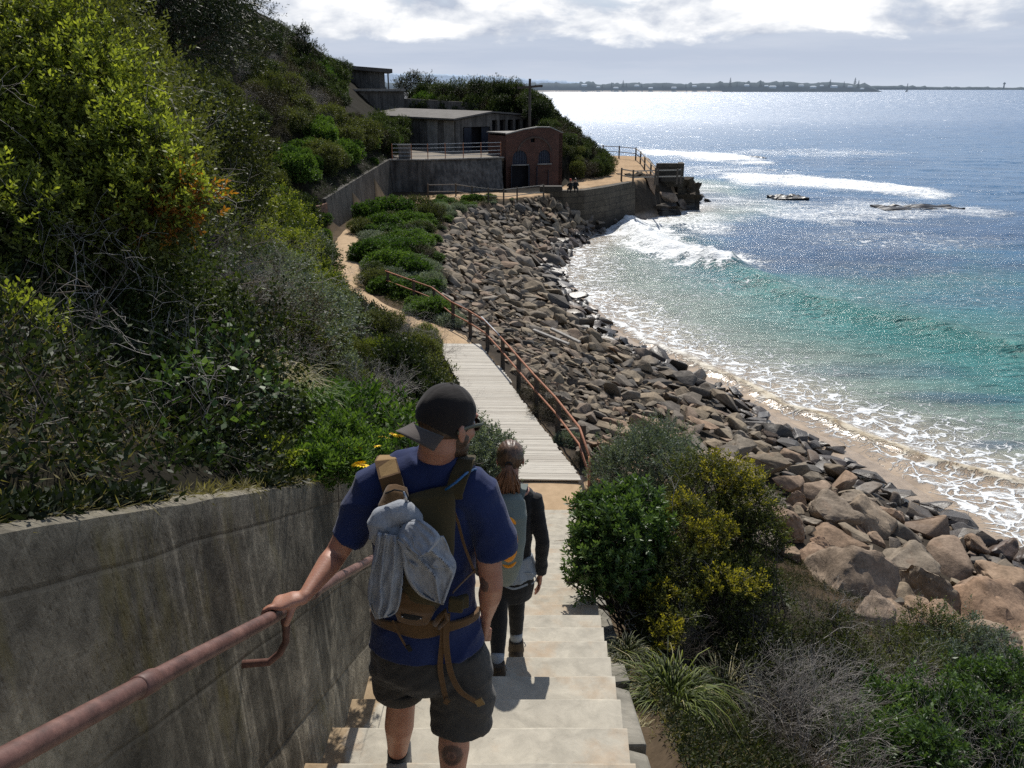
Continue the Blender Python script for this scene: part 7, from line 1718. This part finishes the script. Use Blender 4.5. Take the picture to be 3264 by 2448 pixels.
b = MB(); b.box(D(985, 1306, BY - .045), (.05, .02, .055), M=Matrix.Rotation(.1, 3, 'Y')); b.box(D(1000, 1300, BY - .02), (.04, .02, .05), M=Matrix.Rotation(.5, 3, 'Z')); par(b.build('belt_buckle', m_olive, None, bevel=.006), BK)
b = MB(); b.tube([D(938, 1350, BY - .04), D(950, 1332, BY - .055), D(962, 1318, BY - .055), D(966, 1338, BY - .05), D(948, 1356, BY - .04)], .006, 8, 1.6); par(b.build('webbing_loop', m_brown, None, smooth=True), BK)

# ---------------------------------------------------------------- grey shirt tied on the pack
GS = empty('tied_shirt', D(880, 1200, 2.26), label='light grey jersey shirt knotted onto the back of the backpack', cat='shirt')
def sheet(name, L_, R_, y0, y1, folds, amp, nu=44, nv=50, seed=0, ph=0.0, curl=.02, m=m_grey, skew=0.0, sag=.0):
    """cloth between a left and a right outline (sheet points from top to bottom); y0/y1 distance ahead at its top and bottom"""
    Lp = [Vector((a, b_, 0)) for a, b_ in L_]; Rp = [Vector((a, b_, 0)) for a, b_ in R_]
    def along(P, s):
        s *= len(P) - 1; i = min(int(s), len(P) - 2); return P[i].lerp(P[i + 1], s - i)
    Ls, Rs = sm([(q.x, q.y, 0) for q in Lp], 8), sm([(q.x, q.y, 0) for q in Rp], 8); V = []
    for j in range(nv):
        s_ = j / (nv - 1); a, b_ = along(Ls, s_), along(Rs, s_); yy = y0 + (y1 - y0) * s_
        for i in range(nu):
            u = i / (nu - 1); q = a.lerp(b_, u); edge = 1 - (2 * u - 1) ** 2
            nz = mnoise.noise(Vector((u * 3.1 + seed, s_ * 2.5, 0))); cre = 1 - abs(math.sin((u * folds + skew * s_ + ph + .5 * nz) * math.pi))
            d_ = amp * (cre ** 2 * 1.6 - .5) + .5 * amp * mnoise.noise(Vector((u * 8 + seed, s_ * 7, 2))) + curl * edge
            V.append(D(q.x, q.y + sag * edge, yy - d_))
    F = [(j * nu + i, (j + 1) * nu + i, (j + 1) * nu + i + 1, j * nu + i + 1) for j in range(nv - 1) for i in range(nu - 1)]
    o = link(name, pmesh(name, V, F, True), m); md = o.modifiers.new('s', 'SOLIDIFY'); md.thickness = .004; md.offset = 0
    return par(o, GS)
sheet('hanging_sleeve', [(816, 1150), (808, 1200), (797, 1260), (797, 1300), (812, 1338)], [(872, 1160), (870, 1210), (868, 1270), (858, 1318), (838, 1332)], 2.235, 2.232, 3.0, .020, seed=1, curl=.03)
sheet('hanging_body', [(866, 1160), (868, 1200), (880, 1250), (905, 1284), (935, 1298)], [(958, 1158), (972, 1190), (985, 1222), (972, 1265), (957, 1306)], 2.215, 2.232, 2.5, .018, seed=4, ph=.3, curl=.03, skew=-.8)
sheet('hanging_fold', [(858, 1165), (874, 1195), (893, 1225)], [(905, 1175), (940, 1190), (984, 1228)], 2.205, 2.205, 1.6, .010, seed=9, curl=.012)
sheet('upper_flap', [(868, 1136), (862, 1160), (880, 1182), (908, 1203)], [(892, 1124), (915, 1126), (950, 1160), (926, 1192)], 2.245, 2.15, 1.2, .006, seed=7, curl=.012, nu=36, nv=36)
b = MB()
b.tube(sm([D(826, 1170, 2.29), D(818, 1142, 2.27), D(832, 1118, 2.27), D(862, 1108, 2.28), D(886, 1116, 2.285), D(893, 1140, 2.27)], 4), [.022, .026, .03, .032, .033, .034, .035, .036, .036, .037, .038, .038, .038, .037, .036, .035, .034, .033, .031, .028, .024], 16)
b.ell(D(850, 1148, 2.285), (.050, .04, .048)); b.ell(D(872, 1172, 2.27), (.03, .03, .03))
par(remesh(b, 'knot', .004, 3, m_grey, None, lambda c, n: (1 - abs(mnoise.noise(Vector((c.x * 16 + c.z * 10, c.y * 9, c.z * 14 - c.x * 12)))) * 2.5) * .007), GS)

# ---------------------------------------------------------------- the woman
wo = empty('person', (.0, 4.3, CAMZ - 3.5), label='woman with auburn ponytail, black top and dark leggings on the steps ahead', cat='person')
def pw_(mb, name, m, vox=.005, it=4, fold=None): return par(remesh(mb, name, vox, it, m, None, fold), wo)
WC = D(1102, 990, 4.42); WM = Matrix.Translation(WC) @ Matrix.Rotation(rad(3), 4, 'Z') @ Matrix.Rotation(rad(-20), 4, 'X')
b = MB(); head_shape(b, WM, .95)
c7 = D(1100, 1045, 4.38)
b.tube([WM @ Vector((0, -.02, -.03)), WM @ Vector((0, -.02, -.08)), c7, c7 + Vector((0, .02, -.06))], [.046, .048, .052, .08], 16)
WT = [(1100, 1056, 4.38, .12, .6), (1100, 1080, 4.40, .155, .6), (1099, 1130, 4.42, .140, .66), (1098, 1185, 4.43, .122, .7), (1098, 1230, 4.43, .140, .72), (1098, 1270, 4.43, .160, .75)]
b.tube([D(a, c, y) for a, c, y, r, f_ in WT], [q[3] for q in WT], 24, [q[4] for q in WT], UPY)
wSR, wER, wWR = D(1152, 1078, 4.40), D(1172, 1170, 4.38), D(1168, 1240, 4.42)
wSL, wEL, wWL = D(1047, 1078, 4.40), D(1036, 1170, 4.38), D(1040, 1240, 4.45)
for a_, e_, w_, sx in ((wSR, wER, wWR, 1), (wSL, wEL, wWL, -1)):
    b.tube([a_, a_.lerp(e_, .5), e_, e_.lerp(w_, .5), w_], [.045, .038, .033, .030, .021], 14, round_=True)
    b.tube([w_, w_ + Vector((-.004 * sx, .006, -.04)), w_ + Vector((-.006 * sx, .012, -.075))], [.021, .028, .026], 12, .5, Vector((1, 0, 0)), round_=True)
    for k in range(4):
        f0 = w_ + Vector((-.006 * sx, .032 - .018 * k, -.078)); L_ = (.9, 1.05, 1.0, .8)[k]; finger(b, [f0, f0 + Vector((-.006 * sx, .002, -.028 * L_)), f0 + Vector((-.016 * sx, .0, -.05 * L_)), f0 + Vector((-.028 * sx, -.004, -.062 * L_))], .0082, .0065)
    finger(b, [w_ + Vector((-.004 * sx, .016, -.02)), w_ + Vector((-.014 * sx, .034, -.045)), w_ + Vector((-.022 * sx, .038, -.075))], .0105, .0085)
wLh, wLk, wLa = D(1075, 1262, 4.42), PX(1078, 4.32, -2.99), PX(1074, 4.085, -3.29)
wRh, wRk, wRa = D(1117, 1262, 4.42), PX(1116, 4.58, -3.06), PX(1115, 4.50, -3.44)
for h_, k_, a_ in ((wLh, wLk, wLa), (wRh, wRk, wRa)): b.tube([h_, h_.lerp(k_, .5), k_, k_.lerp(a_, .3) + Vector((0, -.01, 0)), k_.lerp(a_, .7), a_], [.075, .064, .048, .050, .036, .031], 16, round_=True)
pw_(b, 'body', m_skin, .0048, 4)
for sx in (-1, 1): par(MB().ell(WM @ Vector((sx * .0285, .074, -.006)), (.011,) * 3).build('eye', m_eye, None, smooth=True), wo)
# leggings
s = MB(); s.tube([D(1097, 1225, 4.43), D(1097, 1262, 4.43), D(1097, 1285, 4.43)], [.150, .168, .155], 24, .74, UPY)
for h_, k_, a_ in ((wLh, wLk, wLa), (wRh, wRk, wRa)): s.tube([h_ + Vector((0, 0, .04)), h_.lerp(k_, .5), k_, k_.lerp(a_, .3) + Vector((0, -.01, 0)), k_.lerp(a_, .68), k_.lerp(a_, .80)], [.086, .074, .055, .0565, .045, .042], 18)
pw_(s, 'leggings', m_legg, .005, 4, lambda c, n: mnoise.noise(Vector((c.x * 12, c.y * 12, c.z * 26))) * .003)
for k_, a_, off in ((wLk, wLa, -.085), (wRk, wRa, -.09)):
    par(MB().tube([k_.lerp(a_, .77), k_.lerp(a_, .83), k_.lerp(a_, 1.02)], [.043, .041, .038], 16).build('sock', m_ltshirt, None, smooth=True), wo)
    s = MB(); s.tube([a_ + Vector((0, .0, .045)), a_ + Vector((0, .005, -.01)), a_ + Vector((0, .015, -.05))], [.048, .050, .054], 18)
    s.tube([a_ + Vector((0, -.045, -.055)), a_ + Vector((0, .03, -.05)), a_ + Vector((0, .11, -.062)), a_ + Vector((0, .17, -.07))], [.040, .048, .048, .036], 16, [1, 1, .8, .6], Vector((0, 0, 1)), round_=True)
    bo = pw_(s, 'boot', m_boot, .005, 2, lambda c, n: mnoise.noise(c * 40) * .002)
    x_ = MB().prism([(a_.x - .042, a_.y - .075), (a_.x + .042, a_.y - .075), (a_.x + .05, a_.y + .08), (a_.x + .03, a_.y + .2), (a_.x - .03, a_.y + .2), (a_.x - .05, a_.y + .08)], a_.z + off - .005, a_.z + off + .03).build('sole', m_sole, None, bevel=.006); x_.parent = bo
    x_ = MB().tube([a_ + Vector((.05, -.03, .05)), a_ + Vector((.062, -.04, .03)), a_ + Vector((.055, -.03, .01))], .003, 6).build('lace', m_ltshirt, None); x_.parent = bo
# black top, pale shirt tail
def f_top(c, n): q = Vector((c.x * 9, c.y * 9, c.z * 14)); return mnoise.noise(q) * .006 + mnoise.noise(q * 2.2) * .003
s = MB(); WS = [(1100, 1050, 4.38, .085, .8), (1100, 1062, 4.39, .145, .6), (1100, 1085, 4.40, .166, .62), (1099, 1135, 4.42, .152, .68), (1098, 1185, 4.43, .140, .72), (1098, 1212, 4.43, .150, .74)]
s.tube([D(a, c, y) for a, c, y, r, f_ in WS], [q[3] for q in WS], 26, [q[4] for q in WS], UPY)
for a_, e_, w_ in ((wSR, wER, wWR), (wSL, wEL, wWL)): s.tube([a_.lerp(D(1100, 1075, 4.4), .3), a_, a_.lerp(e_, .5), e_, e_.lerp(w_, .5), w_.lerp(e_, .03)], [.06, .058, .050, .046, .042, .038], 16)
pw_(s, 'cardigan', m_black, .005, 4, f_top)
s = MB(); s.tube([D(1099, 1195, 4.43), D(1099, 1220, 4.43), D(1102, 1240, 4.43)], [.145, .166, .176], 26, .76, UPY); pw_(s, 'shirt_tail', m_ltshirt, .005, 3, lambda c, n: mnoise.noise(Vector((c.x * 26, c.y * 26, c.z * 5))) * .010)
# hair and ponytail
o = MB().ell(WM @ Vector((0, -.012, .019)), (.0785, .101, .092), M=WM.to_3x3(), su=48, sv=34); me = o.mesh('hair', True); cut_mesh(me, WM @ Vector((0, .06, .03)), WM.to_3x3() @ Vector((0, 1, -.35)).normalized()); cut_mesh(me, WM @ Vector((0, -.03, -.05)), WM.to_3x3() @ Vector((0, .2, -1)).normalized())
rngh = random.Random(5)
for v in me.vertices: l = WM.inverted() @ v.co; v.co += (WM.to_3x3() @ Vector((l.x, l.y, l.z)).normalized()) * (.0025 * math.sin(math.atan2(l.x, l.z - .0) * 26) + .002)
par(link('hair', me, hairmat('dark_blond_hair', (.035, .02, .012), (.11, .06, .033), (.26, .15, .085))), wo)
b = MB(); pr = random.Random(9); root = D(1099, 1003, 4.315)
S = []
for k in range(330):
    a = pr.uniform(0, 6.28); rr = math.sqrt(pr.random()); ex = math.cos(a) * rr; ey = math.sin(a) * rr; L_ = pr.uniform(.75, 1.1); c_ = pr.uniform(-.012, .012)
    pts = [root + Vector((ex * .012, .02 + ey * .01, .004)), root + Vector((ex * .020, -.012 + ey * .012, -.012)), root + Vector((ex * .050 - .006, -.022 + ey * .03, -.07 * L_)), root + Vector((ex * .072 - .012 + c_, -.015 + ey * .038, -.14 * L_)), root + Vector((ex * .062 - .008 + c_ * 2, -.0 + ey * .035, -.205 * L_)), root + Vector((ex * .035 + c_ * 3, .01 + ey * .03, -.25 * L_))]
    b.tube(sm(pts, 3), [.0034] * 12 + [.003, .0024, .0018, .001], 5)
par(b.build('ponytail', m_pony, None, smooth=True), wo)
par(MB().tube([root + Vector((.018 * math.cos(a), -.004, .018 * math.sin(a) - .004)) for a in np.linspace(0, 6.28, 15)], .005, 6).build('hair_tie', m_black, None, smooth=True), wo)
# her backpack
WB = empty('backpack', D(1096, 1160, 4.28), label='grey green daypack with an orange panel worn by the woman', cat='backpack')
WY = 4.30
b = MB(); b.tube([D(1098, 1066, WY), D(1098, 1082, WY - .04), D(1098, 1115, WY - .08), D(1097, 1165, WY - .10), D(1094, 1210, WY - .085), D(1090, 1248, WY - .04), D(1088, 1262, WY)], [.07, .098, .108, .106, .095, .07, .045], 26, [.3, .55, .75, .85, .8, .7, .4], UPY)
par(remesh(b, 'main_bag', .005, 3, m_gpack, None, lambda c, n: mnoise.noise(c * 14) * .004), WB)
b = MB(); pts = []
for a in np.linspace(0, 2 * math.pi, 33): pts.append(D(1098 + 24 * math.cos(a), 1172 + 52 * math.sin(a), WY - .178 + .055 * abs(math.cos(a)) ** 2 + .01))
b.tube(pts, .010, 8); par(b.build('panel_piping', m_orange, None, smooth=True), WB)
par(MB().ell(D(1098, 1172, WY - .160), (.058, .04, .130)).build('orange_panel', m_orange, None, smooth=True), WB)
for x0, x1, sx in ((1078, 1068, -1), (1122, 1133, 1)):
    a = D(x0, 1078, WY - .01); tp = D(x1, 1054, 4.38) + Vector((0, 0, .012)); par(MB().ribbon([a, a.lerp(tp, .6) + Vector((0, -.02, .02)), tp + Vector((0, .01, .006)), tp + Vector((0, .08, -.03)), tp + Vector((0, .11, -.12))], .045, .010, Vector((1, 0, 0))).build('shoulder_strap', m_gpack, None, bevel=.003), WB)
par(MB().ribbon(sm([D(1120, 1238, 4.32), D(1150, 1240, 4.34), D(1158, 1252, 4.36), D(1148, 1262, 4.34)]), .008, .002, Vector((0, 0, 1))).build('hanging_strap', m_ltshirt, None), WB)
par(MB().ribbon(sm([D(1082, 1262, 4.30), D(1110, 1272, 4.29), D(1140, 1262, 4.31)]), .012, .003, Vector((0, .2, 1))).build('hip_strap', m_ltshirt, None), WB)
# ---------------------------------------------------------------- two people far off, sitting on the sea wall
def sitter(xd, yfoot, label, m_c, m_h, tw_=0.0):
    q = G(xd, yfoot, 4.12); e = empty('person', q, tw_, label=label, cat='person')
    b = MB(); b.tube([(0, .1, .12), (0, .05, .4), (0, .12, .62)], [.21, .2, .17], 12, .65, UPY); b.tube([(-.19, .1, .6), (-.27, .2, .36), (-.12, .38, .3)], [.065, .055, .045], 8); b.tube([(.19, .1, .6), (.27, .2, .36), (.12, .38, .3)], [.065, .055, .045], 8)
    for sx in (-.1, .1): b.tube([(sx, .1, .1), (sx * 1.3, .5, .12), (sx * 1.3, .54, -.3)], [.1, .075, .055], 8)
    remesh(b, 'clothes', .03, 2, m_c, e); h = MB(); h.ell((0, .16, .84), (.095, .11, .125)); h.tube([(0, .12, .6), (0, .15, .8)], .06, 8); remesh(h, 'head', .022, 1, m_skin, e)
    k = MB().ell((0, .14, .88), (.105, .12, .11)).build('hair', m_h, e, smooth=True)
sitter(1233, 411, 'distant person in black and a reddish cap on the sea wall, left of two', m_black, simple('red_cap', (.45, .08, .05), (.35, .06, .04), .8, 20), .2)
sitter(1242, 410, 'distant dark haired person in dark clothes on the sea wall, right of two', m_sock, m_hair, -.3)
